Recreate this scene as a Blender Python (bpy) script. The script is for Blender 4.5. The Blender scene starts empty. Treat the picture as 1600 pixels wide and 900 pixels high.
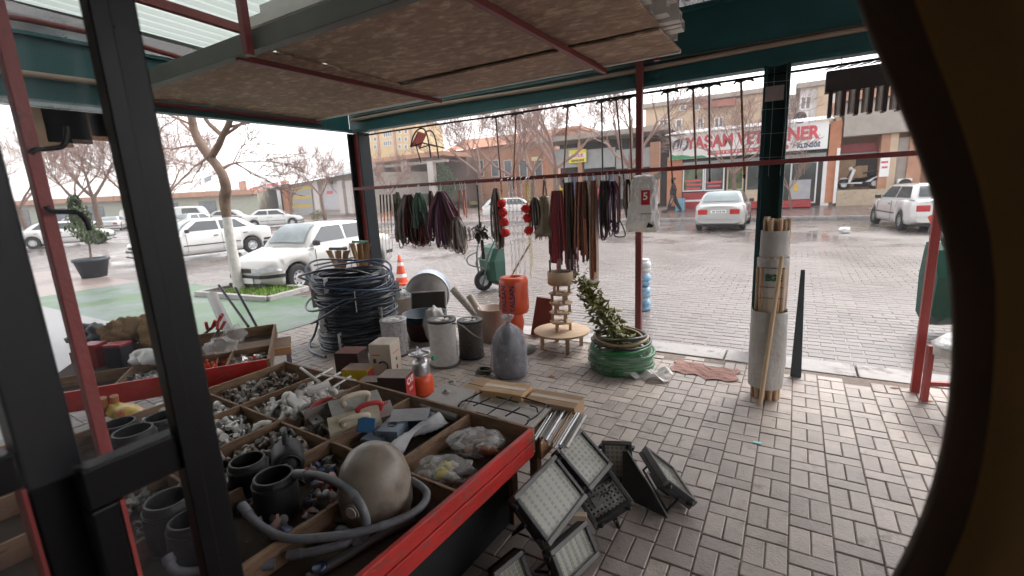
import bpy, math, random
from mathutils import Vector, Matrix
V = Vector
rnd = random.Random(7)

# ------------------------------------------------------------------ camera
sc = bpy.context.scene
CAM_H = 1.62
FPX = 732.0                                     # focal length in pixels of a 1600 px wide frame
# world axes seen from the camera, measured from the vanishing points of the paving and the stall
_ax = [V((1225, 97, -FPX)).normalized(), V((440, -171, FPX)).normalized(), V((-201, -3650, -FPX)).normalized()]
def _orthonormal(a):
    x, y, z = a
    for _ in range(40):
        x2 = (x + y.cross(z)).normalized(); y2 = (y + z.cross(x)).normalized(); z2 = (z + x.cross(y)).normalized()
        x, y, z = x2, y2, z2
    return x, y, z
# the camera frame (right, down, forward) is right-handed, as is x, y, z
AX = _orthonormal(_ax)
def ray(px, py):
    c = V((px - 800.0, py - 450.0, FPX))
    return V((AX[0].dot(c), AX[1].dot(c), AX[2].dot(c)))
EYE = V((0, 0, CAM_H))
def g(px, py, z=0.0):                            # point of the level z
    r = ray(px, py); return EYE + r * ((z - CAM_H) / r.z)
def at(px, py, Y):                               # point of the upright plane y = Y
    r = ray(px, py); return EYE + r * (Y / r.y)
def atx(px, py, X):
    r = ray(px, py); return EYE + r * (X / r.x)
def proj(p):
    d = V(p) - EYE
    c = AX[0] * d.x + AX[1] * d.y + AX[2] * d.z
    if c.z < .05: return (-9999, -9999, c.z)
    return (800 + FPX * c.x / c.z, 450 + FPX * c.y / c.z, c.z)

cam = bpy.data.cameras.new('camera')
cam.sensor_width = 36.0
cam.lens = 36.0 * FPX / 1600.0
cam.clip_start = 0.02
cam.clip_end = 2000
cam.dof.use_dof = True; cam.dof.focus_distance = 3.2; cam.dof.aperture_fstop = 2.8
cam_o = bpy.data.objects.new('camera', cam)
sc.collection.objects.link(cam_o)
rt = V((AX[0].x, AX[1].x, AX[2].x)); dn = V((AX[0].y, AX[1].y, AX[2].y)); fw = V((AX[0].z, AX[1].z, AX[2].z))
cm = Matrix((( rt.x, -dn.x, -fw.x, 0), (rt.y, -dn.y, -fw.y, 0), (rt.z, -dn.z, -fw.z, CAM_H), (0, 0, 0, 1)))
cam_o.matrix_world = cm
sc.camera = cam_o

# ------------------------------------------------------------------ sky, sun, exposure
world = bpy.data.worlds.new('World'); sc.world = world; world.use_nodes = True
wn = world.node_tree; wn.nodes.clear()
sky = wn.nodes.new('ShaderNodeTexSky'); sky.sky_type = 'NISHITA'; sky.sun_disc = False
sky.sun_elevation = math.radians(50); sky.sun_rotation = math.radians(20)
sky.air_density = 1.0; sky.dust_density = 1.0; sky.ozone_density = 1.0
hs = wn.nodes.new('ShaderNodeHueSaturation'); hs.inputs['Saturation'].default_value = 0.16     # an overcast sky
bg = wn.nodes.new('ShaderNodeBackground'); bg.inputs['Strength'].default_value = 0.15
wo = wn.nodes.new('ShaderNodeOutputWorld')
wm = wn.nodes.new('ShaderNodeMix'); wm.data_type = 'RGBA'; wm.blend_type = 'MULTIPLY'; wm.inputs[0].default_value = 1.0; wm.inputs[7].default_value = (1.0, .965, .945, 1)     # warm grey cloud
wn.links.new(sky.outputs[0], hs.inputs['Color']); wn.links.new(hs.outputs[0], wm.inputs[6]); wn.links.new(wm.outputs[2], bg.inputs['Color']); wn.links.new(bg.outputs[0], wo.inputs['Surface'])
sun = bpy.data.lights.new('sun', 'SUN'); sun.energy = 0.8; sun.angle = math.radians(25); sun.color = (1, .97, .93)
sun_o = bpy.data.objects.new('sun', sun); sc.collection.objects.link(sun_o)
_el, _rot = math.radians(50), math.radians(20)
sun_dir = V((math.sin(_rot) * math.cos(_el), math.cos(_rot) * math.cos(_el), math.sin(_el)))
sun_o.rotation_euler = sun_dir.to_track_quat('Z', 'Y').to_euler()
sun_o.location = (0, 10, 30)
sc.view_settings.view_transform = 'Standard'; sc.view_settings.look = 'None'
sc.view_settings.exposure = 1.95; sc.view_settings.gamma = 1.0; sc.view_settings.use_curve_mapping = False
sc.render.engine = 'CYCLES'
sc.cycles.max_bounces = 6; sc.cycles.diffuse_bounces = 4; sc.cycles.glossy_bounces = 2
sc.cycles.transmission_bounces = 5; sc.cycles.transparent_max_bounces = 10
sc.cycles.caustics_reflective = False; sc.cycles.caustics_refractive = False
sc.cycles.sample_clamp_indirect = 6.0
sc.cycles.use_denoising = True; sc.cycles.use_adaptive_sampling = True; sc.cycles.adaptive_threshold = .02; sc.cycles.volume_bounces = 0

# ------------------------------------------------------------------ materials
MATS = {}
def lin(c):
    if isinstance(c, str):
        c = c.lstrip('#'); c = [int(c[i:i+2], 16) / 255 for i in (0, 2, 4)]
        return tuple(x / 12.92 if x < .04045 else ((x + .055) / 1.055) ** 2.4 for x in c)
    return tuple(c)
def _set(b, n, v):
    if n in b.inputs: b.inputs[n].default_value = v
def M(name, col, rough=.6, metal=0., var=.2, sc_=6., bump=.15, bsc=70., rnd_=0., wear=None, wamt=.5, wsc=9., spec=.5, coat=0., trans=0., alpha=1., emit=None, stretch=None, dist=.02):
    if name in MATS: return MATS[name]
    m = bpy.data.materials.new(name); m.use_nodes = True; MATS[name] = m
    nt = m.node_tree; N = nt.nodes; Lk = nt.links
    b = N['Principled BSDF']; col = lin(col)
    tc = N.new('ShaderNodeTexCoord'); src = tc.outputs['Object']
    if stretch:
        mp = N.new('ShaderNodeMapping'); mp.inputs['Scale'].default_value = stretch; Lk.new(src, mp.inputs['Vector']); src = mp.outputs[0]
    oi = N.new('ShaderNodeObjectInfo')
    off = N.new('ShaderNodeVectorMath'); off.operation = 'ADD'
    ml = N.new('ShaderNodeMath'); ml.operation = 'MULTIPLY'; ml.inputs[1].default_value = 37.0
    Lk.new(oi.outputs['Random'], ml.inputs[0]); Lk.new(src, off.inputs[0]); Lk.new(ml.outputs[0], off.inputs[1]); src = off.outputs[0]
    n1 = N.new('ShaderNodeTexNoise'); n1.inputs['Scale'].default_value = sc_; n1.inputs['Detail'].default_value = 7; n1.inputs['Roughness'].default_value = .65
    Lk.new(src, n1.inputs['Vector'])
    r1 = N.new('ShaderNodeValToRGB'); r1.color_ramp.elements[0].position = .28; r1.color_ramp.elements[1].position = .74
    r1.color_ramp.elements[0].color = (*[x * (1 - var) for x in col], 1); r1.color_ramp.elements[1].color = (*[min(1, x * (1 + var)) for x in col], 1)
    Lk.new(n1.outputs['Fac'], r1.inputs['Fac']); cur = r1.outputs['Color']
    if rnd_:
        mr = N.new('ShaderNodeMapRange'); mr.inputs['To Min'].default_value = 1 - rnd_; mr.inputs['To Max'].default_value = 1 + rnd_
        Lk.new(oi.outputs['Random'], mr.inputs['Value'])
        hv = N.new('ShaderNodeHueSaturation'); Lk.new(mr.outputs[0], hv.inputs['Value']); Lk.new(cur, hv.inputs['Color']); cur = hv.outputs[0]
    if wear:
        n2 = N.new('ShaderNodeTexNoise'); n2.inputs['Scale'].default_value = wsc; n2.inputs['Detail'].default_value = 9; n2.inputs['Roughness'].default_value = .7
        Lk.new(src, n2.inputs['Vector'])
        r2 = N.new('ShaderNodeValToRGB'); r2.color_ramp.elements[0].position = 1 - wamt - .06; r2.color_ramp.elements[1].position = 1 - wamt + .06
        Lk.new(n2.outputs['Fac'], r2.inputs['Fac'])
        mx = N.new('ShaderNodeMix'); mx.data_type = 'RGBA'; mx.inputs['B'].default_value = (*lin(wear), 1)
        mx.inputs[7].default_value = (*lin(wear), 1)
        Lk.new(r2.outputs['Color'], mx.inputs[0]); Lk.new(cur, mx.inputs[6]); cur = mx.outputs[2]
    Lk.new(cur, b.inputs['Base Color'])
    rr = N.new('ShaderNodeMapRange'); rr.inputs['To Min'].default_value = max(.02, rough - .12 * min(1, rough * 3)); rr.inputs['To Max'].default_value = min(1, rough + .12)
    Lk.new(n1.outputs['Fac'], rr.inputs['Value']); Lk.new(rr.outputs[0], b.inputs['Roughness'])
    _set(b, 'Metallic', metal); _set(b, 'Specular IOR Level', spec); _set(b, 'Coat Weight', coat); _set(b, 'Coat Roughness', .08)
    _set(b, 'Transmission Weight', trans); _set(b, 'Alpha', alpha)
    if emit: _set(b, 'Emission Color', (*lin(emit[0]), 1)); _set(b, 'Emission Strength', emit[1])
    if bump:
        n3 = N.new('ShaderNodeTexNoise'); n3.inputs['Scale'].default_value = bsc; n3.inputs['Detail'].default_value = 5
        Lk.new(src, n3.inputs['Vector'])
        bp = N.new('ShaderNodeBump'); bp.inputs['Strength'].default_value = bump; bp.inputs['Distance'].default_value = dist
        Lk.new(n3.outputs['Fac'], bp.inputs['Height']); Lk.new(bp.outputs[0], b.inputs['Normal'])
    return m
def film(name, tint, clear=.5, rough=.18, sc_=9., bump=.6, vary=None):
    """thin plastic film or pane: part see-through, part glossy, crumpled"""
    if name in MATS: return MATS[name]
    m = bpy.data.materials.new(name); m.use_nodes = True; MATS[name] = m
    nt = m.node_tree; N = nt.nodes; Lk = nt.links; b = N['Principled BSDF']
    _set(b, 'Base Color', (*lin(tint), 1)); _set(b, 'Roughness', rough)
    tr = N.new('ShaderNodeBsdfTransparent'); mx = N.new('ShaderNodeMixShader')
    tc = N.new('ShaderNodeTexCoord'); n = N.new('ShaderNodeTexNoise'); n.inputs['Scale'].default_value = sc_; n.inputs['Detail'].default_value = 6
    Lk.new(tc.outputs['Object'], n.inputs['Vector'])
    mr = N.new('ShaderNodeMapRange'); mr.inputs['From Min'].default_value = .3; mr.inputs['From Max'].default_value = .7
    vary = .28 * bump if vary is None else vary
    mr.inputs['To Min'].default_value = max(0, clear - vary); mr.inputs['To Max'].default_value = min(1, clear + vary)
    Lk.new(n.outputs['Fac'], mr.inputs['Value']); Lk.new(mr.outputs[0], mx.inputs['Fac'])
    Lk.new(b.outputs[0], mx.inputs[1]); Lk.new(tr.outputs[0], mx.inputs[2]); Lk.new(mx.outputs[0], N['Material Output'].inputs['Surface'])
    if bump:
        bp = N.new('ShaderNodeBump'); bp.inputs['Strength'].default_value = bump; bp.inputs['Distance'].default_value = .02
        Lk.new(n.outputs['Fac'], bp.inputs['Height']); Lk.new(bp.outputs[0], b.inputs['Normal'])
    return m

# ------------------------------------------------------------------ mesh kit
def frame(d, up=None):
    d = V(d).normalized(); up = V(up) if up is not None else V((0, 0, 1))
    if abs(d.dot(up.normalized())) > .98: up = V((0, 1, 0)) if abs(d.y) < .9 else V((1, 0, 0))
    s = d.cross(up).normalized(); u = s.cross(d).normalized()
    return d, s, u
class MB:
    def __init__(s): s.v = []; s.f = []; s.sm = []; s.mi = []; s.cm = 0
    def add(s, vs, fs, smooth=False):
        o = len(s.v); s.v += [tuple(v) for v in vs]
        for f in fs: s.f.append(tuple(i + o for i in f)); s.sm.append(smooth); s.mi.append(s.cm)
        return s
    def mat(s, i): s.cm = i; return s
    def box(s, c, sz, rot=None):
        c = V(c); hx, hy, hz = sz[0] / 2, sz[1] / 2, sz[2] / 2
        vs = [V((x, y, z)) for z in (-hz, hz) for x, y in ((-hx, -hy), (hx, -hy), (hx, hy), (-hx, hy))]
        if rot is not None: vs = [rot @ v for v in vs]
        return s.add([c + v for v in vs], [(3, 2, 1, 0), (4, 5, 6, 7), (0, 1, 5, 4), (1, 2, 6, 5), (2, 3, 7, 6), (3, 0, 4, 7)])
    def b2(s, x0, x1, y0, y1, z0, z1): return s.box(((x0 + x1) / 2, (y0 + y1) / 2, (z0 + z1) / 2), (abs(x1 - x0), abs(y1 - y0), abs(z1 - z0)))
    def bar(s, p0, p1, w, h, up=None, ext=0):
        p0, p1 = V(p0), V(p1); d, sd, u = frame(p1 - p0, up); p0 = p0 - d * ext; p1 = p1 + d * ext
        a = [sd * -w / 2 + u * -h / 2, sd * w / 2 + u * -h / 2, sd * w / 2 + u * h / 2, sd * -w / 2 + u * h / 2]
        return s.add([p0 + q for q in a] + [p1 + q for q in a], [(0, 1, 2, 3), (7, 6, 5, 4), (4, 5, 1, 0), (5, 6, 2, 1), (6, 7, 3, 2), (7, 4, 0, 3)])
    def cyl(s, p0, p1, r0, r1=None, n=12, caps=True, smooth=True):
        p0, p1 = V(p0), V(p1); r1 = r0 if r1 is None else r1; d, sd, u = frame(p1 - p0)
        cs = [(math.cos(2 * math.pi * i / n), math.sin(2 * math.pi * i / n)) for i in range(n)]
        vs = [p0 + (sd * c + u * q) * r0 for c, q in cs] + [p1 + (sd * c + u * q) * r1 for c, q in cs]
        s.add(vs, [(i, n + i, n + (i + 1) % n, (i + 1) % n) for i in range(n)], smooth)
        if caps: s.add(vs, [tuple(range(n)), tuple(range(2 * n - 1, n - 1, -1))])
        return s
    def tube(s, pts, r, n=8, closed=False, caps=True, flat=1.0, up=None):
        pts = [V(p) for p in pts]; m = len(pts)
        rs = r if isinstance(r, (list, tuple)) else [r] * m
        vs = []; prev = None
        for i, p in enumerate(pts):
            if closed: t = pts[(i + 1) % m] - pts[i - 1]
            else: t = pts[min(i + 1, m - 1)] - pts[max(i - 1, 0)]
            if t.length < 1e-9: t = V((0, 0, 1))
            t.normalize()
            if prev is None or up is not None: d, sd, u = frame(t, up)
            else:
                sd = prev - t * prev.dot(t)
                if sd.length < 1e-6: d, sd, u = frame(t)
                sd.normalize(); u = sd.cross(t)
            prev = sd
            for k in range(n):
                a = 2 * math.pi * (k + .5) / n; vs.append(p + (sd * math.cos(a) + u * math.sin(a) * flat) * rs[i])
        fs = []
        for i in range(m if closed else m - 1):
            j = (i + 1) % m
            for k in range(n): fs.append((i * n + k, i * n + (k + 1) % n, j * n + (k + 1) % n, j * n + k))
        s.add(vs, fs, n > 4)
        if caps and not closed: s.add(vs, [tuple(range(n - 1, -1, -1)), tuple(range((m - 1) * n, m * n))])
        return s
    def ribbon(s, pts, w, t=.003, side=(1, 0, 0)):
        pts = [V(p) for p in pts]; m = len(pts); vs = []
        for i, p in enumerate(pts):
            d = (pts[min(i + 1, m - 1)] - pts[max(i - 1, 0)])
            d = d.normalized() if d.length > 1e-9 else V((0, 0, 1))
            sd = V(side) - d * V(side).dot(d)
            sd = sd.normalized() if sd.length > 1e-4 else frame(d)[1]
            nn = d.cross(sd)
            vs += [p - sd * w / 2 - nn * t, p + sd * w / 2 - nn * t, p + sd * w / 2 + nn * t, p - sd * w / 2 + nn * t]
        fs = [(i * 4 + k, i * 4 + (k + 1) % 4, i * 4 + 4 + (k + 1) % 4, i * 4 + 4 + k) for i in range(m - 1) for k in range(4)]
        fs += [(3, 2, 1, 0), (m * 4 - 4, m * 4 - 3, m * 4 - 2, m * 4 - 1)]
        return s.add(vs, fs)
    def lathe(s, prof, c=(0, 0, 0), n=24, rot=None, smooth=True, wob=None):
        c = V(c); vs = []; fs = []
        for j, (r, z) in enumerate(prof):
            for i in range(n):
                a = 2 * math.pi * i / n; k = 1 if wob is None else wob(a, z)
                v = V((r * k * math.cos(a), r * k * math.sin(a), z)); vs.append(c + (rot @ v if rot is not None else v))
        for j in range(len(prof) - 1):
            for i in range(n): fs.append((j * n + i, j * n + (i + 1) % n, j * n + n + (i + 1) % n, j * n + n + i))
        return s.add(vs, fs, smooth)
    def prism(s, poly, o, ex, ey, ez, depth):
        o, ex, ey, ez = V(o), V(ex), V(ey), V(ez); n = len(poly)
        a = [o + ex * x + ey * y for x, y in poly]; b = [p + ez * depth for p in a]
        return s.add(a + b, [tuple(range(n - 1, -1, -1)), tuple(range(n, 2 * n))] + [(i, (i + 1) % n, n + (i + 1) % n, n + i) for i in range(n)])
    def quad(s, a, b, c, d): return s.add([a, b, c, d], [(0, 1, 2, 3)])
    def grid(s, fn, nu, nv, smooth=True):
        vs = [fn(i / nu, j / nv) for j in range(nv + 1) for i in range(nu + 1)]
        return s.add(vs, [(j * (nu + 1) + i, j * (nu + 1) + i + 1, (j + 1) * (nu + 1) + i + 1, (j + 1) * (nu + 1) + i) for j in range(nv) for i in range(nu)], smooth)
    def blob(s, c, r, amp=.15, seed=0, nu=18, nv=12, fr=3.0, flatb=None):
        rr = random.Random(seed); ph = [(rr.uniform(-1, 1) * fr, rr.uniform(-1, 1) * fr, rr.uniform(-1, 1) * fr, rr.uniform(0, 6.3)) for _ in range(9)]
        c = V(c); vs = []
        for j in range(nv + 1):
            th = math.pi * j / nv
            for i in range(nu):
                a = 2 * math.pi * i / nu; d = V((math.sin(th) * math.cos(a), math.sin(th) * math.sin(a), math.cos(th)))
                k = 1 + amp * sum(math.sin(d.x * p[0] * 2 + d.y * p[1] * 2 + d.z * p[2] * 2 + p[3]) for p in ph) / 3
                z = d.z * r[2] * k
                if flatb is not None: z = max(z, flatb)
                vs.append(c + V((d.x * r[0] * k, d.y * r[1] * k, z)))
        return s.add(vs, [(j * nu + i, (j + 1) * nu + i, (j + 1) * nu + (i + 1) % nu, j * nu + (i + 1) % nu) for j in range(nv) for i in range(nu)], True)
    def mesh(s, name):
        me = bpy.data.meshes.new(name); me.from_pydata(s.v, [], s.f); me.polygons.foreach_set('use_smooth', s.sm); me.polygons.foreach_set('material_index', s.mi); me.update(); return me
    def build(s, name, mat, parent=None, bevel=0, loc=None, rot=None):
        me = s.mesh(name)
        for q in (mat if isinstance(mat, (list, tuple)) else [mat]): me.materials.append(q)
        return ob(name, me, parent, bevel, loc, rot)
def ob(name, me, parent=None, bevel=0, loc=None, rot=None):
    o = bpy.data.objects.new(name, me); sc.collection.objects.link(o)
    if parent is not None: o.parent = parent
    if loc is not None: o.location = loc
    if rot is not None: o.rotation_euler = rot
    if bevel:
        b = o.modifiers.new('bevel', 'BEVEL'); b.width = bevel; b.segments = 2; b.limit_method = 'ANGLE'; b.angle_limit = .6
    return o
def tag(o, label, cat, group=None):
    o['label'] = label; o['category'] = cat
    if group: o['group'] = group
    return o
def struct(o, kind='structure'): o['kind'] = kind; return o
def thing(name, label, cat, loc=(0, 0, 0), rz=0., group=None, scale=None):
    o = bpy.data.objects.new(name, None); sc.collection.objects.link(o); o.location = loc; o.rotation_euler = (0, 0, rz)
    o.empty_display_size = .1
    if scale: o.scale = (scale,) * 3
    return tag(o, label, cat, group)
def dup(o, loc=None, rz=None, label=None, group=None, scale=None, parent=None):
    c = o.copy(); sc.collection.objects.link(c); c.parent = parent
    if loc is not None: c.location = loc
    if rz is not None: c.rotation_euler = (0, 0, rz)
    if scale is not None: c.scale = scale if isinstance(scale, (tuple, list)) else (scale,) * 3
    if label: c['label'] = label
    if group: c['group'] = group
    for ch in list(o.children): dup(ch, parent=c)
    return c
def text_mesh(txt, size, depth=.004, spacing=1.0, bold=0.0):
    cu = bpy.data.curves.new('lettering', 'FONT'); cu.body = txt; cu.size = size; cu.extrude = depth; cu.offset = bold; cu.align_x = 'CENTER'; cu.align_y = 'CENTER'; cu.space_character = spacing
    cu.resolution_u = 3
    t = bpy.data.objects.new('lettering', cu); sc.collection.objects.link(t)
    bpy.context.view_layer.update()
    me = bpy.data.meshes.new_from_object(t.evaluated_get(bpy.context.evaluated_depsgraph_get()))
    bpy.data.objects.remove(t); bpy.data.curves.remove(cu); return me
def lettering(txt, size, mat, parent, loc, ex=(1, 0, 0), ey=(0, 0, 1), depth=.003, bold=0.0, name='lettering', width=None):
    me = text_mesh(txt, size, depth, bold=bold); me.materials.clear(); me.materials.append(mat)
    ex, ey = V(ex).normalized(), V(ey).normalized(); ez = ex.cross(ey)
    k = 1.0
    if width:
        w = max(v.co.x for v in me.vertices) - min(v.co.x for v in me.vertices); k = width / w
    mt = Matrix(((ex.x * k, ey.x, ez.x, loc[0]), (ex.y * k, ey.y, ez.y, loc[1]), (ex.z * k, ey.z, ez.z, loc[2]), (0, 0, 0, 1)))
    me.transform(mt); return ob(name, me, parent)
def arc(c, r, a0, a1, n, ex=(1, 0, 0), ey=(0, 0, 1)):
    c, ex, ey = V(c), V(ex), V(ey); return [c + ex * r * math.cos(a0 + (a1 - a0) * i / n) + ey * r * math.sin(a0 + (a1 - a0) * i / n) for i in range(n + 1)]
def spline(pts, n=6):
    pts = [V(p) for p in pts]; out = []
    for i in range(len(pts) - 1):
        p0, p1, p2, p3 = pts[max(i - 1, 0)], pts[i], pts[i + 1], pts[min(i + 2, len(pts) - 1)]
        for k in range(n):
            t = k / n; out.append(.5 * ((2 * p1) + (p2 - p0) * t + (2 * p0 - 5 * p1 + 4 * p2 - p3) * t * t + (3 * p1 - p0 - 3 * p2 + p3) * t ** 3))
    return out + [pts[-1]]
def rotm(rx=0, ry=0, rz=0): return Matrix.Rotation(rz, 3, 'Z') @ Matrix.Rotation(ry, 3, 'Y') @ Matrix.Rotation(rx, 3, 'X')
# ================================================================== the setting
def brick_mesh(name, w, l, h, mat, ch=.005):
    mb = MB(); add_brick(mb, (0, 0, 0), w, l, h, ch); me = mb.mesh(name); me.materials.append(mat); return me
def add_brick(mb, c, w, l, h, ch=.005, tilt=(0, 0)):
    c = V(c); a = [(-w / 2, -l / 2), (w / 2, -l / 2), (w / 2, l / 2), (-w / 2, l / 2)]
    k1, k2 = (w / 2 - ch) / (w / 2), (l / 2 - ch) / (l / 2)
    tz = lambda x, y: x * tilt[0] + y * tilt[1]
    vs = [c + V((x, y, -h)) for x, y in a] + [c + V((x, y, -ch * .8 + tz(x, y))) for x, y in a] + [c + V((x * k1, y * k2, tz(x, y))) for x, y in a]
    mb.add(vs, [(0, 1, 5, 4), (1, 2, 6, 5), (2, 3, 7, 6), (3, 0, 4, 7), (4, 5, 9, 8), (5, 6, 10, 9), (6, 7, 11, 10), (7, 4, 8, 11), (8, 9, 10, 11)])

m_paver = M('paver_concrete', (.36, .305, .272), rough=.5, var=.26, sc_=5, bump=.3, bsc=90, rnd_=.18, wear=(.20, .165, .145), wamt=.38, wsc=7, dist=.01)
m_joint = M('paver_joint', (.19, .15, .125), rough=.9, var=.4, sc_=20)
m_conc = M('kerb_concrete', (.36, .34, .33), rough=.6, var=.25, sc_=3, bump=.25, wear=(.16, .13, .12), wamt=.4, wsc=5)
m_green = M('green_paint_floor', (.075, .15, .07), rough=.4, var=.25, sc_=2.5, bump=.08, bsc=30, wear=(.14, .18, .165), wamt=.47, wsc=.8)
m_pale = M('pale_paving', (.26, .26, .26), rough=.35, var=.15, sc_=2)

# --- the wet street: a sheet to the horizon, block paving near the stall as geometry
def street_mat():
    m = bpy.data.materials.new('wet_block_paving'); m.use_nodes = True; MATS[m.name] = m
    nt = m.node_tree; N = nt.nodes; L = nt.links; b = N['Principled BSDF']
    tc = N.new('ShaderNodeTexCoord')
    br = N.new('ShaderNodeTexBrick'); br.inputs['Scale'].default_value = 1.0; br.inputs['Brick Width'].default_value = .24; br.inputs['Row Height'].default_value = .13; br.inputs['Mortar Size'].default_value = .012
    br.inputs['Color1'].default_value = (.15, .13, .12, 1); br.inputs['Color2'].default_value = (.18, .158, .146, 1); br.inputs['Mortar'].default_value = (.125, .107, .097, 1)
    L.new(tc.outputs['Object'], br.inputs['Vector'])
    n = N.new('ShaderNodeTexNoise'); n.inputs['Scale'].default_value = .33; n.inputs['Detail'].default_value = 8; n.inputs['Roughness'].default_value = .62; L.new(tc.outputs['Object'], n.inputs['Vector'])
    mr = N.new('ShaderNodeMapRange'); mr.inputs['From Min'].default_value = .38; mr.inputs['From Max'].default_value = .62; mr.inputs['To Min'].default_value = .1; mr.inputs['To Max'].default_value = .46
    L.new(n.outputs['Fac'], mr.inputs['Value']); L.new(mr.outputs[0], b.inputs['Roughness'])
    hv = N.new('ShaderNodeHueSaturation'); mv = N.new('ShaderNodeMapRange'); mv.inputs['To Min'].default_value = .7; mv.inputs['To Max'].default_value = 1.35
    L.new(n.outputs['Fac'], mv.inputs['Value']); L.new(mv.outputs[0], hv.inputs['Value']); L.new(br.outputs['Color'], hv.inputs['Color']); L.new(hv.outputs[0], b.inputs['Base Color'])
    bp = N.new('ShaderNodeBump'); bp.inputs['Strength'].default_value = .2; bp.inputs['Distance'].default_value = .012; bp.invert = True
    L.new(br.outputs['Fac'], bp.inputs['Height']); L.new(bp.outputs[0], b.inputs['Normal'])
    return m
m_street = street_mat()
m_sett = M('wet_sett', (.165, .142, .13), rough=.34, var=.25, sc_=.9, bump=.12, bsc=25, rnd_=.13, spec=.38, dist=.01)
m_ground = M('far_ground', (.16, .15, .14), rough=.5, var=.2, sc_=.1, bump=0)
struct(MB().quad((-600, -300, -.2), (600, -300, -.2), (600, 900, -.2), (-600, 900, -.2)).build('ground', m_ground))
ST_Z = -.125
street = struct(MB().quad((-90, -40, ST_Z - .0045), (60, -40, ST_Z - .0045), (60, 60, ST_Z - .0045), (-90, 60, ST_Z - .0045)).build('street', m_street))
def visible(p, m=30):
    x, y, z = proj(p); return z > .1 and -m < x < 1600 + m and -m < y < 900 + m
setts = []
r2 = random.Random(3)
row = 0; y = 4.97
while y < 14.5:
    x = -8.2 + (.12 if row % 2 else 0)
    while x < 7.5:
        p = V((x + r2.uniform(-.006, .006), y + r2.uniform(-.006, .006), ST_Z + r2.uniform(-.0015, .0015)))
        setts.append((p, (r2.uniform(-.006, .006), r2.uniform(-.006, .006)))); x += .24
    y += .13; row += 1
def size_px(p, w, l):
    a = proj(p); b = proj(p + V((w, 0, 0))); c = proj(p + V((0, l, 0)))
    return abs((b[0] - a[0]) * (c[1] - a[1]) - (b[1] - a[1]) * (c[0] - a[0]))
vis = sorted([i for i, (p, t) in enumerate(setts) if visible(p, 0) and p.y < 7.5], key=lambda i: -size_px(setts[i][0], .23, .12))[:300]
visset = set(vis)
sett_mesh = [brick_mesh('sett', .232 - .002 * k, .122 - .002 * k, .05, m_sett, .006) for k in range(3)]
for i in vis:
    p, t = setts[i]; ob('sett', sett_mesh[i % 3], street, loc=p, rot=(t[1], -t[0], r2.uniform(-.02, .02)))
mb = MB()
for i, (p, t) in enumerate(setts):
    if i not in visset: add_brick(mb, p, .233, .123, .05, .006, t)
o = mb.build('sett_field', m_sett, street); o['kind'] = 'stuff'

# --- pavement under the stall: two bricks upright and one across, in columns
PV = .1765
pavement = struct(MB().b2(-5.62, 3.6, -2.2, 4.52, -.3, -.0062).build('pavement', m_joint))
bricks = []
r2 = random.Random(11); gap = .0055
cols = int((3.5 + 5.6) / PV)
for c in range(cols):
    x0 = -5.6 + c * PV + .018; y = -.3 - (c * .097) % (PV * 1.5)
    while y < 4.46:
        j = lambda: r2.uniform(-.0022, .002) - (.002 if r2.random() < .05 else 0)
        if y + PV < 4.5:
            bricks.append((V((x0 + PV * .25, y + PV / 2, j())), 0)); bricks.append((V((x0 + PV * .75, y + PV / 2, j())), 0))
        if y + PV * 1.5 < 4.51: bricks.append((V((x0 + PV / 2, y + PV * 1.25, j())), 1))
        y += PV * 1.5
DIM = [(PV / 2 - gap, PV - gap), (PV - gap, PV / 2 - gap)]
vis = sorted([i for i, (p, k) in enumerate(bricks) if visible(p, 10) and p.x > -1.2 and not (p.x < -.42 and p.y < 2.2)], key=lambda i: -size_px(bricks[i][0], *DIM[bricks[i][1]]))[:300]
visset = set(vis)
pm = [brick_mesh('paver', DIM[k][0], DIM[k][1], .05, m_paver, .004) for k in (0, 1)]
for i in vis:
    p, k = bricks[i]; ob('paver', pm[k], pavement, loc=p, rot=(r2.uniform(-.008, .008), r2.uniform(-.008, .008), r2.uniform(-.008, .008)))
mb = MB()
for i, (p, k) in enumerate(bricks):
    if i not in visset: add_brick(mb, p, *DIM[k], .05, .004, (r2.uniform(-.01, .01), r2.uniform(-.01, .01)))
o = mb.build('paver_field', m_paver, pavement); o['kind'] = 'stuff'
# kerb stones along the street
kerb = struct(MB().b2(-5.6, 3.6, 4.53, 4.86, -.3, -.03).build('kerb', m_joint))
for i in range(9):
    x = -5.58 + i * 1.02
    MB().b2(x, x + 1.005, 4.535, 4.845, -.2, .002 + r2.uniform(-.004, .004)).build('kerb_stone', m_conc, kerb, bevel=.008)
# green painted floor of the neighbour and the pale path behind the table
struct(MB().b2(-13.2, -5.64, 2.75, 5.05, -.3, -.006).build('green_floor', m_green))
struct(MB().b2(-13.2, -5.64, -3, 2.745, -.3, -.002).build('pale_path', m_pale))
struct(MB().b2(-19.5, -13.22, -3, 4.9, -.3, -.03).build('side_path', M('brown_paving', (.25, .2, .18), rough=.3, var=.3, sc_=1.5)))
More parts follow.
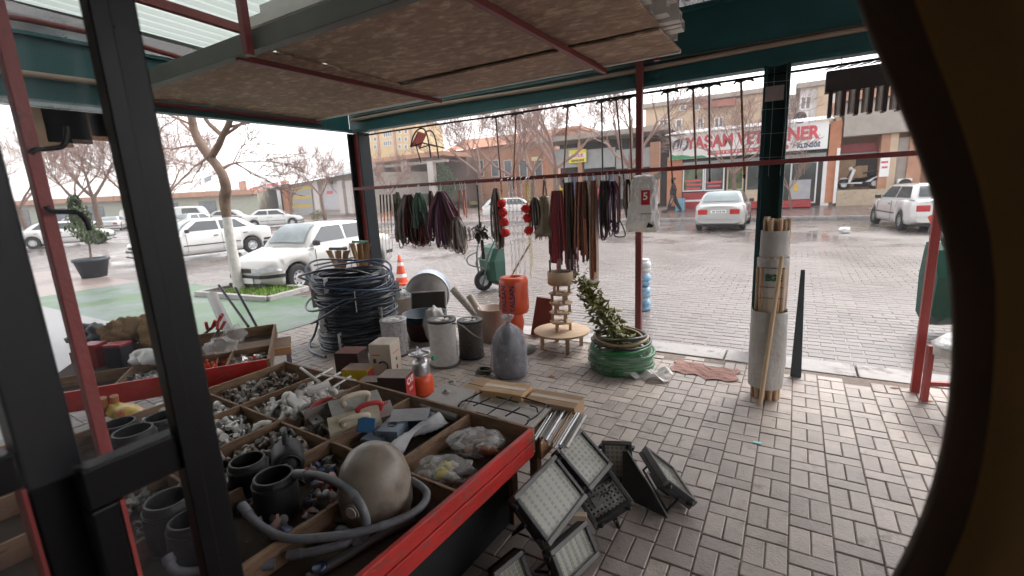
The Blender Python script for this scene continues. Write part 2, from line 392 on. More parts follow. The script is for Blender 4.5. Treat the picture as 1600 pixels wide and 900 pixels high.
# planting bed at the foot of the near tree
bed = thing('tree_bed', 'low white kerbed planting bed with bright grass at the tree foot', 'planting bed', (-8.75, 4.95, 0))
mb = MB()
for a, b in (((-.95, -.55), (1.05, -.38)), ((1.05, -.38), (.9, .5)), ((.9, .5), (-1.0, .45)), ((-1.0, .45), (-.95, -.55))): mb.bar((*a, .03), (*b, .03), .1, .09)
mb.build('kerb_edge', m_conc, bed, bevel=.01)
MB().prism([(-.93, -.53), (1.03, -.36), (.88, .48), (-.98, .43)], (0, 0, -.02), (1, 0, 0), (0, 1, 0), (0, 0, 1), .05).build('soil', M('soil', (.12, .085, .06), rough=.95, var=.4, sc_=15), bed)
mb = MB(); r3 = random.Random(5)
for i in range(900):
    x, y = r3.uniform(-.5, .95), r3.uniform(-.35, .42)
    if r3.random() < .35: continue
    a = r3.uniform(0, 6.28); h = r3.uniform(.05, .13); d = V((math.cos(a), math.sin(a), 0)) * .012; q = V((x, y, .03))
    mb.add([q - d, q + d, q + V((r3.uniform(-.04, .04), r3.uniform(-.04, .04), h))], [(0, 1, 2)])
o = mb.build('grass', M('bed_grass', (.16, .3, .04), rough=.5, var=.3, sc_=8, bump=0), bed); o['kind'] = 'stuff'

# --- far side of the street
m_side = M('far_pavement', (.21, .16, .145), rough=.22, var=.3, sc_=.6, bump=.1, bsc=12)
mb = MB(); z0, z1 = .03, .3
mb.add([(-27, 23.4, z0), (12, 23.4, z0), (12, 26.9, z1), (-27, 26.9, z1), (-27, 23.4, -.3), (12, 23.4, -.3)], [(0, 1, 2, 3), (4, 5, 1, 0)])
struct(mb.build('far_pavement', m_side))
fk = struct(MB().b2(-27, 12, 23.2, 23.41, -.3, -.02).build('far_kerb', m_joint))
for i in range(38): MB().b2(-27 + i * 1.02, -26.0 + i * 1.02, 23.2, 23.44, -.3, .045).build('kerb_stone', m_conc, fk)
struct(MB().quad((-75, 26.9, -.05), (-5.2, 26.9, -.05), (-5.2, 60, .35), (-75, 60, .35)).build('arcade_pavement', M('arcade_floor', (.23, .18, .16), rough=.3, var=.3, sc_=.5)))

# ================================================================== buildings
class Fac:
    """a facade plane: u to the right, z up, d towards the street"""
    def __init__(s, O, U=(1, 0, 0)):
        s.O = V(O); s.U = V(U).normalized(); s.N = V((s.U.y, -s.U.x, 0))
    def uv(s, px, py):
        r = ray(px, py); t = (s.O - EYE).dot(s.N) / r.dot(s.N); p = EYE + r * t
        return (p - s.O).dot(s.U), p.z
    def P(s, u, z, d=0): return V((s.O.x, s.O.y, 0)) + s.U * u + s.N * d + V((0, 0, z))
    def box(s, mb, u0, u1, z0, z1, d0=0, d1=.1):
        a = [s.P(u, z, d) for z in (z0, z1) for u, d in ((u0, d1), (u1, d1), (u1, d0), (u0, d0))]
        mb.add(a, [(3, 2, 1, 0), (4, 5, 6, 7), (0, 1, 5, 4), (1, 2, 6, 5), (2, 3, 7, 6), (3, 0, 4, 7)]); return mb
    def pbox(s, mb, x0, y0, x1, y1, d0=0, d1=.1):
        xm, ym = (x0 + x1) / 2, (y0 + y1) / 2
        u0 = s.uv(x0, ym)[0]; u1 = s.uv(x1, ym)[0]; z1 = s.uv(xm, y0)[1]; z0 = s.uv(xm, y1)[1]
        return s.box(mb, u0, u1, z0, z1, d0, d1)
    def part(s, name, mat, parent, *rects, d0=0, d1=.1):
        mb = MB()
        for q in rects: s.pbox(mb, *q, d0=d0, d1=d1)
        return mb.build(name, mat, parent)
    def window(s, parent, x0, y0, x1, y1, frame_m, glass_m, d=.06, nm=1, fw=.06):
        xm, ym = (x0 + x1) / 2, (y0 + y1) / 2
        u0 = s.uv(x0, ym)[0]; u1 = s.uv(x1, ym)[0]; z1 = s.uv(xm, y0)[1]; z0 = s.uv(xm, y1)[1]
        mb = MB(); s.box(mb, u0, u1, z1 - fw, z1, 0, d); s.box(mb, u0, u1, z0, z0 + fw, 0, d)
        us = [u0 + (u1 - u0) * i / nm for i in range(nm + 1)]
        for i, u in enumerate(us): s.box(mb, u - (fw / 2 if 0 < i < nm else 0 if i == 0 else fw), u + (fw / 2 if 0 < i < nm else fw if i == 0 else 0), z0 + fw, z1 - fw, 0, d * .96)
        w = mb.build('window', frame_m, parent)
        for i in range(nm): s.box(MB(), us[i] + fw * .4, us[i + 1] - fw * .4, z0 + fw * .5, z1 - fw * .5, .002, d * .5).build('pane', glass_m, w)
        return w
m_orange = M('orange_paint', (.50, .21, .11), rough=.7, var=.18, sc_=2, wear=(.35, .24, .18), wamt=.3, wsc=3)
m_orange2 = M('orange_render', (.44, .235, .15), rough=.8, var=.2, sc_=1.2)
m_cream = M('cream_render', (.55, .42, .30), rough=.85, var=.15, sc_=.8)
m_yellow = M('yellow_render', (.62, .44, .22), rough=.85, var=.12, sc_=.5)
m_white = M('white_render', (.62, .61, .6), rough=.8, var=.12, sc_=1)
m_greyp = M('grey_panel', (.33, .34, .34), rough=.55, var=.15, sc_=2)
m_beigep = M('beige_fascia', (.37, .33, .29), rough=.7, var=.18, sc_=1.5)
m_glass = M('shop_glass', (.055, .065, .06), rough=.07, var=.3, sc_=1.2, bump=.03, bsc=3, spec=.8)
m_glass2 = M('flat_glass', (.12, .14, .16), rough=.1, var=.4, sc_=2, bump=0, spec=.7)
m_glassg = M('poster_green_glass', (.09, .12, .06), rough=.12, var=.8, sc_=2.2, bump=0)
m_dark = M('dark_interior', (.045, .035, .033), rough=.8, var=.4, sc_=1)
m_red = M('red_paint', (.36, .035, .04), rough=.5, var=.18, sc_=3)
m_redlet = M('red_lettering', (.62, .07, .09), rough=.5, var=.08)
m_blue = M('dark_blue_lettering', (.04, .05, .12), rough=.5)
m_wht = M('white_paint', (.78, .78, .77), rough=.5, var=.06, sc_=2)
m_signw = M('white_sign', (.80, .81, .80), rough=.4, var=.05, sc_=.6)
m_alu = M('aluminium', (.55, .56, .57), rough=.4, metal=.6, var=.1)
m_shut = M('grey_shutter', (.38, .39, .41), rough=.5, var=.15, sc_=3)
m_shuty = M('yellow_shutter', (.62, .43, .03), rough=.5, var=.12)
m_tile = M('roof_tile', (.42, .19, .11), rough=.85, var=.3, sc_=4, bump=.5, bsc=20)
m_roof = M('roof_sheet', (.5, .5, .52), rough=.45, var=.2, sc_=1)
m_pole = M('pale_post', (.60, .56, .53), rough=.7, var=.12)
m_brown = M('brown_door', (.11, .06, .05), rough=.6)
m_card = M('cardboard', (.38, .25, .15), rough=.85, var=.14, sc_=3, bump=.06)

# --- veterinary clinic
F = Fac((0, 27, 0))
vb = thing('veterinary_clinic', 'one storey shop with red framed windows under a long white sign with red letters', 'shop', (-2, 27.2, .3))
vb.location = (0, 0, 0)
u0, u1 = F.uv(1044, 290)[0], F.uv(1296, 290)[0]
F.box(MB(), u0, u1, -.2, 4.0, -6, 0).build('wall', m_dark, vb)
F.part('wall_band', m_greyp, vb, (1046, 247, 1290, 256), d1=.05)
for x0, x1 in ((1043, 1066), (1284, 1297)): F.part('pillar', m_orange if x0 < 1100 else m_wht, vb, (x0, 245, x1, 322), d1=.12)
F.part('plinth', m_red, vb, (1067, 300, 1160, 330), d1=.1)
F.part('plinth_band', m_wht, vb, (1067, 311, 1160, 314), d1=.108)
F.window(vb, 1067, 262, 1100, 299, m_wht, m_glassg, nm=1); F.window(vb, 1101, 260, 1132, 298, m_wht, m_glass)
F.window(vb, 1136, 259, 1162, 297, M('cream_frame', (.55, .45, .3), rough=.6), m_glassg)
dr = F.part('door', M('cream_door', (.55, .46, .33), rough=.6), vb, (1165, 255, 1193, 316), d1=.06)
F.part('door_glass', m_glass, dr, (1168, 259, 1190, 296), d0=.05, d1=.075)
F.window(vb, 1196, 254, 1276, 318, m_wht, m_glass, nm=2)
F.part('cabinet', m_shut, vb, (1233, 281, 1266, 311), d0=.06, d1=.3)
F.part('cabinet_notice', m_shuty, vb, (1240, 288, 1247, 298), d0=.3, d1=.31)
F.part('step', m_red, vb, (1170, 313, 1266, 323), d1=.9)
for k, (x0, y0, x1, y1) in enumerate(((1071, 281, 1096, 284), (1073, 287, 1097, 290), (1072, 293, 1094, 296), (1104, 283, 1128, 286), (1106, 289, 1126, 292))):
    F.part('window_lettering', m_redlet, vb, (x0, y0, x1, y1), d0=.06, d1=.066)
zs0, zs1 = 2.9, 4.12
sign = F.box(MB(), F.uv(1049, 230)[0], F.uv(1292, 230)[0], zs0, zs1, .1, .4).build('sign_board', m_signw, vb)
uL, uR = F.uv(1049, 230)[0], F.uv(1292, 230)[0]; W = uR - uL
lettering('YAŞAM VETERİNER', .80, m_redlet, sign, F.P(uL + W * .535, zs0 + .74, .405), depth=.01, bold=.035, width=W * .84)
mbx = MB(); F.box(mbx, uL + W * .27, uL + W * .78, zs0 + .10, zs0 + .30, .4, .408); mbx.build('red_strip', m_redlet, sign)
lettering('VETERİNER HEKİM', .15, m_wht, sign, F.P(uL + W * .525, zs0 + .20, .41), depth=.004, width=W * .44)
lettering('KLİNİĞİ', .24, m_blue, sign, F.P(uL + W * .895, zs0 + .19, .405), depth=.006, bold=.012, width=W * .13)
mbx = MB(); mbx.prism([(0, 0), (1.9, 0), (1.6, .12), (1.1, .10), (.6, .22), (.3, .18), (0, .32)], F.P(uL + .02, zs0 + .01, .4), (1, 0, 0), (0, 0, 1), (0, -1, 0), .006); mbx.build('green_wave', M('sign_green', (.05, .30, .12), rough=.5), sign)
mbx = MB()
for poly in ([(0, .1), (.12, .34), (.3, .42), (.22, .22), (.12, .02), (.06, -.18)], [(.25, .4), (.42, .46), (.4, .2), (.3, -.1), (.26, .1)], [(.45, .4), (.54, .4), (.5, .1), (.42, -.16), (.4, .06)], [(.5, -.1), (.62, -.08), (.74, .1), (.72, .3), (.62, .42), (.8, .44), (.84, .28), (.84, .06), (.72, -.16), (.58, -.2)]):
    mbx.prism(poly, F.P(uL + .12, zs0 + .62, .4), (1, 0, 0), (0, 0, 1), (0, -1, 0), .008)
mbx.build('bird_emblem', m_blue, sign)
mbx = MB()
for i in range(60): mbx.bar(F.P(uL - .2 + i * (W + .4) / 60, zs1 + .06, .55), F.P(uL - .2 + i * (W + .4) / 60, zs1 + .5, -2.5), (W + .4) / 60 * .55, .03)
mbx.quad(F.P(uL - .2, zs1 + .05, .55), F.P(uR + .2, zs1 + .05, .55), F.P(uR + .2, zs1 + .49, -2.5), F.P(uL - .2, zs1 + .49, -2.5)); mbx.build('roof', m_roof, vb)

# --- orange building with the open store
ob_ = thing('orange_store', 'orange framed building with a raised open store to the right of the clinic', 'building', (0, 0, 0))
u0, u1 = F.uv(1298, 290)[0], F.uv(1310, 290)[0]
uE = u0 + 9.0
F.part('pillar', m_orange, ob_, (1293, 190, 1311, 316), d1=.15)
F.box(MB(), u0 + .05, uE, 4.85, 5.3, -5, .7).build('eave', m_orange2, ob_)
F.box(MB(), u1, uE, 3.35, 4.84, -.3, .4).build('fascia', m_beigep, ob_)
F.box(MB(), u0, uE, -.2, 5.5, -6, -5).build('back_wall', m_orange2, ob_)
F.box(MB(), u0 - .02, u0 + .2, -.2, 4.8, -5, -.01).build('side_wall', m_cream, ob_)
F.box(MB(), u1 - .05, uE, -.2, .98, -5, .35).build('platform', M('platform_concrete', (.45, .36, .26), rough=.8, var=.2, sc_=2, wear=(.22, .19, .16), wamt=.4), ob_)
F.part('downpipe', m_wht, ob_, (1304, 232, 1309, 317), d0=.15, d1=.3)
F.part('shutter_box', m_red, ob_, (1312, 222, 1376, 236), d0=-1.3, d1=-1)
F.part('rolled_shutter', m_shut, ob_, (1312, 237, 1376, 246), d0=-1.3, d1=-1.05)
F.part('pillar', m_orange2, ob_, (1374, 205, 1388, 298), d0=-.6, d1=.1); F.part('pillar', m_cream, ob_, (1388, 205, 1400, 298), d0=-.6, d1=.1); F.part('pillar', m_orange2, ob_, (1418, 200, 1440, 300), d0=-.6, d1=.12)
F.part('wall_panel', m_beigep, ob_, (1400, 215, 1418, 300), d0=-.6, d1=-.1)
F.part('door_board', M('ply_board', (.42, .28, .17), rough=.8), ob_, (1312, 246, 1340, 292), d0=-1.4, d1=-1.2)
F.part('dark_doorway', m_dark, ob_, (1340, 246, 1376, 292), d0=-1.5, d1=-1.3)
F.part('store_board', M('ply_board2', (.5, .33, .2), rough=.8), ob_, (1338, 258, 1360, 278), d0=-1.2, d1=-1.1)
nb = F.part('notice_board', m_signw, ob_, (1374, 246, 1389, 276), d0=.1, d1=.14)
F.part('notice_lettering', m_redlet, nb, (1376, 252, 1387, 255), (1377, 260, 1386, 263), d0=.14, d1=.146)
ac = F.part('air_conditioner', m_wht, ob_, (1400, 279, 1422, 297), d0=.0, d1=.35)
MB().cyl(F.P(F.uv(1412, 288)[0], F.uv(1412, 288)[1], .355), F.P(F.uv(1412, 288)[0], F.uv(1412, 288)[1], .36), .24, n=20).build('fan_grille', m_dark, ac)

# --- arcade in the middle
F2 = Fac((0, 34, 0))
ar = thing('arcade_shops', 'low arcade with grey upper panels and orange pillars behind the bare trees', 'shop row', (0, 0, 0))
ua, ub = F2.uv(856, 280)[0], F2.uv(1044, 280)[0]
zr = F2.uv(950, 214)[1]
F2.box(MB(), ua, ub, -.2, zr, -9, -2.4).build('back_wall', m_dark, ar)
F2.box(MB(), ua - .5, ub + .3, zr, zr + .35, -9, .8).build('roof', m_beigep, ar)
for x0, x1 in ((856, 865), (904, 910), (1016, 1030)): F2.part('pillar', m_orange2, ar, (x0, 222, x1, 318), d0=-.3, d1=.1)
for x0, x1 in ((866, 903), (912, 960), (962, 1015)): F2.part('shutter_panel', m_greyp, ar, (x0, 232, x1, 262), d0=-.3, d1=-.1)
F2.part('back_shutter', m_shut, ar, (940, 264, 1010, 312), d0=-2.4, d1=-2.2)
for i in range(14):
    x = 864 + i * 7.2; F2.part('hanging_garment', [m_blue, m_brown, m_greyp, m_dark][i % 4], ar, (x, 272, x + 5.6, 289 + (i * 7) % 5), d0=-.6, d1=-.45)
for i in range(5): F2.part('goods_crate', [m_shuty, m_wht, m_blue, m_card, m_redlet][i], ar, (866 + i * 15, 294, 878 + i * 15, 312), d0=-.7, d1=-.1)
fs = F2.part('sale_sign', M('yellow_sign', (.80, .70, .03), rough=.5, var=.05), ar, (890, 234, 917, 254), d0=.1, d1=.14)
F2.part('sign_stripe', m_wht, fs, (891.5, 240, 915.5, 247), d0=.14, d1=.147)
um, zm = F2.uv(903.5, 243.5); lettering('SATILIK', .34, M('magenta_lettering', (.55, .03, .22), rough=.5), fs, F2.P(um, zm, .15), depth=.004, bold=.01, width=1.0)
mbx = MB()
for i in range(9): F2.box(mbx, um - .5 + i * .115, um - .42 + i * .115, zm - .42, zm - .26, .14, .147)
mbx.build('phone_number', m_dark, fs)
# left arcade with pale posts
ap = thing('post_arcade', 'open arcade of tall pale posts and dark shopfronts beside the stall corner post', 'shop row', (0, 0, 0))
F3 = Fac((0, 40, 0))
ua, ub = F3.uv(562, 280)[0], F3.uv(700, 280)[0]; zt = F3.uv(630, 250)[1]
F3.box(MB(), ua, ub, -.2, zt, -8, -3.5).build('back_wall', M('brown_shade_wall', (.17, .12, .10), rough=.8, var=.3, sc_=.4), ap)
F3.box(MB(), ua, ub, zt, zt + .45, -8, .5).build('roof', m_orange2, ap)
F3.part('beam', m_beigep, ap, (566, 255, 700, 259), d0=-.2, d1=.1)
for x in (588, 636, 676): F3.part('post', m_pole, ap, (x - 4, 252, x + 5, 338), d0=-.3, d1=.2)
for x0, x1 in ((598, 612), (650, 664)): F3.part('bin', M('dark_green_bin', (.05, .09, .08), rough=.6), ap, (x0, 303, x1, 322), d0=-1, d1=.2)
for x0 in (575, 596, 612, 645, 657): F3.part('shop_window', m_glass, ap, (x0, 272, x0 + 12, 316), d0=-3.5, d1=-3.4)
# brick block behind the evergreen
bb = thing('brick_block', 'reddish brick block with a tiled roof seen between the bare trees', 'building', (0, 0, 0))
F4 = Fac((0, 46, 0)); ua, ub = F4.uv(700, 280)[0], F4.uv(858, 280)[0]
F4.box(MB(), ua, ub, -.2, F4.uv(780, 228)[1], -8, 0).build('wall', m_orange2, bb)
zt = F4.uv(780, 228)[1]
mbx = MB(); mbx.add([F4.P(ua, zt, .6), F4.P(ub, zt, .6), F4.P(ub, zt + 1.6, -4), F4.P(ua, zt + 1.6, -4), F4.P(ua, zt, -8), F4.P(ub, zt, -8)], [(0, 1, 2, 3), (3, 2, 5, 4)]); mbx.build('roof', m_tile, bb)
for x0 in (716, 744, 768, 788, 812, 836): F4.window(bb, x0, 250, x0 + 12, 276, m_wht, m_glass2, d=.08)
for x0 in (708, 736, 802, 850): F4.part('pillar', m_orange, bb, (x0, 232, x0 + 7, 318), d1=.3)
F4.part('light_panel', M('pale_sign', (.75, .70, .45), rough=.5), bb, (832, 245, 846, 251), d1=.2)
F4.part('planting_strip', M('dry_grass', (.24, .2, .07), rough=.9, var=.4, sc_=1), bb, (690, 312, 858, 318), d0=.4, d1=2.5)
F4.part('fence_rail', m_shut, bb, (690, 302, 760, 304), (690, 308, 760, 310), d0=.5, d1=.56)

# --- angled shop row at the left
R0 = at(566, 330, 33); R0.z = 0
F5 = Fac(R0, (-.93, .37, 0)); F5 = Fac(R0, (.93, -.37, 0))
lr = thing('shutter_shops', 'long low row of shuttered shops with a yellow and grey shutter at the left', 'shop row', (0, 0, 0))
uE = F5.uv(560, 320)[0]; uS = -48
ztop = F5.uv(520, 276)[1]
F5.box(MB(), uS, uE, -.2, ztop, -8, -.02).build('wall', m_beigep, lr)
mbx = MB(); mbx.add([F5.P(uS, ztop - .1, 1.6), F5.P(uE, ztop - .1, 1.6), F5.P(uE, ztop + .9, -4), F5.P(uS, ztop + .9, -4), F5.P(uS, ztop + .02, 1.6), F5.P(uE, ztop + .02, 1.6)], [(0, 1, 2, 3), (0, 1, 5, 4)]); mbx.build('roof', m_roof, lr)
for i, x in enumerate((380, 415, 447, 497, 536, 549)): F5.part('pillar', [m_orange, m_pole][i % 2 if i < 3 else 1], lr, (x, 282, x + 8, 333), d0=.0, d1=.5)
sh = F5.part('shutter', m_shut, lr, (458, 291, 489, 332), d1=.1)
for k in range(3): F5.part('yellow_slats', m_shuty, sh, (458, 292 + k * 14, 489, 297 + k * 14), d0=.1, d1=.13)
for k in range(9): F5.part('slat', m_shut if k % 3 else m_shuty, sh, (458, 293.5 + k * 4.2, 489, 294.3 + k * 4.2), d0=.13, d1=.15)
F5.part('shutter', M('pale_shutter', (.5, .5, .53), rough=.5), lr, (506, 288, 533, 328), d1=.1)
F5.part('shutter_sticker', m_redlet, lr, (512, 298, 522, 303), d0=.1, d1=.12)
F5.part('door', m_brown, lr, (541, 292, 556, 330), d1=.1); F5.part('door_notice', m_wht, lr, (543, 295, 553, 306), d0=.1, d1=.12)
for x0, x1 in ((424, 445), (388, 412), (352, 376), (318, 342), (288, 312)): F5.window(lr, x0, 296, x1, 330, m_wht, m_glass, nm=2)
F5.part('shop_sign', m_redlet, lr, (392, 289, 436, 295), d1=.3); F5.part('step', m_conc, lr, (452, 332, 498, 338), d1=1.0); F5.part('blue_sign', M('blue_sign', (.08, .2, .3), rough=.5), lr, (322, 276, 334, 284), d0=.5, d1=.6)
lr2 = thing('distant_shops', 'faint orange trimmed shops beyond the parked cars at far left', 'shop row', (0, 0, 0))
O6 = at(60, 340, 24); O6.z = 0; F6 = Fac(O6, (.85, .53, 0))
F6.box(MB(), -12, 32, -.2, 3.6, -6, 0).build('wall', M('pale_green_wall', (.42, .44, .36), rough=.8), lr2)
F6.box(MB(), -12, 32, 3.2, 3.9, -6, 1.2).build('roof', m_orange2, lr2)
for i in range(7): F6.box(MB(), -9 + i * 5.4, -6.6 + i * 5.4, .2, 2.6, 0, .08).build('window', m_glass2, lr2)

# --- higher buildings behind
def block(name, label, px0, py0, px1, Y, mat, rows, roofm=None, depth=9, extra=None, skew=0):
    t = thing(name, label, 'building', (0, 0, 0)); FF = Fac((0, Y, 0)); ua = FF.uv(px0, 250)[0]; ub = FF.uv(px1, 250)[0]
    zt = FF.uv((px0 + px1) / 2, py0)[1]
    FF.box(MB(), ua, ub, -.2, zt, -depth, 0).build('wall', mat, t)
    FF.box(MB(), ua - .3, ub + .3, zt, zt + .35, -depth - .2, .4).build('roof', roofm or m_beigep, t)
    for (x0, y0, x1, y1, nm) in rows: FF.window(t, x0, y0, x1, y1, m_wht, m_glass2, nm=nm, d=.1, fw=.1)
    return t, FF
t, FF = block('yellow_apartments', 'tall yellow apartment block rising behind the stall corner post', 566, 196, 654, 80, m_yellow, [(x, y, x + 5, y + 7, 1) for x in (574, 584, 622, 632) for y in (202, 214, 226)] + [(599, 206, 613, 214, 4), (599, 220, 613, 228, 4)])
for x in (590, 616, 642): FF.part('orange_band', m_orange2, t, (x, 198, x + 3, 246), d1=.2)
t, FF = block('beige_apartments', 'wide beige apartment building above the clinic sign', 1008, 158, 1186, 44, m_cream, [(1089, 184, 1100, 201, 2), (1116, 183, 1131, 200, 2), (1062, 164, 1072, 174, 1), (1084, 163, 1094, 173, 1), (1030, 186, 1044, 202, 2), (1056, 186, 1066, 202, 1)])
FF.part('balcony', M('balcony_red', (.38, .14, .11), rough=.8), t, (1100, 158, 1150, 168), d1=.7)
FF.part('parapet', m_beigep, t, (1110, 150, 1160, 156), d0=-1, d1=0)
t, FF = block('white_apartments', 'white apartment building with roof lettering beside the green post', 1160, 160, 1246, 46, m_white, [(1178, 164, 1192, 178, 2), (1206, 164, 1222, 178, 2), (1178, 188, 1190, 200, 2), (1228, 164, 1242, 178, 2)])
um, zm = FF.uv(1188, 148); lettering('diyar', .9, m_blue, t, FF.P(um, FF.uv(1200, 152)[1] + .1, .1), depth=.02)
t, FF = block('pale_flats', 'pale flats with a round air conditioner unit above the orange store', 1243, 136, 1298, 42, m_white, [(1250, 150, 1268, 172, 2), (1282, 152, 1294, 168, 1)])
FF.part('brown_wall', m_cream, t, (1276, 134, 1300, 190), d1=.2)
a2 = FF.part('air_conditioner', m_wht, t, (1240, 176, 1262, 194), d0=0, d1=.5)
MB().cyl(FF.P(FF.uv(1250, 185)[0], FF.uv(1250, 185)[1], .505), FF.P(FF.uv(1250, 185)[0], FF.uv(1250, 185)[1], .52), .42, n=20).build('fan_grille', m_dark, a2)
t, FF = block('rust_roof_house', 'house with a broad rust tiled roof behind the arcade', 830, 206, 905, 58, m_orange2, [(846, 212, 856, 220, 1), (880, 210, 890, 218, 1)], roofm=m_tile)
hl = MB(); hl.grid(lambda u, v: V((-420 + u * 300, 300 + v * 120, -.6 + 46 * math.sin(math.pi * v) * (.55 + .3 * math.sin(u * 7) + .15 * math.sin(u * 17 + 1)))), 40, 10)
struct(hl.build('hills', M('far_hill', (.16, .19, .2), rough=.9, var=.2, sc_=.02, bump=0)))
# ================================================================== the stall
m_teal = M('teal_steel', (.012, .042, .044), rough=.6, spec=.2, var=.25, sc_=2.5, wear=(.03, .05, .05), wamt=.36, wsc=4)
m_tealb = M('teal_beam', (.02, .10, .108), rough=.45, var=.22, sc_=2, wear=(.05, .07, .07), wamt=.34, wsc=3)
m_oxide = M('red_oxide_steel', (.17, .032, .032), rough=.5, var=.25, sc_=4, wear=(.07, .03, .03), wamt=.35, wsc=8)
m_redst = M('red_steel', (.33, .05, .045), rough=.45, var=.2, sc_=4, wear=(.12, .05, .04), wamt=.33, wsc=8)
m_black = M('black_steel', (.004, .004, .005), rough=.33, var=.4, sc_=5, wear=(.012, .012, .016), wamt=.33, wsc=14, bump=.03, bsc=30, spec=.22)
def osb_mat():
    m = bpy.data.materials.new('strand_board'); m.use_nodes = True; N = m.node_tree.nodes; L = m.node_tree.links; b = N['Principled BSDF']; b.inputs['Roughness'].default_value = .75
    tc = N.new('ShaderNodeTexCoord'); cols = []
    for k, (rz, st) in enumerate(((.3, (1, 1.9, 1)), (1.7, (1, 1.6, 1)), (2.6, (1, 2.2, 1)))):
        mp = N.new('ShaderNodeMapping'); mp.inputs['Rotation'].default_value = (0, 0, rz); mp.inputs['Scale'].default_value = st; L.new(tc.outputs['Object'], mp.inputs['Vector'])
        vo = N.new('ShaderNodeTexVoronoi'); vo.inputs['Scale'].default_value = 9 + 3 * k; L.new(mp.outputs[0], vo.inputs['Vector'])
        sp = N.new('ShaderNodeSeparateColor'); L.new(vo.outputs['Color'], sp.inputs[0]); cols.append(sp.outputs[0])
    nz = N.new('ShaderNodeTexNoise'); nz.inputs['Scale'].default_value = 14; nz.inputs['Detail'].default_value = 4; L.new(tc.outputs['Object'], nz.inputs['Vector'])
    a = N.new('ShaderNodeMix'); L.new(nz.outputs['Fac'], a.inputs[0]); L.new(cols[0], a.inputs[2]); L.new(cols[1], a.inputs[3])
    c = N.new('ShaderNodeMix'); c.inputs[0].default_value = .4; L.new(a.outputs[0], c.inputs[2]); L.new(cols[2], c.inputs[3])
    r = N.new('ShaderNodeValToRGB'); el = r.color_ramp.elements; el[0].position = .2; el[0].color = (.28, .18, .128, 1); el[1].position = .85; el[1].color = (.56, .41, .295, 1); e = el.new(.55); e.color = (.36, .24, .172, 1)
    L.new(c.outputs[0], r.inputs[0])
    st = N.new('ShaderNodeTexNoise'); st.inputs['Scale'].default_value = 1.1; st.inputs['Detail'].default_value = 5; L.new(tc.outputs['Object'], st.inputs['Vector'])
    mr = N.new('ShaderNodeMapRange'); mr.inputs['From Min'].default_value = .3; mr.inputs['From Max'].default_value = .7; mr.inputs['To Min'].default_value = .72; mr.inputs['To Max'].default_value = 1.12; L.new(st.outputs['Fac'], mr.inputs['Value'])
    hv = N.new('ShaderNodeHueSaturation'); L.new(mr.outputs[0], hv.inputs['Value']); L.new(r.outputs[0], hv.inputs['Color']); L.new(hv.outputs[0], b.inputs['Base Color'])
    bp = N.new('ShaderNodeBump'); bp.inputs['Strength'].default_value = .3; bp.inputs['Distance'].default_value = .004; L.new(c.outputs[0], bp.inputs['Height']); L.new(bp.outputs[0], b.inputs['Normal'])
    return m
m_osb = osb_mat()
m_chan = M('grey_channel', (.12, .12, .108), rough=.55, metal=.2, var=.2, sc_=3)
m_cond = M('tan_conduit', (.36, .27, .21), rough=.6, var=.15, sc_=3)
m_pvc = M('white_profile', (.68, .66, .63), rough=.45, var=.1, sc_=3)
m_galv = M('galvanised_sheet', (.46, .49, .52), rough=.25, metal=.75, var=.3, sc_=1.3, bump=.2, bsc=4)
m_trans = bpy.data.materials.new('translucent_sheet'); m_trans.use_nodes = True
def _tr():
    N = m_trans.node_tree.nodes; L = m_trans.node_tree.links; b = N['Principled BSDF']; b.inputs['Base Color'].default_value = (.36, .40, .37, 1); b.inputs['Roughness'].default_value = .4
    t = N.new('ShaderNodeBsdfTranslucent'); t.inputs['Color'].default_value = (.40, .45, .42, 1); mx = N.new('ShaderNodeMixShader'); mx.inputs[0].default_value = .72
    n = N.new('ShaderNodeTexNoise'); n.inputs['Scale'].default_value = 3; r = N.new('ShaderNodeMapRange'); r.inputs['To Min'].default_value = .45; r.inputs['To Max'].default_value = .95
    L.new(n.outputs['Fac'], r.inputs['Value']); L.new(r.outputs[0], mx.inputs[0])
    L.new(b.outputs[0], mx.inputs[1]); L.new(t.outputs[0], mx.inputs[2]); L.new(mx.outputs[0], N['Material Output'].inputs['Surface'])
_tr()
FY = 4.95
def h_column(name, label, x, y, z1, wide=.2):
    t = thing(name, label, 'post', (x, y, 0)); f = .012
    fm = M('dark_flange', (.010, .013, .015), rough=.6, spec=.2) if 'corner' in label else m_teal
    MB().b2(-wide / 2, -wide / 2 + .028, -.1, .1, -.12, z1).build('flange', fm, t, bevel=.003)
    MB().b2(wide / 2 - .028, wide / 2, -.1, .1, -.12, z1).build('flange', fm, t, bevel=.003)
    MB().b2(-wide / 2 + .028, wide / 2 - .028, -.012, .012, -.12, z1).build('web', m_redst if 'corner' in label else m_teal, t)
    return t
h_column('corner_post', 'dark steel corner post with a red web behind the hose coils', -5.47, FY, 2.56, .24)
h_column('steel_post', 'dark green steel post behind the bundled sticks', -.2, FY, 2.58, .2)
bm = thing('front_beam', 'teal steel beam with a tan conduit running over the stall front', 'beam', (0, FY, 2.57))
MB().b2(-5.6, 3.6, -.07, .07, 0, .035).build('flange', m_tealb, bm)
MB().b2(-5.6, 3.6, -.02, .0, .035, .60).build('web', m_tealb, bm)
MB().b2(-5.6, 3.6, -.07, .07, .60, .635).build('flange', m_tealb, bm)
MB().tube([(-5.5 + i * .5, -.06 + .006 * math.sin(i * 1.3), .165 + .012 * math.sin(i * .7)) for i in range(19)], .022, 8).build('conduit', m_cond, bm)
MB().tube([(-5.5 + i * .5, -.045, .215 + .004 * math.sin(i)) for i in range(19)], .012, 6).build('cable', m_chan, bm)
bl = thing('side_beam', 'teal steel beam with a pale conduit along the left side of the stall', 'beam', (-5.5, 0, 0))
zb = atx(400, 192, -5.5).z
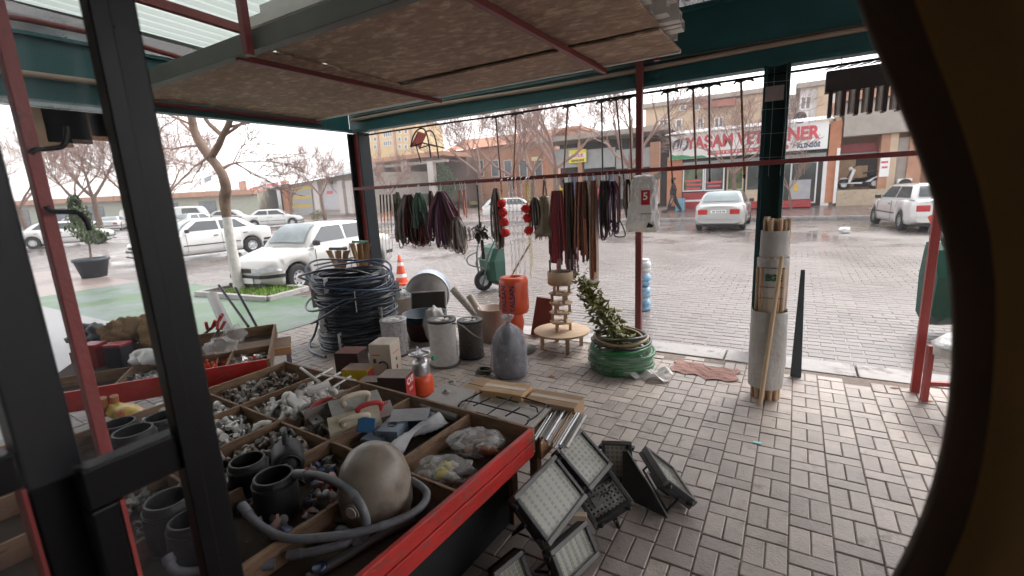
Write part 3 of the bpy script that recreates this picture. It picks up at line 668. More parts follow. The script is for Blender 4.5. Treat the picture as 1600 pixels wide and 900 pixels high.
MB().b2(-.06, .06, -1.8, FY - .12, zb, zb + .03).build('flange', m_tealb, bl); MB().b2(-.015, .01, -1.8, FY - .12, zb + .03, zb + .5).build('web', m_tealb, bl)
MB().b2(-.06, .06, -1.8, FY - .12, zb + .5, zb + .53).build('flange', m_tealb, bl)
MB().tube([(.06, -1.7 + i * .6, zb + .2 + .01 * math.sin(i)) for i in range(11)], .026, 8).build('conduit', m_cond, bl)
def post(name, label, x, y, z0, z1, w, mat, cat='pole'):
    return tag(MB().b2(x - w / 2, x + w / 2, y - w / 2, y + w / 2, z0, z1).build(name, mat, bevel=.004), label, cat)
post('red_pole', 'slim dark red pole carrying the white carrier bag', -1.37, FY - .11, -.02, 2.93, .062, m_oxide)
post('red_pole', 'slim red pole at the right end of the stall', .86, 4.36, 0, 2.56, .052, m_redst)
tag(MB().bar((-5.5, FY - .15, 1.78), (1.6, FY - .15, 1.765), .042, .042).build('hanging_rail', m_oxide, bevel=.003), 'dark red steel rail holding the hanging harness straps', 'rail')
tag(MB().tube([(-5.3 + i * .5, FY - .02, 2.515 + .004 * math.sin(i)) for i in range(17)], .011, 6).build('cane_rod', m_black), 'thin dark rod under the beam from which the canes hang', 'rod')
# board platform under the roof
PZ = 2.68
pf = thing('storage_platform', 'strand board storage platform hung under the roof on red battens', 'platform', (0, 0, PZ))
def board(x0, x1, y0, y1, z, tilt=(0, 0)):
    o = MB().box((0, 0, 0), (x1 - x0, y1 - y0, .015)).build('board', m_osb, pf, loc=((x0 + x1) / 2, (y0 + y1) / 2, z), rot=(tilt[0], tilt[1], 0)); return o
board(-5.44, -3.32, 2.16, 4.26, .012, (0, -.004)); board(-3.31, -.88, 2.16, 3.56, .03, (-.012, .004)); board(-3.31, -.88, 3.585, 4.27, .004, (.02, .0))
for a, b in (((365, 82), (682, 158)), ((760, 0), (940, 111)), ((240, 158), (496, 192))):
    p, q = g(*a, PZ - .02), g(*b, PZ - .02); x = (p.x + q.x) / 2
    MB().bar((x, 2.1, -.03), (x, max(q.y, 4.36), -.03), .042, .042).build('batten', m_oxide, pf, bevel=.003)
MB().b2(-5.5, -.85, 2.07, 2.15, -.035, .09).build('edge_channel', m_chan, pf, bevel=.004)
MB().b2(-5.47, -.88, 4.275, 4.30, -.01, .02).build('edge_strip', m_pvc, pf)
p = g(362, 60, PZ); MB().b2(p.x - .025, p.x + .025, 2.0, 2.05, -.08, .75).build('hanger', m_oxide, pf)
MB().b2(-1.05, -1.0, 2.0, 2.05, -.04, .75).build('hanger', m_oxide, pf); MB().b2(-1.1, -1.05, 4.3, 4.34, -.03, .7).build('hanger', m_oxide, pf)
# white profiles stored on the platform, hollow ends to the right
r4 = random.Random(21)
def profile_mesh(w, h, L, t=.006):
    mb = MB()
    for a in (-1, 1): mb.b2(-L, 0, a * (w / 2 - t / 2) - t / 2, a * (w / 2 - t / 2) + t / 2, 0, h)
    mb.b2(-L, 0, -w / 2 + t, w / 2 - t, 0, t); mb.b2(-L, 0, -w / 2 + t, w / 2 - t, h - t, h)
    return mb
pm_ = []
for w, h in ((.075, .06), (.06, .09), (.1, .07)):
    me = profile_mesh(w, h, 2.6).mesh('plastic_profile'); me.materials.append(m_pvc); pm_.append((me, w, h))
y = 2.32; k = 0
while y < 4.2:
    z = PZ + .05 + (.0 if y < 3.57 else -.02); lay = 1 if y > 3.75 else 3 if y > 3.2 else 4
    for j in range(lay):
        me, w, h = pm_[(k + j) % 3]
        o = ob('plastic_profile', me, loc=(-.86 + r4.uniform(-.09, .12), y, z), rot=(0, 0, r4.uniform(-.01, .01)))
        tag(o, 'hollow white plastic profile in the stack on the board platform', 'profile', 'white profiles stacked on the platform'); z += h + .003
    y += .108; k += 1
# roof sheets
def corrugated(name, x0, x1, y0, y1, z0, z1, mat, label, pitch=.16, amp=.035):
    n = int((x1 - x0) / pitch * 4); vs = []; fs = []
    for i in range(n + 1):
        x = x0 + (x1 - x0) * i / n; q = (0, 1, 1, 0)[i % 4] * amp
        vs += [(x, y0, z0 + q), (x, y1, z1 + q)]
    for i in range(n): fs.append((2 * i, 2 * i + 2, 2 * i + 3, 2 * i + 1))
    return tag(MB().add(vs, fs).build(name, mat), label, 'roof')
corrugated('roof_sheet', -5.75, -2.0, -1.7, 5.25, 3.55, 3.22, m_trans, 'pale translucent corrugated roof sheet letting daylight in at upper left')
corrugated('roof_sheet', -2.06, 3.7, -1.7, 5.25, 3.57, 3.24, m_galv, 'galvanised corrugated roof sheet over the right of the stall')
mb = MB(); mb.grid(lambda u, v: V((-7.35 + 1.65 * u, -1.7 + 6.95 * v, 3.58 - .33 * v + .05 * math.sin(u * 9 + v * 3) * math.sin(v * 5))), 16, 24)
tag(mb.build('metal_lining', m_galv), 'dented shiny metal sheet lining the roof at upper left', 'sheet')
for i, x in enumerate((-4.55, -3.1, -1.6, .2, 2.0)):
    tag(MB().bar((x, -1.6, 3.42), (x, 5.0, 3.15), .06, .07).build('roof_purlin', m_oxide), ['rusty roof bar at the edge of the translucent sheet', 'rusty roof bar under the middle of the translucent sheet', 'rusty roof bar above the middle of the platform', 'rusty roof bar above the plastic profiles', 'rusty roof bar at the right end'][i], 'roof bar')
p0, p1 = atx(0, 62, -5.3), atx(255, 57, -5.3)
tag(MB().tube([(-5.42, .2 + i * .35, 3.02 + .16 * math.sin(math.pi * i / 9)) for i in range(10)], .024, 8).build('curved_rib', m_oxide), 'curved dark roof rib against the shiny lining at upper left', 'roof bar')
tag(MB().bar((-5.0, 1.35, 3.3), (-1.0, 1.35, 3.3), .06, .08).build('roof_purlin', M('mossy_wood', (.16, .15, .09), rough=.8, var=.4, sc_=8)), 'mossy cross bar below the translucent sheet', 'roof bar')
# unseen shop walls behind the viewer; front walls added to block light
tag(MB().b2(-7.5, -1.08, -.35, -.2, -.1, 3.6).build('shop_front', M('shop_front_paint', (.3, .26, .22), rough=.8)), 'shop front wall to the left of the doorway', 'wall')
tag(MB().b2(.55, 3.6, -.35, -.2, -.1, 3.6).build('shop_front', MATS['shop_front_paint']), 'shop front wall to the right of the doorway', 'wall')
tag(MB().b2(-6, 3.6, -1.85, -1.7, -.1, 3.6).build('shop_wall', M('shop_wall_paint', (.35, .31, .27), rough=.8)), 'dim shop wall behind the stall', 'wall')
# neighbouring eave seen under the side beam
ev = thing('neighbour_eave', 'brown boarded eave of the next shop seen at upper left', 'eave', (0, 0, 0))
for i in range(5):
    a, b = atx(28 + i * 36, 172 + i * 1, -7.6), atx(60 + i * 36, 224 - i * 9, -7.6)
    MB().b2(-7.66, -7.6, a.y, a.y + .42, 2.42 + .05 * i, 2.85).build('plank', [m_card, m_brown, m_orange2][i % 3], ev)
MB().b2(-7.7, -7.55, -.6, 3.2, 2.86, 2.92).build('eave_sheet', m_galv, ev)

# ================================================================== the glazed door at the left
DX = -.92
m_pane = film('door_glass', (.22, .23, .26), clear=.95, rough=.04, sc_=1.5, bump=.05)
def dy(px, py, X=DX): return atx(px, py, X)
dor = thing('glazed_door', 'black steel door leaf with glass panes standing open at the left', 'door', (DX, .3, 0))
def B(x0, x1, y0, y1, z0, z1): return MB().b2(x0 - DX, x1 - DX, y0 - .3, y1 - .3, z0, z1)
ys0, ys1 = dy(239, 450).y, dy(298, 450).y
zr = dy(215, 735).z
yl = dy(140, 800).y
B(DX - .045, DX, ys0, ys1, .02, 2.35).build('stile', m_black, dor, bevel=.004)
B(DX - .02, DX + .012, ys0 - .012, ys0 + .014, .02, 2.35).build('glazing_bead', m_black, dor, bevel=.002)
B(DX - .04, DX + .0, yl, ys0 - .001, zr - .035, zr + .035).build('rail', m_black, dor, bevel=.004)
B(DX - .04, DX + .001, yl, yl + .038, .02, zr - .036).build('lower_stile', m_black, dor, bevel=.004)
B(DX - .04, DX + .002, yl + .0381, yl + .044, .02, zr - .036).build('red_edge', m_redst, dor)
B(DX - .04, DX, yl, ys0 - .001, .02, .1).build('bottom_rail', m_black, dor, bevel=.004)
B(DX - .022, DX - .018, yl + .04, ys0, .1, zr - .03).build('pane', m_pane, dor)
B(DX - .022, DX - .018, yl - .06, ys0, zr + .03, 2.3).build('pane', m_pane, dor)
for zz in (.9, 1.16, 1.9):
    B(DX - .001, DX + .006, ys0 + .01, ys0 + .02, zz, zz + .06).build('weld_bead', m_black, dor)
# fixed frame behind it
JX = -1.0
jm = thing('door_frame', 'black steel door frame post with side glazing at the left edge', 'door frame', (JX, .12, 0))
yj0, yj1 = atx(52, 800, JX).y, atx(72, 500, JX).y
def Bj(x0, x1, y0, y1, z0, z1): return MB().b2(x0 - JX, x1 - JX, y0 - .12, y1 - .12, z0, z1)
Bj(JX - .06, JX, yj0, yj1, 0, 2.6).build('jamb', m_black, jm, bevel=.004)
zj = atx(22, 740, JX).z
Bj(JX - .05, JX - .005, yj0 - .6, yj0 - .001, zj - .03, zj + .03).build('rail', m_black, jm, bevel=.004)
Bj(JX - .03, JX - .026, yj0 - .6, yj0 - .001, .05, 2.5).build('pane', m_pane, jm)
Bj(JX - .05, JX - .002, yj0 - .006, yj0 - .0005, 0, zj - .031).build('red_edge', m_redst, jm)
# red pole behind the glass with two wrought hooks
RX = -1.55
yr = atx(108, 480, RX).y
tag(MB().b2(RX - .016, RX + .016, yr - .014, yr + .014, 0, 2.5).build('red_pole', m_redst, bevel=.003), 'red pole with iron hooks seen through the door glass', 'pole')
for i, (a, pts) in enumerate((((48, 240), [(48, 240), (56, 234), (80, 232), (98, 228), (104, 212), (104, 198)]), ((72, 322), [(72, 322), (80, 330), (104, 331), (122, 333), (134, 345), (140, 360)]))):
    tag(MB().tube(spline([atx(x, y, RX + .04) for x, y in pts], 5), .0062, 8).build('iron_hook', m_black), ['upper black iron hook curling up from the red pole', 'lower black iron hook curling down from the red pole'][i], 'hook')
# ================================================================== trees
m_bark = M('bark', (.18, .12, .09), rough=.9, var=.35, sc_=6, bump=.6, bsc=25)
m_twig = M('twig', (.28, .18, .15), rough=.9, var=.2, sc_=3, bump=0)
m_lime = M('whitewash', (.55, .53, .50), rough=.85, var=.2, sc_=8, wear=(.30, .26, .22), wamt=.35, wsc=14, bump=.4, bsc=25)
def grow(mb, r, p, d, L, rad, lev, maxlev, up=.12, spread=.6, minr=.007, tips=None):
    n = 4 if lev < 2 else 3; pts = [V(p)]; q = V(p); d = V(d).normalized()
    for i in range(n):
        d = (d + V((r.uniform(-1, 1), r.uniform(-1, 1), r.uniform(-.6, 1))) * .17 + V((0, 0, up * .3))).normalized(); q = q + d * (L / n); pts.append(q)
    r1 = max(minr, rad * .55); rs = [rad + (r1 - rad) * i / n for i in range(n + 1)]
    mb.tube(pts, rs, 6 if lev < 2 else 4 if lev < 3 else 3, caps=False)
    if lev >= maxlev: return
    kids = r.choice((3, 4, 4)) if lev > 0 else 4
    if lev >= 2: kids = r.choice((4, 5))
    for k in range(kids):
        t = r.uniform(.35, 1) if k else 1.0
        i = min(n - 1, int(t * n)); f = t * n - i; bp = pts[i].lerp(pts[i + 1], f) if i < n else pts[n]
        dd = (pts[i + 1] - pts[i]).normalized(); _, s, u = frame(dd); a = r.uniform(0, 6.283)
        nd = (dd + (s * math.cos(a) + u * math.sin(a)) * r.uniform(.5, 1.1) * spread * 1.3 + V((0, 0, up))).normalized()
        grow(mb, r, bp, nd, L * r.uniform(.58, .8), max(minr, rs[i] * r.uniform(.45, .62)), lev + 1, maxlev, up, spread, minr, tips)
def bare_tree(name, label, seed, H, rad, trunk_h, maxlev=5, spread=.62, group=None, minr=.0062, up=.12, limbs=4):
    r = random.Random(seed); t = thing(name, label, 'tree', group=group)
    pts = [V((0, 0, -.2))]; q = V((0, 0, -.2)); d = V((0, 0, 1))
    for i in range(6): d = (d + V((r.uniform(-1, 1), r.uniform(-1, 1), 0)) * .1).normalized(); q = q + d * ((trunk_h + .2) / 6); pts.append(q)
    MB().tube(spline(pts, 3), [rad * (1.25 - .55 * i / 18) for i in range(19)], 10).build('trunk', m_bark, t)
    mb = MB()
    for k in range(limbs):
        a = 6.283 * k / limbs + r.uniform(-.4, .4); nd = V((math.cos(a) * .75, math.sin(a) * .75, r.uniform(.55, 1.1)))
        grow(mb, r, pts[-1] - d * .05, nd, (H - trunk_h) * .42, rad * .55, 1, maxlev, up, spread, minr)
    mb.build('crown', m_twig, t); return t
protoA = bare_tree('bare_tree', 'a', 1, 6.5, .13, 1.9, group='bare street trees', maxlev=5)
protoB = bare_tree('bare_tree', 'b', 12, 5.2, .10, 1.6, group='bare street trees', maxlev=5, spread=.75)
protoC = bare_tree('bare_tree', 'c', 33, 4.2, .07, 1.4, group='bare street trees', maxlev=4, spread=.5, up=.3)
used = set()
def put_tree(proto, label, p, rz, s=1.0):
    if proto.name in used: o = dup(proto)
    else: o = proto; used.add(proto.name)
    o.location = p; o.rotation_euler = (0, 0, rz); o.scale = (s, s, s); o['label'] = label; return o
def gy(px, Y, z=0.0): p = at(px, 320, Y); return V((p.x, p.y, z))
put_tree(protoA, 'bare tree with wide crown in front of the grey arcade panels', gy(872, 26, .1), .4, 1.5)
put_tree(protoA, 'bare tree with a leaning forked trunk behind the slim red pole', gy(985, 25.2, .1), 2.2, 1.35)
put_tree(protoB, 'bare tree whose thin branches cross the clinic sign', gy(1146, 25.6, .2), 1.2, 1.15)
put_tree(protoA, 'tall bare tree between the evergreen and the grey arcade', gy(800, 31, .0), 3.6, 1.5)
put_tree(protoB, 'bare tree behind the hanging red stool', gy(752, 38, .1), 5.1, 2.2)
put_tree(protoB, 'small bare tree beside the yellow and grey shutter, right side', gy(505, 26.5, 0), 0.3, 1.35)
put_tree(protoC, 'small upright bare tree left of the yellow and grey shutter', gy(452, 28, 0), 1.3, 1.7)
put_tree(protoB, 'bare tree over the parked cars left of the near trunk', gy(262, 17, -.05), 2.0, 1.6)
put_tree(protoA, 'bare tree seen through the door glass beside the lower hook', gy(150, 14.5, -.05), 2.9, 1.5)
put_tree(protoB, 'bare tree seen through the door glass over the potted shrub', gy(205, 16, -.05), 4.4, 1.7)
put_tree(protoC, 'slender bare tree at the far left of the car park', gy(105, 13, -.05), .8, 2.0)
put_tree(protoB, 'bare tree at the far left edge behind the red pole', gy(32, 9.5, -.05), 1.8, 1.4)
put_tree(protoC, 'small bare tree in the gap left of the stall corner post', gy(536, 36, .1), 3.0, 1.3)
put_tree(protoB, 'bare tree in front of the pale posted arcade', gy(612, 33, .1), .9, 1.2)
put_tree(protoC, 'bare tree beyond the clinic car at the green post', gy(1236, 25.5, .2), 2.4, .7)
put_tree(protoB, 'bare tree in front of the brick block', gy(832, 41, .1), 2.7, 2.1)
# the near tree, whitewashed to shoulder height
nt = thing('street_tree', 'near street tree with whitewashed lower trunk and forked limbs', 'tree', (0, 0, 0))
TY = 4.9
tp = [at(x, y, TY) for x, y in ((376, 458), (368, 420), (360, 375), (354, 337))]
MB().tube(spline(tp, 4), [.108 - .0024 * i for i in range(13)], 12).build('whitewashed_trunk', m_lime, nt)
tp2 = [at(x, y, TY) for x, y in ((354.4, 340), (351, 312), (353, 292), (345, 268), (328, 245))]
MB().tube(spline(tp2, 4), [.08, .085, .09, .094, .098, .098, .096, .092, .09, .09, .088, .085, .082, .079, .076, .074, .07], 12).build('trunk', m_bark, nt)
mb = MB()
for pl, r0 in (([(330, 248), (314, 226), (304, 205), (298, 180), (280, 140)], .088), ([(330, 246), (341, 228), (348, 212), (358, 192), (372, 150)], .065), ([(348, 212), (334, 200), (322, 186), (310, 150)], .045)):
    q = [at(x, y, TY) for x, y in pl]; sp = spline(q, 4); mb.tube(sp, [r0 * (1 - .35 * i / len(sp)) for i in range(len(sp))], 8)
rr = random.Random(8)
mbx = MB()
for (x, y, dx, dz, L) in ((300, 195, -1, .3, 1.3), (316, 228, -1, .1, 1.5), (345, 216, 1, .5, 1.2), (352, 200, .8, .2, 1.4), (290, 165, -.6, .6, 1.5), (366, 170, .8, .6, 1.5), (325, 240, -1, -.25, 1.2), (310, 160, .2, 1, 1.5), (350, 262, 1, .05, .8), (302, 208, -1, .55, 1.8)):
    grow(mbx, rr, at(x, y, TY), V((dx, rr.uniform(-.4, .6), dz)), L, .028, 2, 5, .05, .6, .005)
mb.build('limb', m_bark, nt); mbx.build('crown', m_twig, nt)
# evergreen
def leafy(mb, r, c, rad, n, size):
    for i in range(n):
        v = V((r.gauss(0, 1), r.gauss(0, 1), r.gauss(0, 1))); v = v.normalized() * (r.random() ** .45)
        p = V(c) + V((v.x * rad[0], v.y * rad[1], v.z * rad[2])); a = V((r.gauss(0, 1), r.gauss(0, 1), r.gauss(0, 1))).normalized(); _, s, u = frame(a)
        k = size * r.uniform(.6, 1.3); mb.add([p - s * k * .4, p + u * k, p + s * k * .4, p - u * k], [(0, 1, 2, 3)])
m_leafd = M('evergreen_leaf', (.075, .105, .05), rough=.6, var=.5, sc_=1.5, bump=0)
ev2 = thing('evergreen_tree', 'green leafy tree among the bare ones by the brick block', 'tree', gy(697, 34, 0))
MB().tube([(0, 0, -.2), (.1, 0, 1.2), (.05, .1, 2.6)], [.12, .1, .06], 8).build('trunk', m_bark, ev2)
mb = MB(); r = random.Random(4)
for c, rad in (((0, 0, 2.3), (.9, .9, .9)), ((.6, 0, 1.9), (.7, .7, .6)), ((-.5, .2, 3.0), (.8, .7, .7)), ((.3, 0, 3.5), (.6, .6, .7)), ((-.2, 0, 4.1), (.35, .35, .5)), ((.9, .2, 2.7), (.5, .5, .5))): leafy(mb, r, c, rad, 700, .075)
mb.build('crown', m_leafd, ev2)
# potted shrub at the left
pp = g(148, 432, -.02); ps = thing('potted_shrub', 'young conifer in a dark grey pot on the brown paving', 'potted plant', (pp.x, pp.y, -.03))
MB().lathe([(0, 0), (.26, 0), (.36, .42), (.39, .43), (.39, .5), (.34, .5), (.32, .4), (0, .4)], n=20).build('pot', M('dark_pot', (.045, .055, .065), rough=.6), ps)
MB().tube([(0, 0, .38), (.02, .03, .8), (-.05, 0, 1.5)], [.03, .025, .012], 6).build('stem', m_bark, ps)
mb = MB()
for c, rad in (((0, 0, 1.25), (.38, .38, .3)), ((-.1, 0, 1.6), (.28, .28, .3)), ((.25, .1, 1.05), (.35, .3, .2)), ((-.2, 0, 1.9), (.15, .15, .25))): leafy(mb, r, c, rad, 420, .06)
mb.build('foliage', m_leafd, ps)
wv = thing('hedge_bush', 'small pale bush at the foot of the tree by the shutters', 'bush', gy(498, 26.2, 0)); mb = MB(); leafy(mb, r, (-.4, 0, .5), (.7, .5, .55), 400, .08); mb.build('foliage', M('pale_leaf', (.2, .2, .1), rough=.7), wv)

# ================================================================== vehicles
m_tyre = M('tyre', (.018, .018, .019), rough=.75, var=.3, sc_=8)
m_rim = M('alloy', (.48, .49, .50), rough=.35, metal=.6, var=.1)
m_cglass = M('car_glass', (.045, .055, .058), rough=.05, var=.3, sc_=1.2, bump=0, spec=.8)
m_cglassl = M('screen_glass', (.26, .31, .32), rough=.08, var=.3, sc_=1.2, bump=0, spec=.8)
m_trim = M('black_trim', (.02, .02, .022), rough=.5, var=.2)
m_lampr = M('tail_lens', (.42, .02, .02), rough=.15, var=.15, bump=0)
m_lampw = M('head_lens', (.55, .56, .57), rough=.1, var=.3, sc_=6, bump=0)
m_plate = M('number_plate', (.75, .75, .74), rough=.4, var=.05)
def paint(n, c): return M(n, c, rough=.22, var=.08, sc_=1.2, bump=0, coat=1.0, wear=[x * .8 for x in c], wamt=.3, wsc=3)
m_pw, m_ps, m_psl = paint('white_car_paint', (.60, .60, .585)), paint('pale_silver_paint', (.46, .455, .44)), paint('silver_car_paint', (.42, .42, .41))
def interp(tab, x):
    for (a, va), (b, vb) in zip(tab, tab[1:]):
        if x <= b: t = (x - a) / (b - a) if b > a else 0; t = max(0, min(1, t)); return va + (vb - va) * (t * t * (3 - 2 * t) * .5 + t * .5)
    return tab[-1][1]
def make_car(label, pm, L=4.3, W=1.69, H=1.42, kind='sedan', trimm=None, name='parked_car', group=None):
    t = thing(name, label, 'van' if kind == 'van' else 'car', group=group); h = L / 2; w = W / 2
    if kind == 'van': top = [(-h, .98), (-h + .1, 1.0), (h - 1.0, 1.0), (h - .2, .86), (h, .66)]; xa, xb, xc, xd = h - .75, h - 1.35, -h + .12, -h + .03
    elif kind == 'hatch': top = [(-h, .9), (-h + .08, .98), (h - 1.2, .94), (h - .2, .76), (h, .62)]; xa, xb, xc, xd = h - 1.05, h - 1.8, -h + .65, -h + .1
    else: top = [(-h, .86), (-h + .08, .96), (-h + .75, .99), (h - 1.25, .95), (h - .22, .76), (h - .04, .66), (h, .6)]; xa, xb, xc, xd = h - 1.12, h - 1.82, -h + 1.22, -h + .60
    xf, xr, ra = h - .76, -h + .86, .355
    bot = lambda x: max([.2 + .1 * max(0, abs(x) - h + .35) / .35] + [.3 + math.sqrt(max(0, ra * ra - (x - c) ** 2)) for c in (xf, xr) if abs(x - c) < ra])
    wid = [(-h, .78 * w), (-h + .1, .92 * w), (-h + .6, w), (h - .8, w), (h - .3, .92 * w), (h - .08, .76 * w), (h, .58 * w)]
    xs = sorted(set([round(-h + L * i / 40, 4) for i in range(41)] + [round(c + ra * k, 4) for c in (xf, xr) for k in (-1.001, -.97, -.85, -.6, -.3, 0, .3, .6, .85, .97, 1.001)]))
    tt = [(0, 0, 0), (.86, 0, 0), (.965, .05, 0), (1.0, .22, 0), (1.005, .5, 0), (.995, .72, 0), (.965, .88, 0), (.90, .965, 0), (.72, 1.0, 0), (.36, 1, .015), (0, 1, .02)]
    mb = MB(); ring = []
    for x in xs:
        zb, zt, ww = bot(x), interp(top, x), interp(wid, x)
        half = [(k * ww, zb + f * (zt - zb) + e) for k, f, e in tt]
        ring.append([(x, y, z) for y, z in half] + [(x, -y, z) for y, z in half[-2:0:-1]])
    n = len(ring[0]); vs = [p for rg in ring for p in rg]
    mb.add(vs, [(i * n + k, i * n + (k + 1) % n, (i + 1) * n + (k + 1) % n, (i + 1) * n + k) for i in range(len(xs) - 1) for k in range(n)], True)
    mb.add(ring[0], [tuple(range(n))]); mb.add(ring[-1], [tuple(range(n - 1, -1, -1))])
    body = mb.build('body', pm, t)
    MB().b2(-h + .25, h - .25, -w + .24, w - .24, .17, .62).build('underbody', m_trim, t)
    # cabin
    wb, wr = .90 * w, .70 * w; zt_ = H - .02
    prof = [(xd, .0), (xc, 1.0), (xc + .25, 1.0), (xb - .1, 1.0), (xb, .985), (xa, .0)]
    cxs = [xd + (xc - xd) * i / 6 for i in range(6)] + [xc + (xb - xc) * i / 8 for i in range(8)] + [xb + (xa - xb) * i / 6 for i in range(7)]
    ring = []
    for x in cxs:
        if x < xc: f = math.sin((x - xd) / (xc - xd) * math.pi / 2) ** .9 if xc > xd else 1
        elif x > xb: f = math.sin((xa - x) / (xa - xb) * math.pi / 2) ** .9
        else: f = 1 + .02 * math.sin((x - xc) / (xb - xc) * math.pi)
        zb = interp(top, x) - .03; ztp = zb + f * (zt_ - zb); ytp = wb + (wr - wb) * f
        half = [(wb, zb), (wb + (ytp - wb) * .9, zb + (ztp - zb) * .9), (ytp * .93, zb + (ztp - zb) * .975), (ytp * .72, ztp), (0, ztp + .02 * f)]
        ring.append([(x, y, z) for y, z in half] + [(x, -y, z) for y, z in half[-2::-1]])
    n = len(ring[0]); mb = MB(); vs = [p for rg in ring for p in rg]
    mb.add(vs, [(i * n + k, i * n + k + 1, (i + 1) * n + k + 1, (i + 1) * n + k) for i in range(len(cxs) - 1) for k in range(n - 1)], True)
    mb.build('cabin', pm, t)
    # glass panes, just proud of the cabin
    def side(x0, x1, f0, f1, s):
        out = []
        for (x, f) in ((x0, f0), (x1, f0)): out.append((x, f))
        pts = []
        for (xx, ff) in ((x0[0], f0), (x1[0], f0), (x1[1], f1), (x0[1], f1)):
            zb = interp(top, xx) - .03; z = zb + ff * (zt_ - zb); y = (wb + (wr - wb) * ff) + .008; pts.append((xx, s * y, z))
        return pts
    zbel, ztop_ = .14, .86
    ms = (xa - xb); rs_ = (xc - xd)
    xm = (xa + xd) / 2 - .02
    for s in (1, -1):
        for (a, b) in (((xm + .04, xm + .04), (xa - ms * .28, xa - ms * .93)), ((xd + rs_ * .42 + .05, xd + rs_ * .95 + .06), (xm - .04, xm - .04))):
            if kind == 'van' and a[0] < xm: continue
            p = side(a, b, zbel, ztop_, s); q = [V(v) + V((0, -s * .02, 0)) for v in p]
            MB().add([V(v) for v in p] + q, [(0, 1, 2, 3), (7, 6, 5, 4)] + [(i, i + 4, (i + 1) % 4 + 4, (i + 1) % 4) for i in range(4)]).build('side_window', m_cglass, t)
    def screen(xl, xh, nm, gm):
        pts = []
        for f in (.10, .35, .6, .88):
            ff = math.sin(f * math.pi / 2) ** .9; x = xl + (xh - xl) * f; zb = interp(top, x) - .03; z = zb + ff * (zt_ - zb); y = (wb + (wr - wb) * ff) * .86; sg = 1 if xl > xh else -1
            pts.append([V((x + sg * .022, k * y, z + .016 + .012 * (1 - k * k))) for k in (-1, -.5, 0, .5, 1)])
        mb = MB(); mb.add([p for r_ in pts for p in r_], [(j * 5 + i, j * 5 + i + 1, j * 5 + 6 + i, j * 5 + 5 + i) for j in range(3) for i in range(4)], True); mb.build(nm, gm, t)
    screen(xa, xb, 'windscreen', m_cglassl)
    if kind != 'van': screen(xd, xc, 'rear_window', m_cglassl if kind == 'sedan' else m_cglass)
    # wheels
    tyre = [(.17, -.09), (.26, -.1), (.30, -.085), (.312, -.05), (.312, .05), (.30, .085), (.26, .1), (.17, .09)]
    rim = [(.0, .075), (.05, .08), (.07, .07), (.17, .078), (.19, .09), (.2, .085), (.2, .03), (0, .03)]
    for x in (xf, xr):
        for s in (1, -1):
            R = rotm(rx=-s * math.pi / 2)
            wh = MB().lathe(tyre, (x, s * (w - .11), .312), 22, R).build('wheel', m_tyre, t)
            rm = MB().lathe(rim, (x, s * (w - .11), .312), 20, R).build('rim', m_rim, wh)
            mbs = MB()
            for k in range(7):
                a = k * 6.283 / 7; c = V((x + .125 * math.cos(a), s * (w - .11 + .081), .312 + .125 * math.sin(a))); mbs.cyl(c, c + V((0, s * .004, 0)), .022, n=8)
            mbs.build('rim_hole', m_trim, wh)
    tm = trimm or m_trim
    mb = MB()
    def band(x0, x1, z0, z1, m, nm, k=1.012, nst=9):
        mbb = MB(); q = []
        for i in range(nst):
            x = x0 + (x1 - x0) * i / (nst - 1); y = interp(wid, x) * k + .004; q.append((x, y))
        for s in (1, -1): mbb.add([(x, s * y, z) for x, y in q for z in (z0, z1)], [(2 * i, 2 * i + 1, 2 * i + 3, 2 * i + 2) for i in range(nst - 1)], True)
        return mbb
    yf, yb = interp(wid, h), interp(wid, -h)
    mb = band(h - .42, h, .40, .47, tm, 'b'); mb.b2(h - .02, h + .025, -yf * 1.01, yf * 1.01, .40, .47); mb.build('front_bumper', tm, t)
    mb = band(-h, -h + .42, .46, .54, tm, 'b'); mb.b2(-h - .03, -h + .02, -yb * 1.01, yb * 1.01, .46, .54); mb.build('rear_bumper', tm, t)
    band(xr + .42, xf - .42, .5, .535, m_trim, 'm').build('side_moulding', m_trim, t)
    for s in (1, -1):
        q = [(h - .36 + .36 * i / 8, interp(wid, h - .36 + .36 * i / 8) * 1.0) for i in range(9)]; mbh = MB(); mbh.add([(x + .012, s * (y + .008 - e), z0 + (.03 * (1 - i / 8) if e == 0 else 0)) for i, (x, y) in enumerate(q) for z0, e in ((.515, 0), (.515 + .03 + .075 * min(1, i / 2.5), .02))], [(2 * i, 2 * i + 1, 2 * i + 3, 2 * i + 2) for i in range(8)], True); mbh.b2(h + .004, h + .014, s * yf * .99, s * .24, .525, .60); mbh.build('headlight', m_lampw, t)
        MB().b2(-h - .012, -h + .18, s * yb * 1.035 - s * .0, s * (yb - .3), .62, .80).build('tail_light', m_lampr, t, bevel=.012)
        MB().box((xa - .22, s * (w * .93 + .08), 1.0), (.1, .17, .12)).build('mirror', m_trim, t, bevel=.025)
        for x in (xm + .2, xm - .8):
            if abs(x - xr) > .1: MB().box((x, s * (w * 1.0 + .012), .80), (.15, .02, .028)).build('door_handle', m_trim, t)
        mbs = MB()
        for x in (xm, xa - .18): mbs.b2(x - .004, x + .004, s * (w * .995), s * (w * 1.009), .3, .9)
        mbs.build('door_seam', m_trim, t)
    MB().b2(h - .05, h + .012, -.22, .22, .52, .60).build('grille', m_trim, t)
    MB().b2(h + .0, h + .03, -.26, .26, .30, .41).build('number_plate', m_plate, t)
    MB().b2(h - .03, h + .012, -.6, .6, .24, .29).build('air_intake', m_trim, t)
    np_ = MB().b2(-h - .014, -h + .02, -.26, .26, .66, .77).build('number_plate', m_plate, t)
    mbs = MB()
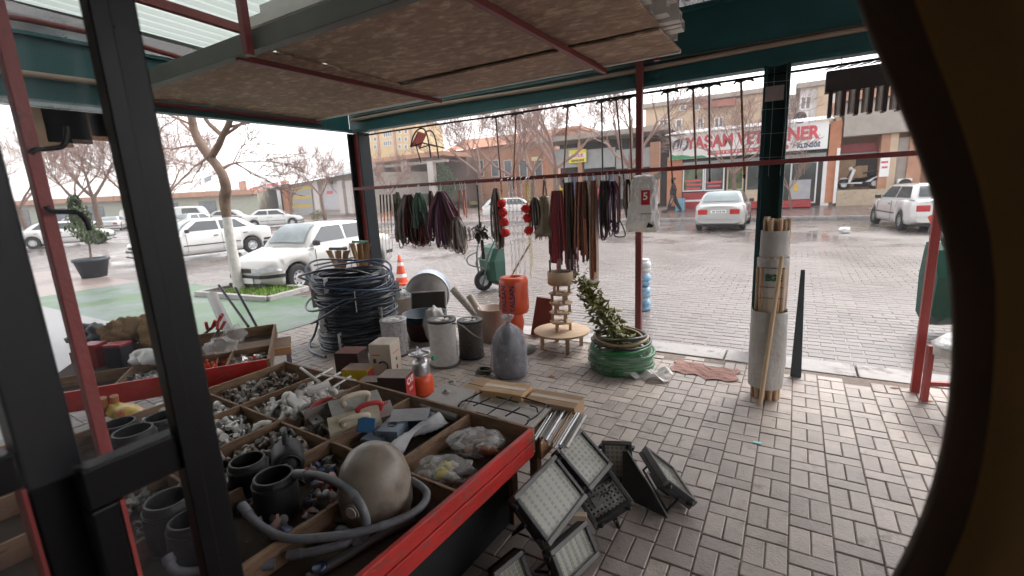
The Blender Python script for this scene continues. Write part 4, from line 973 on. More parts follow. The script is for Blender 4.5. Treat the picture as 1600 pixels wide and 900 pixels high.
    for i, y in enumerate((-.2, -.15, -.07, -.01, .05, .13, .18)): mbs.b2(-h - .017, -h - .0145, y - .016, y + .016, .685 + .006 * (i % 2), .745)
    mbs.build('plate_characters', m_trim, np_)
    MB().b2(-h - .008, -h + .02, -.5, .5, .9, .905).build('boot_seam', m_trim, t)
    return t
def pose(o, x, y, ang, z=ST_Z): o.location = (x, y, z); o.rotation_euler = (0, 0, math.radians(ang)); return o
c_silver = pose(make_car('near pale silver sedan parked facing the stall beside the corner post', m_ps), -9.2, 6.8, -84); c_silver.scale = (.85, .85, .93)
c_white = pose(make_car('white sedan with black side strips parked behind the whitewashed trunk', m_pw, H=1.38, group='cars in the car park'), -18.2, 8.8, -94)
c_rear = pose(make_car('silver sedan seen from behind in front of the clinic', m_psl, L=4.4, W=1.71, trimm=m_psl), -2.38, 20.5, 91)
c_right = pose(make_car('white car with dark rear trim parked at the right of the street', m_pw, L=4.2, W=1.66, kind='hatch', trimm=m_pw), 3.42, 20.1, 98)
def far(src, label, x, y, a, s=1): o = dup(src, (x, y, ST_Z), math.radians(a), label=label, group='cars in the car park', scale=s); return o
far(c_white, 'white sedan side on in front of the shuttered shops', -35.2, 22.4, 50)
p = g(306, 361, ST_Z); far(c_white, 'white car with red tail lights behind the white sedan', p.x, p.y, 115)
p = g(96, 386, ST_Z); far(c_white, 'white car behind the red pole at far left', p.x - 1, p.y + .6, 65)
p = g(125, 358, ST_Z); far(c_silver, 'pale car beyond the potted shrub', p.x, p.y, 20)
p = g(180, 360, ST_Z); far(c_white, 'small white car in the distance left of the black door post', p.x, p.y, 150)
p = g(362, 352, ST_Z); far(c_silver, 'pale car behind the forked trunk', p.x, p.y, 40)
van = make_car('white van parked in front of the left shops', m_pw, L=4.6, W=1.8, H=1.95, kind='van', name='white_van', group='cars in the car park'); p = g(300, 354, ST_Z); pose(van, p.x, p.y, 40)
p = g(218, 356, ST_Z); far(van, 'white van at the far left edge of the black door post', p.x, p.y, 140)
p = g(800, 334, ST_Z); far(c_right, 'white hatchback behind the hanging chains across the street', p.x * .62, p.y * .62, 35).location = gy(802, 27.5, ST_Z)
# scooter in the store
m_scw = M('scooter_white', (.65, .65, .66), rough=.3, var=.1, coat=.4)
u, z = F.uv(1342, 291); scp = F.P(u, .98, -.35); so = thing('scooter', 'white motor scooter standing in the raised open store', 'scooter', scp, 0)
for x in (-.55, .6):
    wh = MB().lathe([(.12, -.05), (.22, -.06), (.25, 0), (.22, .06), (.12, .05)], (x, 0, .25), 18, rotm(rx=math.pi / 2)).build('wheel', m_tyre, so); MB().cyl((x, -.05, .25), (x, .05, .25), .13, n=14).build('rim', m_rim, wh)
MB().prism([(-.35, .3), (.1, .28), (.2, .5), (.85, .72), (.9, .62), (.55, .45), (.45, .3), (.75, .35)][:6] + [(.45, .33)], (0, -.16, 0), (1, 0, 0), (0, 0, 1), (0, 1, 0), .32).build('body', m_scw, so, bevel=.04)
MB().prism([(.15, .68), (.85, .80), (.85, .86), (.5, .84), (.15, .76)], (0, -.14, 0), (1, 0, 0), (0, 0, 1), (0, 1, 0), .28).build('seat', m_trim, so, bevel=.03)
MB().prism([(-.42, .3), (-.32, .3), (-.15, .9), (-.28, .95)], (0, -.18, 0), (1, 0, 0), (0, 0, 1), (0, 1, 0), .36).build('leg_shield', m_scw, so, bevel=.03)
mb = MB(); mb.tube([(-.55, .07, .25), (-.3, .03, .9), (-.22, 0, 1.02)], .025, 8); mb.tube([(-.15, -.33, 1.06), (-.24, 0, 1.02), (-.15, .33, 1.06)], .016, 8); mb.build('handlebar', m_trim, so)
MB().blob((-.33, 0, .95), (.1, .12, .1), .05).build('headlamp', m_scw, so); MB().prism([(-.75, .48), (-.4, .5), (-.5, .56), (-.7, .55)], (0, -.08, 0), (1, 0, 0), (0, 0, 1), (0, 1, 0), .16).build('mudguard', m_scw, so, bevel=.02)
# person walking past the clinic
def person():
    P = gy(1052, 25.6, .2); bmv = [((0, 0, .95), .125, .10), ((0, 0, 1.12), .16, .13), ((0, .0, 1.34), .19, .14), ((0, 0, 1.45), .10, .08), ((0, -.02, 1.53), .052, .052), ((0, -.03, 1.60), .075, .085), ((0, -.03, 1.70), .07, .08)]
    verts = [b[0] for b in bmv]; rad = [(b[1], b[2]) for b in bmv]; edges = [(i, i + 1) for i in range(len(bmv) - 1)]
    def chain(root, pts):
        k = root
        for p, r in pts: verts.append(p); rad.append((r, r)); edges.append((k, len(verts) - 1)); k = len(verts) - 1
    for s, st in ((1, 1), (-1, -1)):
        chain(0, [((s * .09, 0, .88), .10), ((s * .1, -.12 * st, .48), .085), ((s * .1, -.2 * st + (.0 if st > 0 else .1), .10), .06), ((s * .1, -.30 * st + (-.02 if st > 0 else .0), .03), .045), ((s * .1, -.30 * st - .14, .035), .035)])
        chain(2, [((s * .19, 0, 1.38), .075), ((s * .235, .1 * st, 1.12), .062), ((s * .22, .05 * st - .06, .9), .045), ((s * .215, .04 * st - .09, .81), .032)])
    me = bpy.data.meshes.new('person'); me.from_pydata(verts, edges, []); o = ob('person', me)
    sk = o.modifiers.new('skin', 'SKIN'); sk.use_smooth_shade = True
    for i, v in enumerate(me.skin_vertices[0].data): v.radius = rad[i]; v.use_root = (i == 0)
    su = o.modifiers.new('sub', 'SUBSURF'); su.levels = 1; su.render_levels = 1
    bpy.context.view_layer.update()
    m2 = bpy.data.meshes.new_from_object(o.evaluated_get(bpy.context.evaluated_depsgraph_get())); o.modifiers.clear(); o.data = m2; bpy.data.meshes.remove(me)
    m2.materials.clear()
    for q in (M('dark_jacket', (.022, .02, .022), rough=.8), M('dark_trousers', (.03, .028, .03), rough=.85), M('skin', (.38, .22, .16), rough=.6)): m2.materials.append(q)
    for pg in m2.polygons: z = pg.center.z; pg.material_index = 2 if z > 1.50 or (z < .86 and abs(pg.center.x) > .17) else 0 if z > .84 else 1; pg.use_smooth = True
    o.location = P; o.scale = (1.25, 1.25, 1.0); o.rotation_euler = (0, 0, math.radians(-80)); tag(o, 'person in dark clothes walking past the clinic window', 'person')
    MB().blob((0, -.015, 1.695), (.088, .1, .085), .05, 2, flatb=-.03).build('hair', M('dark_hair', (.015, .012, .011), rough=.7), o)
    mb = MB(); mb.blob((0, -.118, 1.645), (.014, .02, .022), 0, nu=8, nv=6)
    for s in (1, -1): mb.blob((s * .078, -.03, 1.645), (.012, .02, .03), 0, nu=8, nv=6)
    mb.build('face_features', MATS['skin'], o)
    mb = MB()
    for s in (1, -1): mb.blob((s * .03, -.105, 1.665), (.012, .01, .007), 0, nu=8, nv=6)
    mb.box((0, -.108, 1.605), (.045, .01, .008)); mb.build('eyes_and_mouth', MATS['dark_hair'], o)
person()
p = gy(1063, 26.2, .25); tag(MB().b2(p.x - .22, p.x + .22, p.y - .2, p.y + .2, .22, .88).build('blue_crate', M('light_blue_plastic', (.2, .42, .55), rough=.5), bevel=.03), 'light blue crate standing behind the walking person', 'crate')
# traffic cone
cp = g(628, 443, ST_Z); cn = thing('traffic_cone', 'orange traffic cone with white bands on the wet street', 'cone', (cp.x, cp.y, ST_Z), .3)
m_cone = M('cone_orange', (.70, .10, .04), rough=.5, var=.12, sc_=5)
MB().b2(-.19, .19, -.19, .19, 0, .035).build('base', m_cone, cn, bevel=.012)
zs = [.035, .14, .21, .38, .45, .60]; rad = lambda z: .13 - .105 * (z - .035) / .565
for i in range(5): MB().lathe([(rad(zs[i]), zs[i]), (rad(zs[i + 1]), zs[i + 1])] + ([(0, zs[i + 1])] if i == 4 else []), n=20).build('band', m_wht if i in (1, 3) else m_cone, cn)
# wheelbarrows
m_wbg = M('green_tub', (.02, .085, .06), rough=.4, var=.25, sc_=4, wear=(.10, .12, .1), wamt=.33)
m_wbf = M('grey_green_tube', (.10, .15, .135), rough=.4, var=.2)
def barrow(label, loc, rz):
    t = thing('wheelbarrow', label, 'wheelbarrow', loc, rz)          # stood on its nose: tub opening faces +y, handles up
    ring = lambda z, hw, y0, y1: [(-hw, y0, z), (hw, y0, z), (hw, y1, z), (-hw, y1, z)]
    st = [(.08, .20, -.02, .05), (.2, .26, -.2, .06), (.55, .27, -.23, .06), (.78, .25, -.12, .06), (.84, .24, -.02, .06)]
    def oct_(z, hw, y0, y1):
        c = .07; return [(-hw + c, y0, z), (hw - c, y0, z), (hw, y0 + c, z), (hw, y1, z), (-hw, y1, z), (-hw, y0 + c, z)]
    mb = MB(); rg = [oct_(*s) for s in st]; vs = [p for r_ in rg for p in r_]; n = 6
    mb.add(vs, [(i * n + k, i * n + (k + 1) % n, i * n + n + (k + 1) % n, i * n + n + k) for i in range(4) for k in (5, 0, 1, 2, 4)], False); mb.add(rg[0], [(5, 4, 3, 2, 1, 0)]); mb.add(rg[-1], [(0, 1, 2, 3, 4, 5)]); mb.build('tub', m_wbg, t, bevel=.02)
    for s in (1, -1):
        MB().tube(spline([(s * .04, -.3, .1), (s * .12, -.29, .3), (s * .2, -.27, .6), (s * .27, -.18, .85), (s * .27, -.05, 1.0), (s * .22, .06, .92)], 5), .016, 8).build('handle', m_wbf, t)
        MB().tube(spline([(s * .15, -.28, .42), (s * .17, -.46, .5), (s * .2, -.46, .62), (s * .2, -.27, .7)], 5), .013, 8).build('leg', m_wbf, t)
    wh = MB().lathe([(.1, -.035), (.17, -.045), (.195, 0), (.17, .045), (.1, .035)], (0, -.26, .195), 20, rotm(ry=math.pi / 2)).build('wheel', m_tyre, t); MB().cyl((-.03, -.26, .195), (.03, -.26, .195), .11, n=16).build('rim', m_rim, wh)
    return t
wp = g(762, 456, ST_Z); barrow('green wheelbarrow stood on its nose in the street', (wp.x, wp.y + .3, ST_Z), math.radians(-28))
wp = g(1470, 530, ST_Z); w2 = barrow('dark green wheelbarrow with an orange handle grip behind the right red pole', (wp.x + .12, wp.y + .3, ST_Z), math.radians(25)); w2.scale = (1.2, 1.2, 1.2)
MB().cyl((-.27, -.09, .96), (-.27, .0, 1.07), .026, n=10).build('grip', m_cone, w2)
# stack of jars
bp_ = g(1005, 484, ST_Z); jar_m = film('blue_pet', (.25, .5, .65), .4, .1, 6, .3); m_cap = M('jar_cap', (.62, .64, .66), rough=.5)
for i in range(4):
    t = thing('water_jar', ['blue water jar at the bottom of the stack behind the slim red pole', 'second blue water jar from the bottom behind the slim red pole', 'third blue water jar from the bottom behind the slim red pole', 'pale topped jar on top of the stack behind the slim red pole'][i], 'jar', (bp_.x, bp_.y, ST_Z + i * .185), group='stacked water jars')
    MB().lathe([(0, 0), (.085, 0), (.1, .015), (.1, .05), (.094, .06), (.1, .07), (.1, .125), (.085, .15), (.07, .155)], n=20).build('body', M('blue_jar', (.2, .42, .62), rough=.2, var=.35, sc_=14, wear=(.6, .65, .7), wamt=.42, wsc=10) if i < 3 else m_cap, t)
    MB().lathe([(.075, .15), (.078, .183), (0, .184)], n=18).build('lid', m_cap if i != 1 else M('blue_lid', (.05, .2, .42), rough=.4), t)
# ================================================================== goods hanging from the rod and the rail
HY = FY - .15
m_cane = [M('black_cane', (.018, .016, .016), rough=.35), M('bamboo_cane', (.22, .11, .05), rough=.45, var=.35, sc_=18), M('brown_cane', (.10, .045, .025), rough=.4, var=.3, sc_=14)]
canes = [((775, 184), (784, 300), 2, 'brown walking cane, leftmost of the row, with a small hooked grip'), ((806, 176), (802, 296), 1, 'bamboo walking cane hanging right of the leftmost cane'),
 ((887, 166), (880, 285), 1, 'bamboo walking cane hanging alone over the deep red straps'), ((940, 158), (942, 292), 0, 'black walking cane left of the pair beside the slim red pole'),
 ((963, 154), (976, 292), 2, 'brown walking cane slanting towards the slim red pole'), ((983, 150), (988, 292), 1, 'bamboo walking cane closest to the slim red pole on its left'),
 ((1043, 143), (1051, 286), 2, 'brown walking cane, first to the right of the slim red pole'), ((1083, 137), (1088, 279), 1, 'bamboo walking cane left of the black one over the clinic sign'),
 ((1108, 133), (1109, 284), 0, 'straight black walking cane hanging over the clinic sign'), ((1158, 126), (1163, 278), 1, 'bamboo walking cane nearest the dark green post')]
for (a, b, k, lab) in canes:
    p, q = at(*a, FY - .03), at(*b, FY - .03); p.z = min(p.z, 2.492); t = thing('walking_cane', lab, 'cane', (p.x, p.y, p.z), group='walking canes under the beam')
    d = q - p; mb = MB(); n = 10; pts = [d * (i / n) for i in range(n + 1)]
    mb.tube(pts, [.0105 + (.0022 if k == 1 and i % 2 else 0) - .002 * i / n for i in range(n + 1)], 8).build('shaft', m_cane[k], t)
    MB().tube(spline([(-.06, 0, -.014), (-.035, 0, .008), (0, 0, .004), (.045, 0, .016), (.085, 0, .006), (.1, 0, -.012)], 4), [.009] * 5 + [.014] * 11 + [.012, .011, .01, .009, .007], 8).build('grip', m_cane[0] if k else m_trim, t)
    MB().cyl(d * .965, d * 1.005, .0135, .012, n=10).build('ferrule', m_trim, t)
    MB().tube([(0, 0, .01), (.004, .02, .03), (0, .03, .035)], .003, 5).build('wire_hook', m_chan, t)
def S(name, col, rough=.5, **k): return M(name, col, rough=rough, var=.3, sc_=9, bump=.15, bsc=50, **k)
m_st = dict(plum=S('plum_strap', (.14, .035, .06)), red=S('red_strap', (.22, .018, .025)), brown=S('brown_leather', (.085, .035, .022)), dark=S('dark_leather', (.03, .018, .016)), tan=S('tan_leather', (.27, .12, .06)), green=S('green_strap', (.02, .07, .045)), rose=S('rose_strap', (.38, .13, .10)), khaki=S('khaki_rope', (.15, .12, .07)), grey=S('grey_strap', (.35, .33, .31)), olive=S('olive_cord', (.07, .075, .045)), white=S('pale_strap', (.55, .52, .48)), yellow=S('yellow_yarn', (.6, .36, .02)), orange=S('orange_yarn', (.6, .2, .03)), violet=S('violet_yarn', (.1, .03, .1)))
m_steel = M('bright_steel', (.55, .55, .56), rough=.3, metal=.8, var=.15)
def hookbit(t, z=0):
    MB().tube([(0, 0, z - .05), (.006, 0, z), (0, -.01, z + .035), (0, .02, z + .05), (0, .035, z + .02)], .0035, 5).build('wire_hook', m_steel, t)
def bundle(name, label, cat, px, py0, py1, half_px, n, mats, w=.02, seed=1, y=HY - .03, loop=True, taper=.35, rings=0, bulge=.8):
    r = random.Random(seed); top, bot = at(px, py0, y), at(px, py1, y); half = abs(at(px + half_px, py0, y).x - top.x); L = top.z - bot.z
    t = thing(name, label, cat, (top.x, y, 1.76)); z0 = top.z - 1.76; hookbit(t, -.03)
    for i in range(n):
        f = (i + .5) / n * 2 - 1 if n > 1 else 0; x = f * half * r.uniform(.75, 1.1); x += r.gauss(0, .012); yy = r.uniform(-.05, .05); l = L * r.uniform(.78, 1.03) * (1 - .12 * abs(f)); gp_ = r.uniform(.012, .035)
        a = r.uniform(0, 3.14); sd = (math.cos(a), math.sin(a), 0)
        if loop: pts = [(x * taper * .4 - gp_ * .4, yy * .3, z0), (x * bulge - gp_, yy, z0 - l * .3), (x - gp_, yy, z0 - l * .75), (x - gp_ * .5, yy, z0 - l * .97), (x + gp_ * .4, yy + .01, z0 - l), (x + gp_, yy + .015, z0 - l * .9), (x + gp_, yy + .01, z0 - l * .6), (x * bulge + gp_, yy, z0 - l * .25), (x * taper * .4 + gp_ * .4, yy * .3, z0 - .004)]
        else: pts = [(x * taper, yy * .3, z0), (x * .8, yy, z0 - l * .35), (x, yy, z0 - l * .75), (x * 1.03 + r.uniform(-.01, .01), yy, z0 - l)]
        mb = MB(); mb.ribbon(spline(pts, 4), w * r.uniform(.8, 1.2), .0035, sd); mb.build('strap', mats[i % len(mats)] if isinstance(mats, list) else mats, t)
    for i in range(rings):
        x = r.uniform(-half, half); c = V((x, r.uniform(-.05, .02), z0 - L * r.uniform(.93, 1.05))); MB().tube(arc(c, .02, 0, 6.1, 12), .0035, 5).build('ring', m_steel, t)
    return t
s = m_st
for i, px in enumerate((594, 599, 604, 609)):
    p, q = at(px, 304, HY - .03), at(px + 5, 404 - 3 * i, HY - .03); t = thing('whip_stick', ['leftmost slim banded whip hanging by the corner post', 'second slim banded whip from the corner post', 'third slim banded whip from the corner post', 'slim banded whip beside the yellow topped tassel'][i], 'whip', (p.x, p.y, 1.76), group='whips by the corner post')
    d = q - p; z0 = p.z - 1.76; mb = MB(); ks = [0, .28, .42, .55, .66, 1.0]
    for j in range(5): MB().tube([V((0, 0, z0)) + d * ks[j], V((0, 0, z0)) + d * ks[j + 1]], [.012 - .002 * j, .011 - .002 * j], 7).build('handle' if j == 0 else 'band', [s['dark'], s['orange'], s['white'], s['yellow'], s['grey']][j], t)
    hookbit(t, z0 + .03)
bundle('tassel', 'yellow topped violet tassel hanging on the rail', 'tassel', 615, 303, 376, 3, 7, [s['violet'], s['yellow'], s['violet']], .016, 3, loop=False)
bundle('cord_hank', 'olive green cord hank hanging on the rail', 'cord', 621, 300, 386, 6, 9, s['olive'], .014, 4)
bundle('strap_bundle', 'big hank of red brown leather straps by the corner post', 'straps', 638, 304, 387, 25, 44, [s['brown'], s['red'], s['dark'], s['brown'], s['dark'], s['tan']], .026, 5, rings=6, taper=.5, bulge=.62)
bundle('strap_bundle', 'dark hank of thin leather straps below the green halter', 'straps', 658, 336, 387, 14, 24, [s['dark'], s['brown'], s['grey']], .018, 6, rings=3)
bundle('green_halter', 'green webbing halter with beads hanging on the rail', 'halter', 654, 301, 366, 10, 4, s['green'], .03, 7, y=HY - .06)
bundle('leather_strap', 'short dark leather strap between the green halter and the plum hank', 'strap', 673, 298, 345, 2, 3, s['brown'], .02, 8)
bundle('strap_bundle', 'big hank of plum coloured straps hanging on the rail', 'straps', 689, 299, 389, 26, 46, [s['plum'], s['violet'], s['plum'], s['dark'], s['plum']], .024, 9, rings=6, taper=.4, bulge=.55)
bundle('harness', 'khaki rope harness with a tan band right of the plum hank', 'harness', 714, 338, 400, 11, 18, [s['khaki'], s['khaki'], s['grey']], .026, 10, rings=2)
bundle('belt', 'pale tan belt hanging straight beside the khaki harness', 'belt', 719, 297, 350, 3, 3, [s['tan'], s['rose']], .024, 11, loop=False)
bundle('belt', 'thin rose belt left of the black leather rosette', 'belt', 727, 297, 346, 2, 2, s['rose'], .016, 12, loop=False)
bundle('harness', 'tan and grey harness piece bulging at the right of the khaki one', 'harness', 726, 352, 376, 10, 6, [s['tan'], s['grey'], s['khaki']], .02, 13)
# black leather rosette
p = at(750, 362, HY - .03); t = thing('leather_rosette', 'bushy black leather rosette hanging on a strap', 'tack', (p.x, p.y, 1.76)); r = random.Random(3); hookbit(t, -.03)
MB().ribbon([(0, 0, -.03), (.004, 0, -.15), (0, 0, p.z - 1.76)], .02).build('strap', s['dark'], t)
for i in range(34):
    d = V((r.gauss(0, 1), r.gauss(0, .6), r.gauss(0, .8))).normalized() * r.uniform(.06, .14); c = V((0, 0, p.z - 1.76)); mb = MB().ribbon([c + d * .2, c + d * .7 + V((0, 0, .02)), c + d + V((0, 0, -.02))], .03, .003, (r.uniform(-1, 1), r.uniform(-1, 1), r.uniform(-1, 1))); mb.build('leather_tongue', s['dark'] if i % 4 else s['grey'], t)
MB().ribbon([(.02, 0, p.z - 1.86), (.03, 0, p.z - 2.1)], .045).build('hanging_strap', s['dark'], t)
bundle('bridle', 'dark bridle with straps beside the red pompoms', 'bridle', 774, 294, 392, 8, 14, [s['dark'], s['grey'], s['brown']], .026, 14)
m_pom = M('red_wool', (.62, .02, .02), rough=.95, var=.3, sc_=30, bump=.8, bsc=90)
def pompoms(label, px, pys, top):
    p0 = at(px, top, HY - .07); t = thing('pompom_string', label, 'tassel', (p0.x, p0.y, 1.76), group='strings of red pompoms'); hookbit(t, -.03); r = random.Random(px)
    last = at(px + 6, pys[-1], HY - .07); MB().tube([(0, 0, -.03), (0, 0, p0.z - 1.76), (last.x - p0.x, 0, last.z - 1.76 - .05)], .006, 6).build('cord', s['yellow'], t)
    bl = []
    for i, py in enumerate(pys):
        q = at(px + 2 * i, py, HY - .07); c = V((q.x - p0.x, 0, q.z - 1.76)); mb = MB().blob(c, (.052, .052, .048), .12, i, 14, 9, 5)
        for k in range(40): d = V((r.gauss(0, 1), r.gauss(0, 1), r.gauss(0, 1))).normalized(); mb.tube([c + d * .03, c + d * r.uniform(.055, .07)], [.006, .002], 3, caps=False)
        mb.build('pompom', m_pom, t)
    return t
pompoms('string of four red pompoms with an orange top', 784, (318, 332, 347, 364), 300); pompoms('shorter string of red pompoms with a yellow top', 822, (326, 341, 360), 290)
def chain(label, px, py0, py1, mat=m_steel, r_=.0028, y=HY - .04):
    p, q = at(px, py0, y), at(px, py1, y); t = thing('chain', label, 'chain', (p.x, y, 1.76), group='steel chains on the rail'); hookbit(t, -.02); z = -.03; k = 0; L = .045
    m0 = []
    for ax in (0, 1):
        e = V((1, 0, 0)) if ax == 0 else V((0, 1, 0)); ptsl = [e * (.010 * math.cos(a)) + V((0, 0, (.0155 if math.sin(a) > 0 else -.0155) + .010 * math.sin(a))) for a in [6.283 * i / 10 for i in range(10)]]
        me = MB().tube(ptsl, r_, 5, closed=True).mesh('link'); me.materials.append(mat); m0.append(me)
    while z > q.z - 1.76: ob('link', m0[k % 2], t, loc=(.004 * math.sin(k * .4), 0, z)); z -= L; k += 1
    return t
for i, (x, y1) in enumerate(((794, 448), (800, 440), (806, 424), (814, 452))): chain(['leftmost of the four thin steel chains', 'second thin steel chain from the left', 'third and shortest thin steel chain', 'rightmost and longest thin steel chain'][i], x, 290, y1)
chain('pale yellowish chain below the khaki net bag', 826, 350, 432, M('brass_chain', (.55, .5, .25), rough=.35, metal=.7)); chain('pale yellowish chain hanging right of its twin', 829, 350, 415, MATS['brass_chain'])
bundle('halter', 'dark grey halter crossing the shorter pompom string', 'halter', 836, 308, 366, 9, 8, [s['dark'], s['grey']], .024, 15)
p = at(852, 340, HY - .03); t = thing('nose_bag', 'khaki net nose bag widening to a fringed bottom', 'bag', (p.x, p.y, 1.76)); hookbit(t, -.03); zb = at(852, 368, HY - .03).z - 1.76; zt2 = at(852, 308, HY - .03).z - 1.76
MB().ribbon([(0, 0, -.02), (-.02, 0, zt2)], .02).build('strap', s['khaki'], t); MB().ribbon([(.01, 0, -.02), (.03, 0, zt2)], .02).build('strap', s['grey'], t)
MB().lathe([(.02, zt2 + .02), (.06, zt2), (.055, zt2 - .1), (.05, zt2 - .2), (.07, zb + .12), (.125, zb + .05), (.12, zb), (.0, zb - .005)], n=20, wob=lambda a, z: 1 + .1 * math.sin(a * 5 + z * 30)).build('bag', s['khaki'], t)
mb = MB(); r = random.Random(2)
for i in range(70): a = r.uniform(0, 6.28); mb.tube([(.115 * math.cos(a), .115 * math.sin(a), zb + .01), (.13 * math.cos(a), .13 * math.sin(a), zb - r.uniform(.02, .05))], [.004, .002], 3, caps=False)
o = mb.build('fringe', s['khaki'], t); o['kind'] = 'stuff'
bundle('strap_bundle', 'deep red straps hanging left of the brown ones', 'straps', 870, 298, 424, 14, 26, [s['red'], s['red'], s['plum']], .034, 16, loop=False, taper=.5)
bundle('strap_bundle', 'dark brown straps hanging in the middle of the rail', 'straps', 889, 285, 418, 8, 18, [s['dark'], s['brown'], s['dark']], .034, 17, loop=False, taper=.7)
bundle('strap_bundle', 'tan and brown straps hanging beside the dark brown ones', 'straps', 908, 284, 414, 12, 22, [s['tan'], s['brown'], s['dark'], s['rose'], s['dark']], .034, 18, loop=False, taper=.7, rings=4)
bundle('strap_bundle', 'short brown straps beneath the tan ones', 'straps', 893, 380, 440, 9, 8, [s['brown'], s['plum']], .022, 19, loop=False)
bundle('long_belt', 'long pale and brown belts reaching almost to the ground', 'belt', 927, 282, 460, 5, 6, [s['brown'], s['white'], s['tan']], .05, 20, loop=False, taper=1)
bundle('short_belt', 'short brown belt left of the long belts', 'belt', 917, 282, 350, 3, 3, s['brown'], .03, 21, loop=False, taper=1)
for i, x in enumerate((941, 949, 958)): bundle('dog_collar', ['dark looped collar left of three', 'dark looped collar in the middle of three', 'dark looped collar right of three'][i], 'collar', x, 282, 374 - 3 * i, 7, 5, [s['dark'], s['violet']], .022, 22 + i)
p = at(968, 272, HY - .03); q = at(969, 345, HY - .03); t = thing('stirrup', 'strap with a dark triangular stirrup left of the carrier bag', 'stirrup', (p.x, p.y, 1.76)); hookbit(t, -.03)
MB().ribbon([(0, 0, -.03), (.0, 0, q.z - 1.76)], .02).build('strap', s['tan'], t)
zq = q.z - 1.76; MB().tube(spline([(0, 0, zq), (-.03, 0, zq - .05), (-.06, 0, zq - .14), (-.03, 0, zq - .165), (.03, 0, zq - .165), (.06, 0, zq - .14), (.03, 0, zq - .05), (0, 0, zq)], 4), .007, 6).build('stirrup_iron', s['dark'], t)
bundle('brush_strap', 'short bluish strap behind the carrier bag', 'strap', 981, 280, 345, 4, 3, [s['dark'], s['grey']], .02, 26, y=HY - .0)
# carrier bag
p = at(1005, 315, HY - .1); m_bagw = M('carrier_plastic', (.75, .755, .76), rough=.3, var=.15, sc_=5, bump=.7, bsc=14, dist=.04)
cb = thing('carrier_bag', 'full white carrier bag with a red square print hanging on the rail', 'bag', (p.x, p.y, p.z)); r = random.Random(6)
def bagfn(u, v):
    a = u * 6.283; z = -.29 + .52 * v; wx = .14 * (1.06 - .32 * v * v) * (.97 + .05 * math.sin(v * 9)); wy = .065 * (1 - .6 * max(0, v - .55)) * min(1, .35 + v * 4)
    k = 1 + .09 * math.sin(a * 7 + v * 9) + .06 * math.sin(a * 13 - v * 7) + .04 * math.sin(a * 23 + v * 17)
    return V((wx * math.copysign(abs(math.cos(a)) ** .5, math.cos(a)) * k + .02 * (v - .5), wy * math.sin(a) * k, z + .012 * math.sin(a * 3)))
mb = MB().grid(bagfn, 80, 26); mb.add([bagfn(i / 20, 0) for i in range(20)], [tuple(range(20))]); mb.build('bag', m_bagw, cb)
for sx in (-.06, .06): MB().ribbon(spline([(sx * 1.5, 0, .2), (sx * 1.1, .0, .24), (sx * .3, .05, .255), (0, .09, .25)], 4), .05, .004, (1, 0, 0)).build('handle', m_bagw, cb)
MB().grid(lambda u, v: V((.10 + .07 * u, 0, .19 + .06 * v + .03 * u)), 4, 3).build('loose_corner', m_bagw, cb)
lb = MB().b2(.0, .085, -.077, -.071, -.03, .11).build('red_print', M('red_print', (.5, .02, .03), rough=.4), cb)
lettering('5', .1, m_wht, lb, (.042, -.079, .05), depth=.001, bold=.002)
MB().b2(-.0, .1, -.072, -.069, -.12, -.112).build('grey_print', m_chan, cb)
MB().prism([(0, 0), (.06, 0), (.07, .02), (.02, .05)], (.05, -.066, -.25), (1, 0, 0), (0, 0, 1), (0, -1, 0), .004).build('dark_print', m_trim, cb)
# hanging red seat frame
p = at(655, 218, FY - .03); st_ = thing('folding_stool', 'small red seated folding stool hanging under the beam', 'stool', (p.x, p.y, p.z), .3)
MB().box((0, 0, 0), (.2, .26, .02), rotm(ry=-1.0)).build('seat', M('red_seat', (.3, .05, .04), rough=.6), st_, bevel=.006)
for y in (-.13, .13):
    MB().tube(spline([(-.07, y, -.1), (-.02, y, .03), (.06, y, .11), (.14, y, .1), (.18, y, -.02), (.2, y, -.25)], 5), .010, 7).build('leg', m_trim, st_)
    MB().tube([(-.07, y, -.1), (.1, y, -.06), (.3, y, -.12)], .009, 7).build('brace', m_trim, st_)
MB().tube([(.0, -.13, -.05), (.02, -.05, -.3)], .008, 6).build('cross_leg', m_trim, st_)
MB().tube([(.09, 0, .1), (.09, .01, .3)], .004, 5).build('wire_hook', m_steel, st_)
# dark rack with white tubes at the right of the post
pa, pb = at(1292, 100, FY + .05), at(1420, 160, FY + .05); rk = thing('display_rack', 'dark hanging display rack with short pale tubes right of the green post', 'rack', (pa.x, FY + .05, 2.0))
xl = pb.x - pa.x; zt3, zb3 = at(1300, 112, FY + .05).z - 2, at(1300, 145, FY + .05).z - 2
MB().b2(0, xl, -.06, .06, zb3, zt3).build('case', M('rack_dark', (.035, .028, .027), rough=.6), rk, bevel=.006)
for i in range(7): MB().bar((i * xl / 7, -.05, zt3 + .012), (i * xl / 7 + xl / 8, .04, zt3 + .05), .1, .006, up=(0, 0, 1)).build('shingle', M('rack_grey', (.1, .09, .09), rough=.6), rk)
for i in range(6): MB().b2(.03 + i * xl / 6.2, .03 + i * xl / 6.2 + .028, -.075, .05, zb3 - .2, zb3 - .001).build('slat', MATS['rack_dark'], rk)
for i in range(5): MB().cyl((.11 + i * xl / 6.2, -.03, zb3 - .19), (.11 + i * xl / 6.2, -.03, zb3 - .002), .034, n=12).build('pale_tube', m_wht, rk)
MB().tube([(.1, 0, zt3), (.1, -.05, zt3 + .2)], .004, 5).build('wire', m_chan, rk); MB().tube([(xl - .1, 0, zt3), (xl - .1, -.05, zt3 + .2)], .004, 5).build('wire', m_chan, rk)
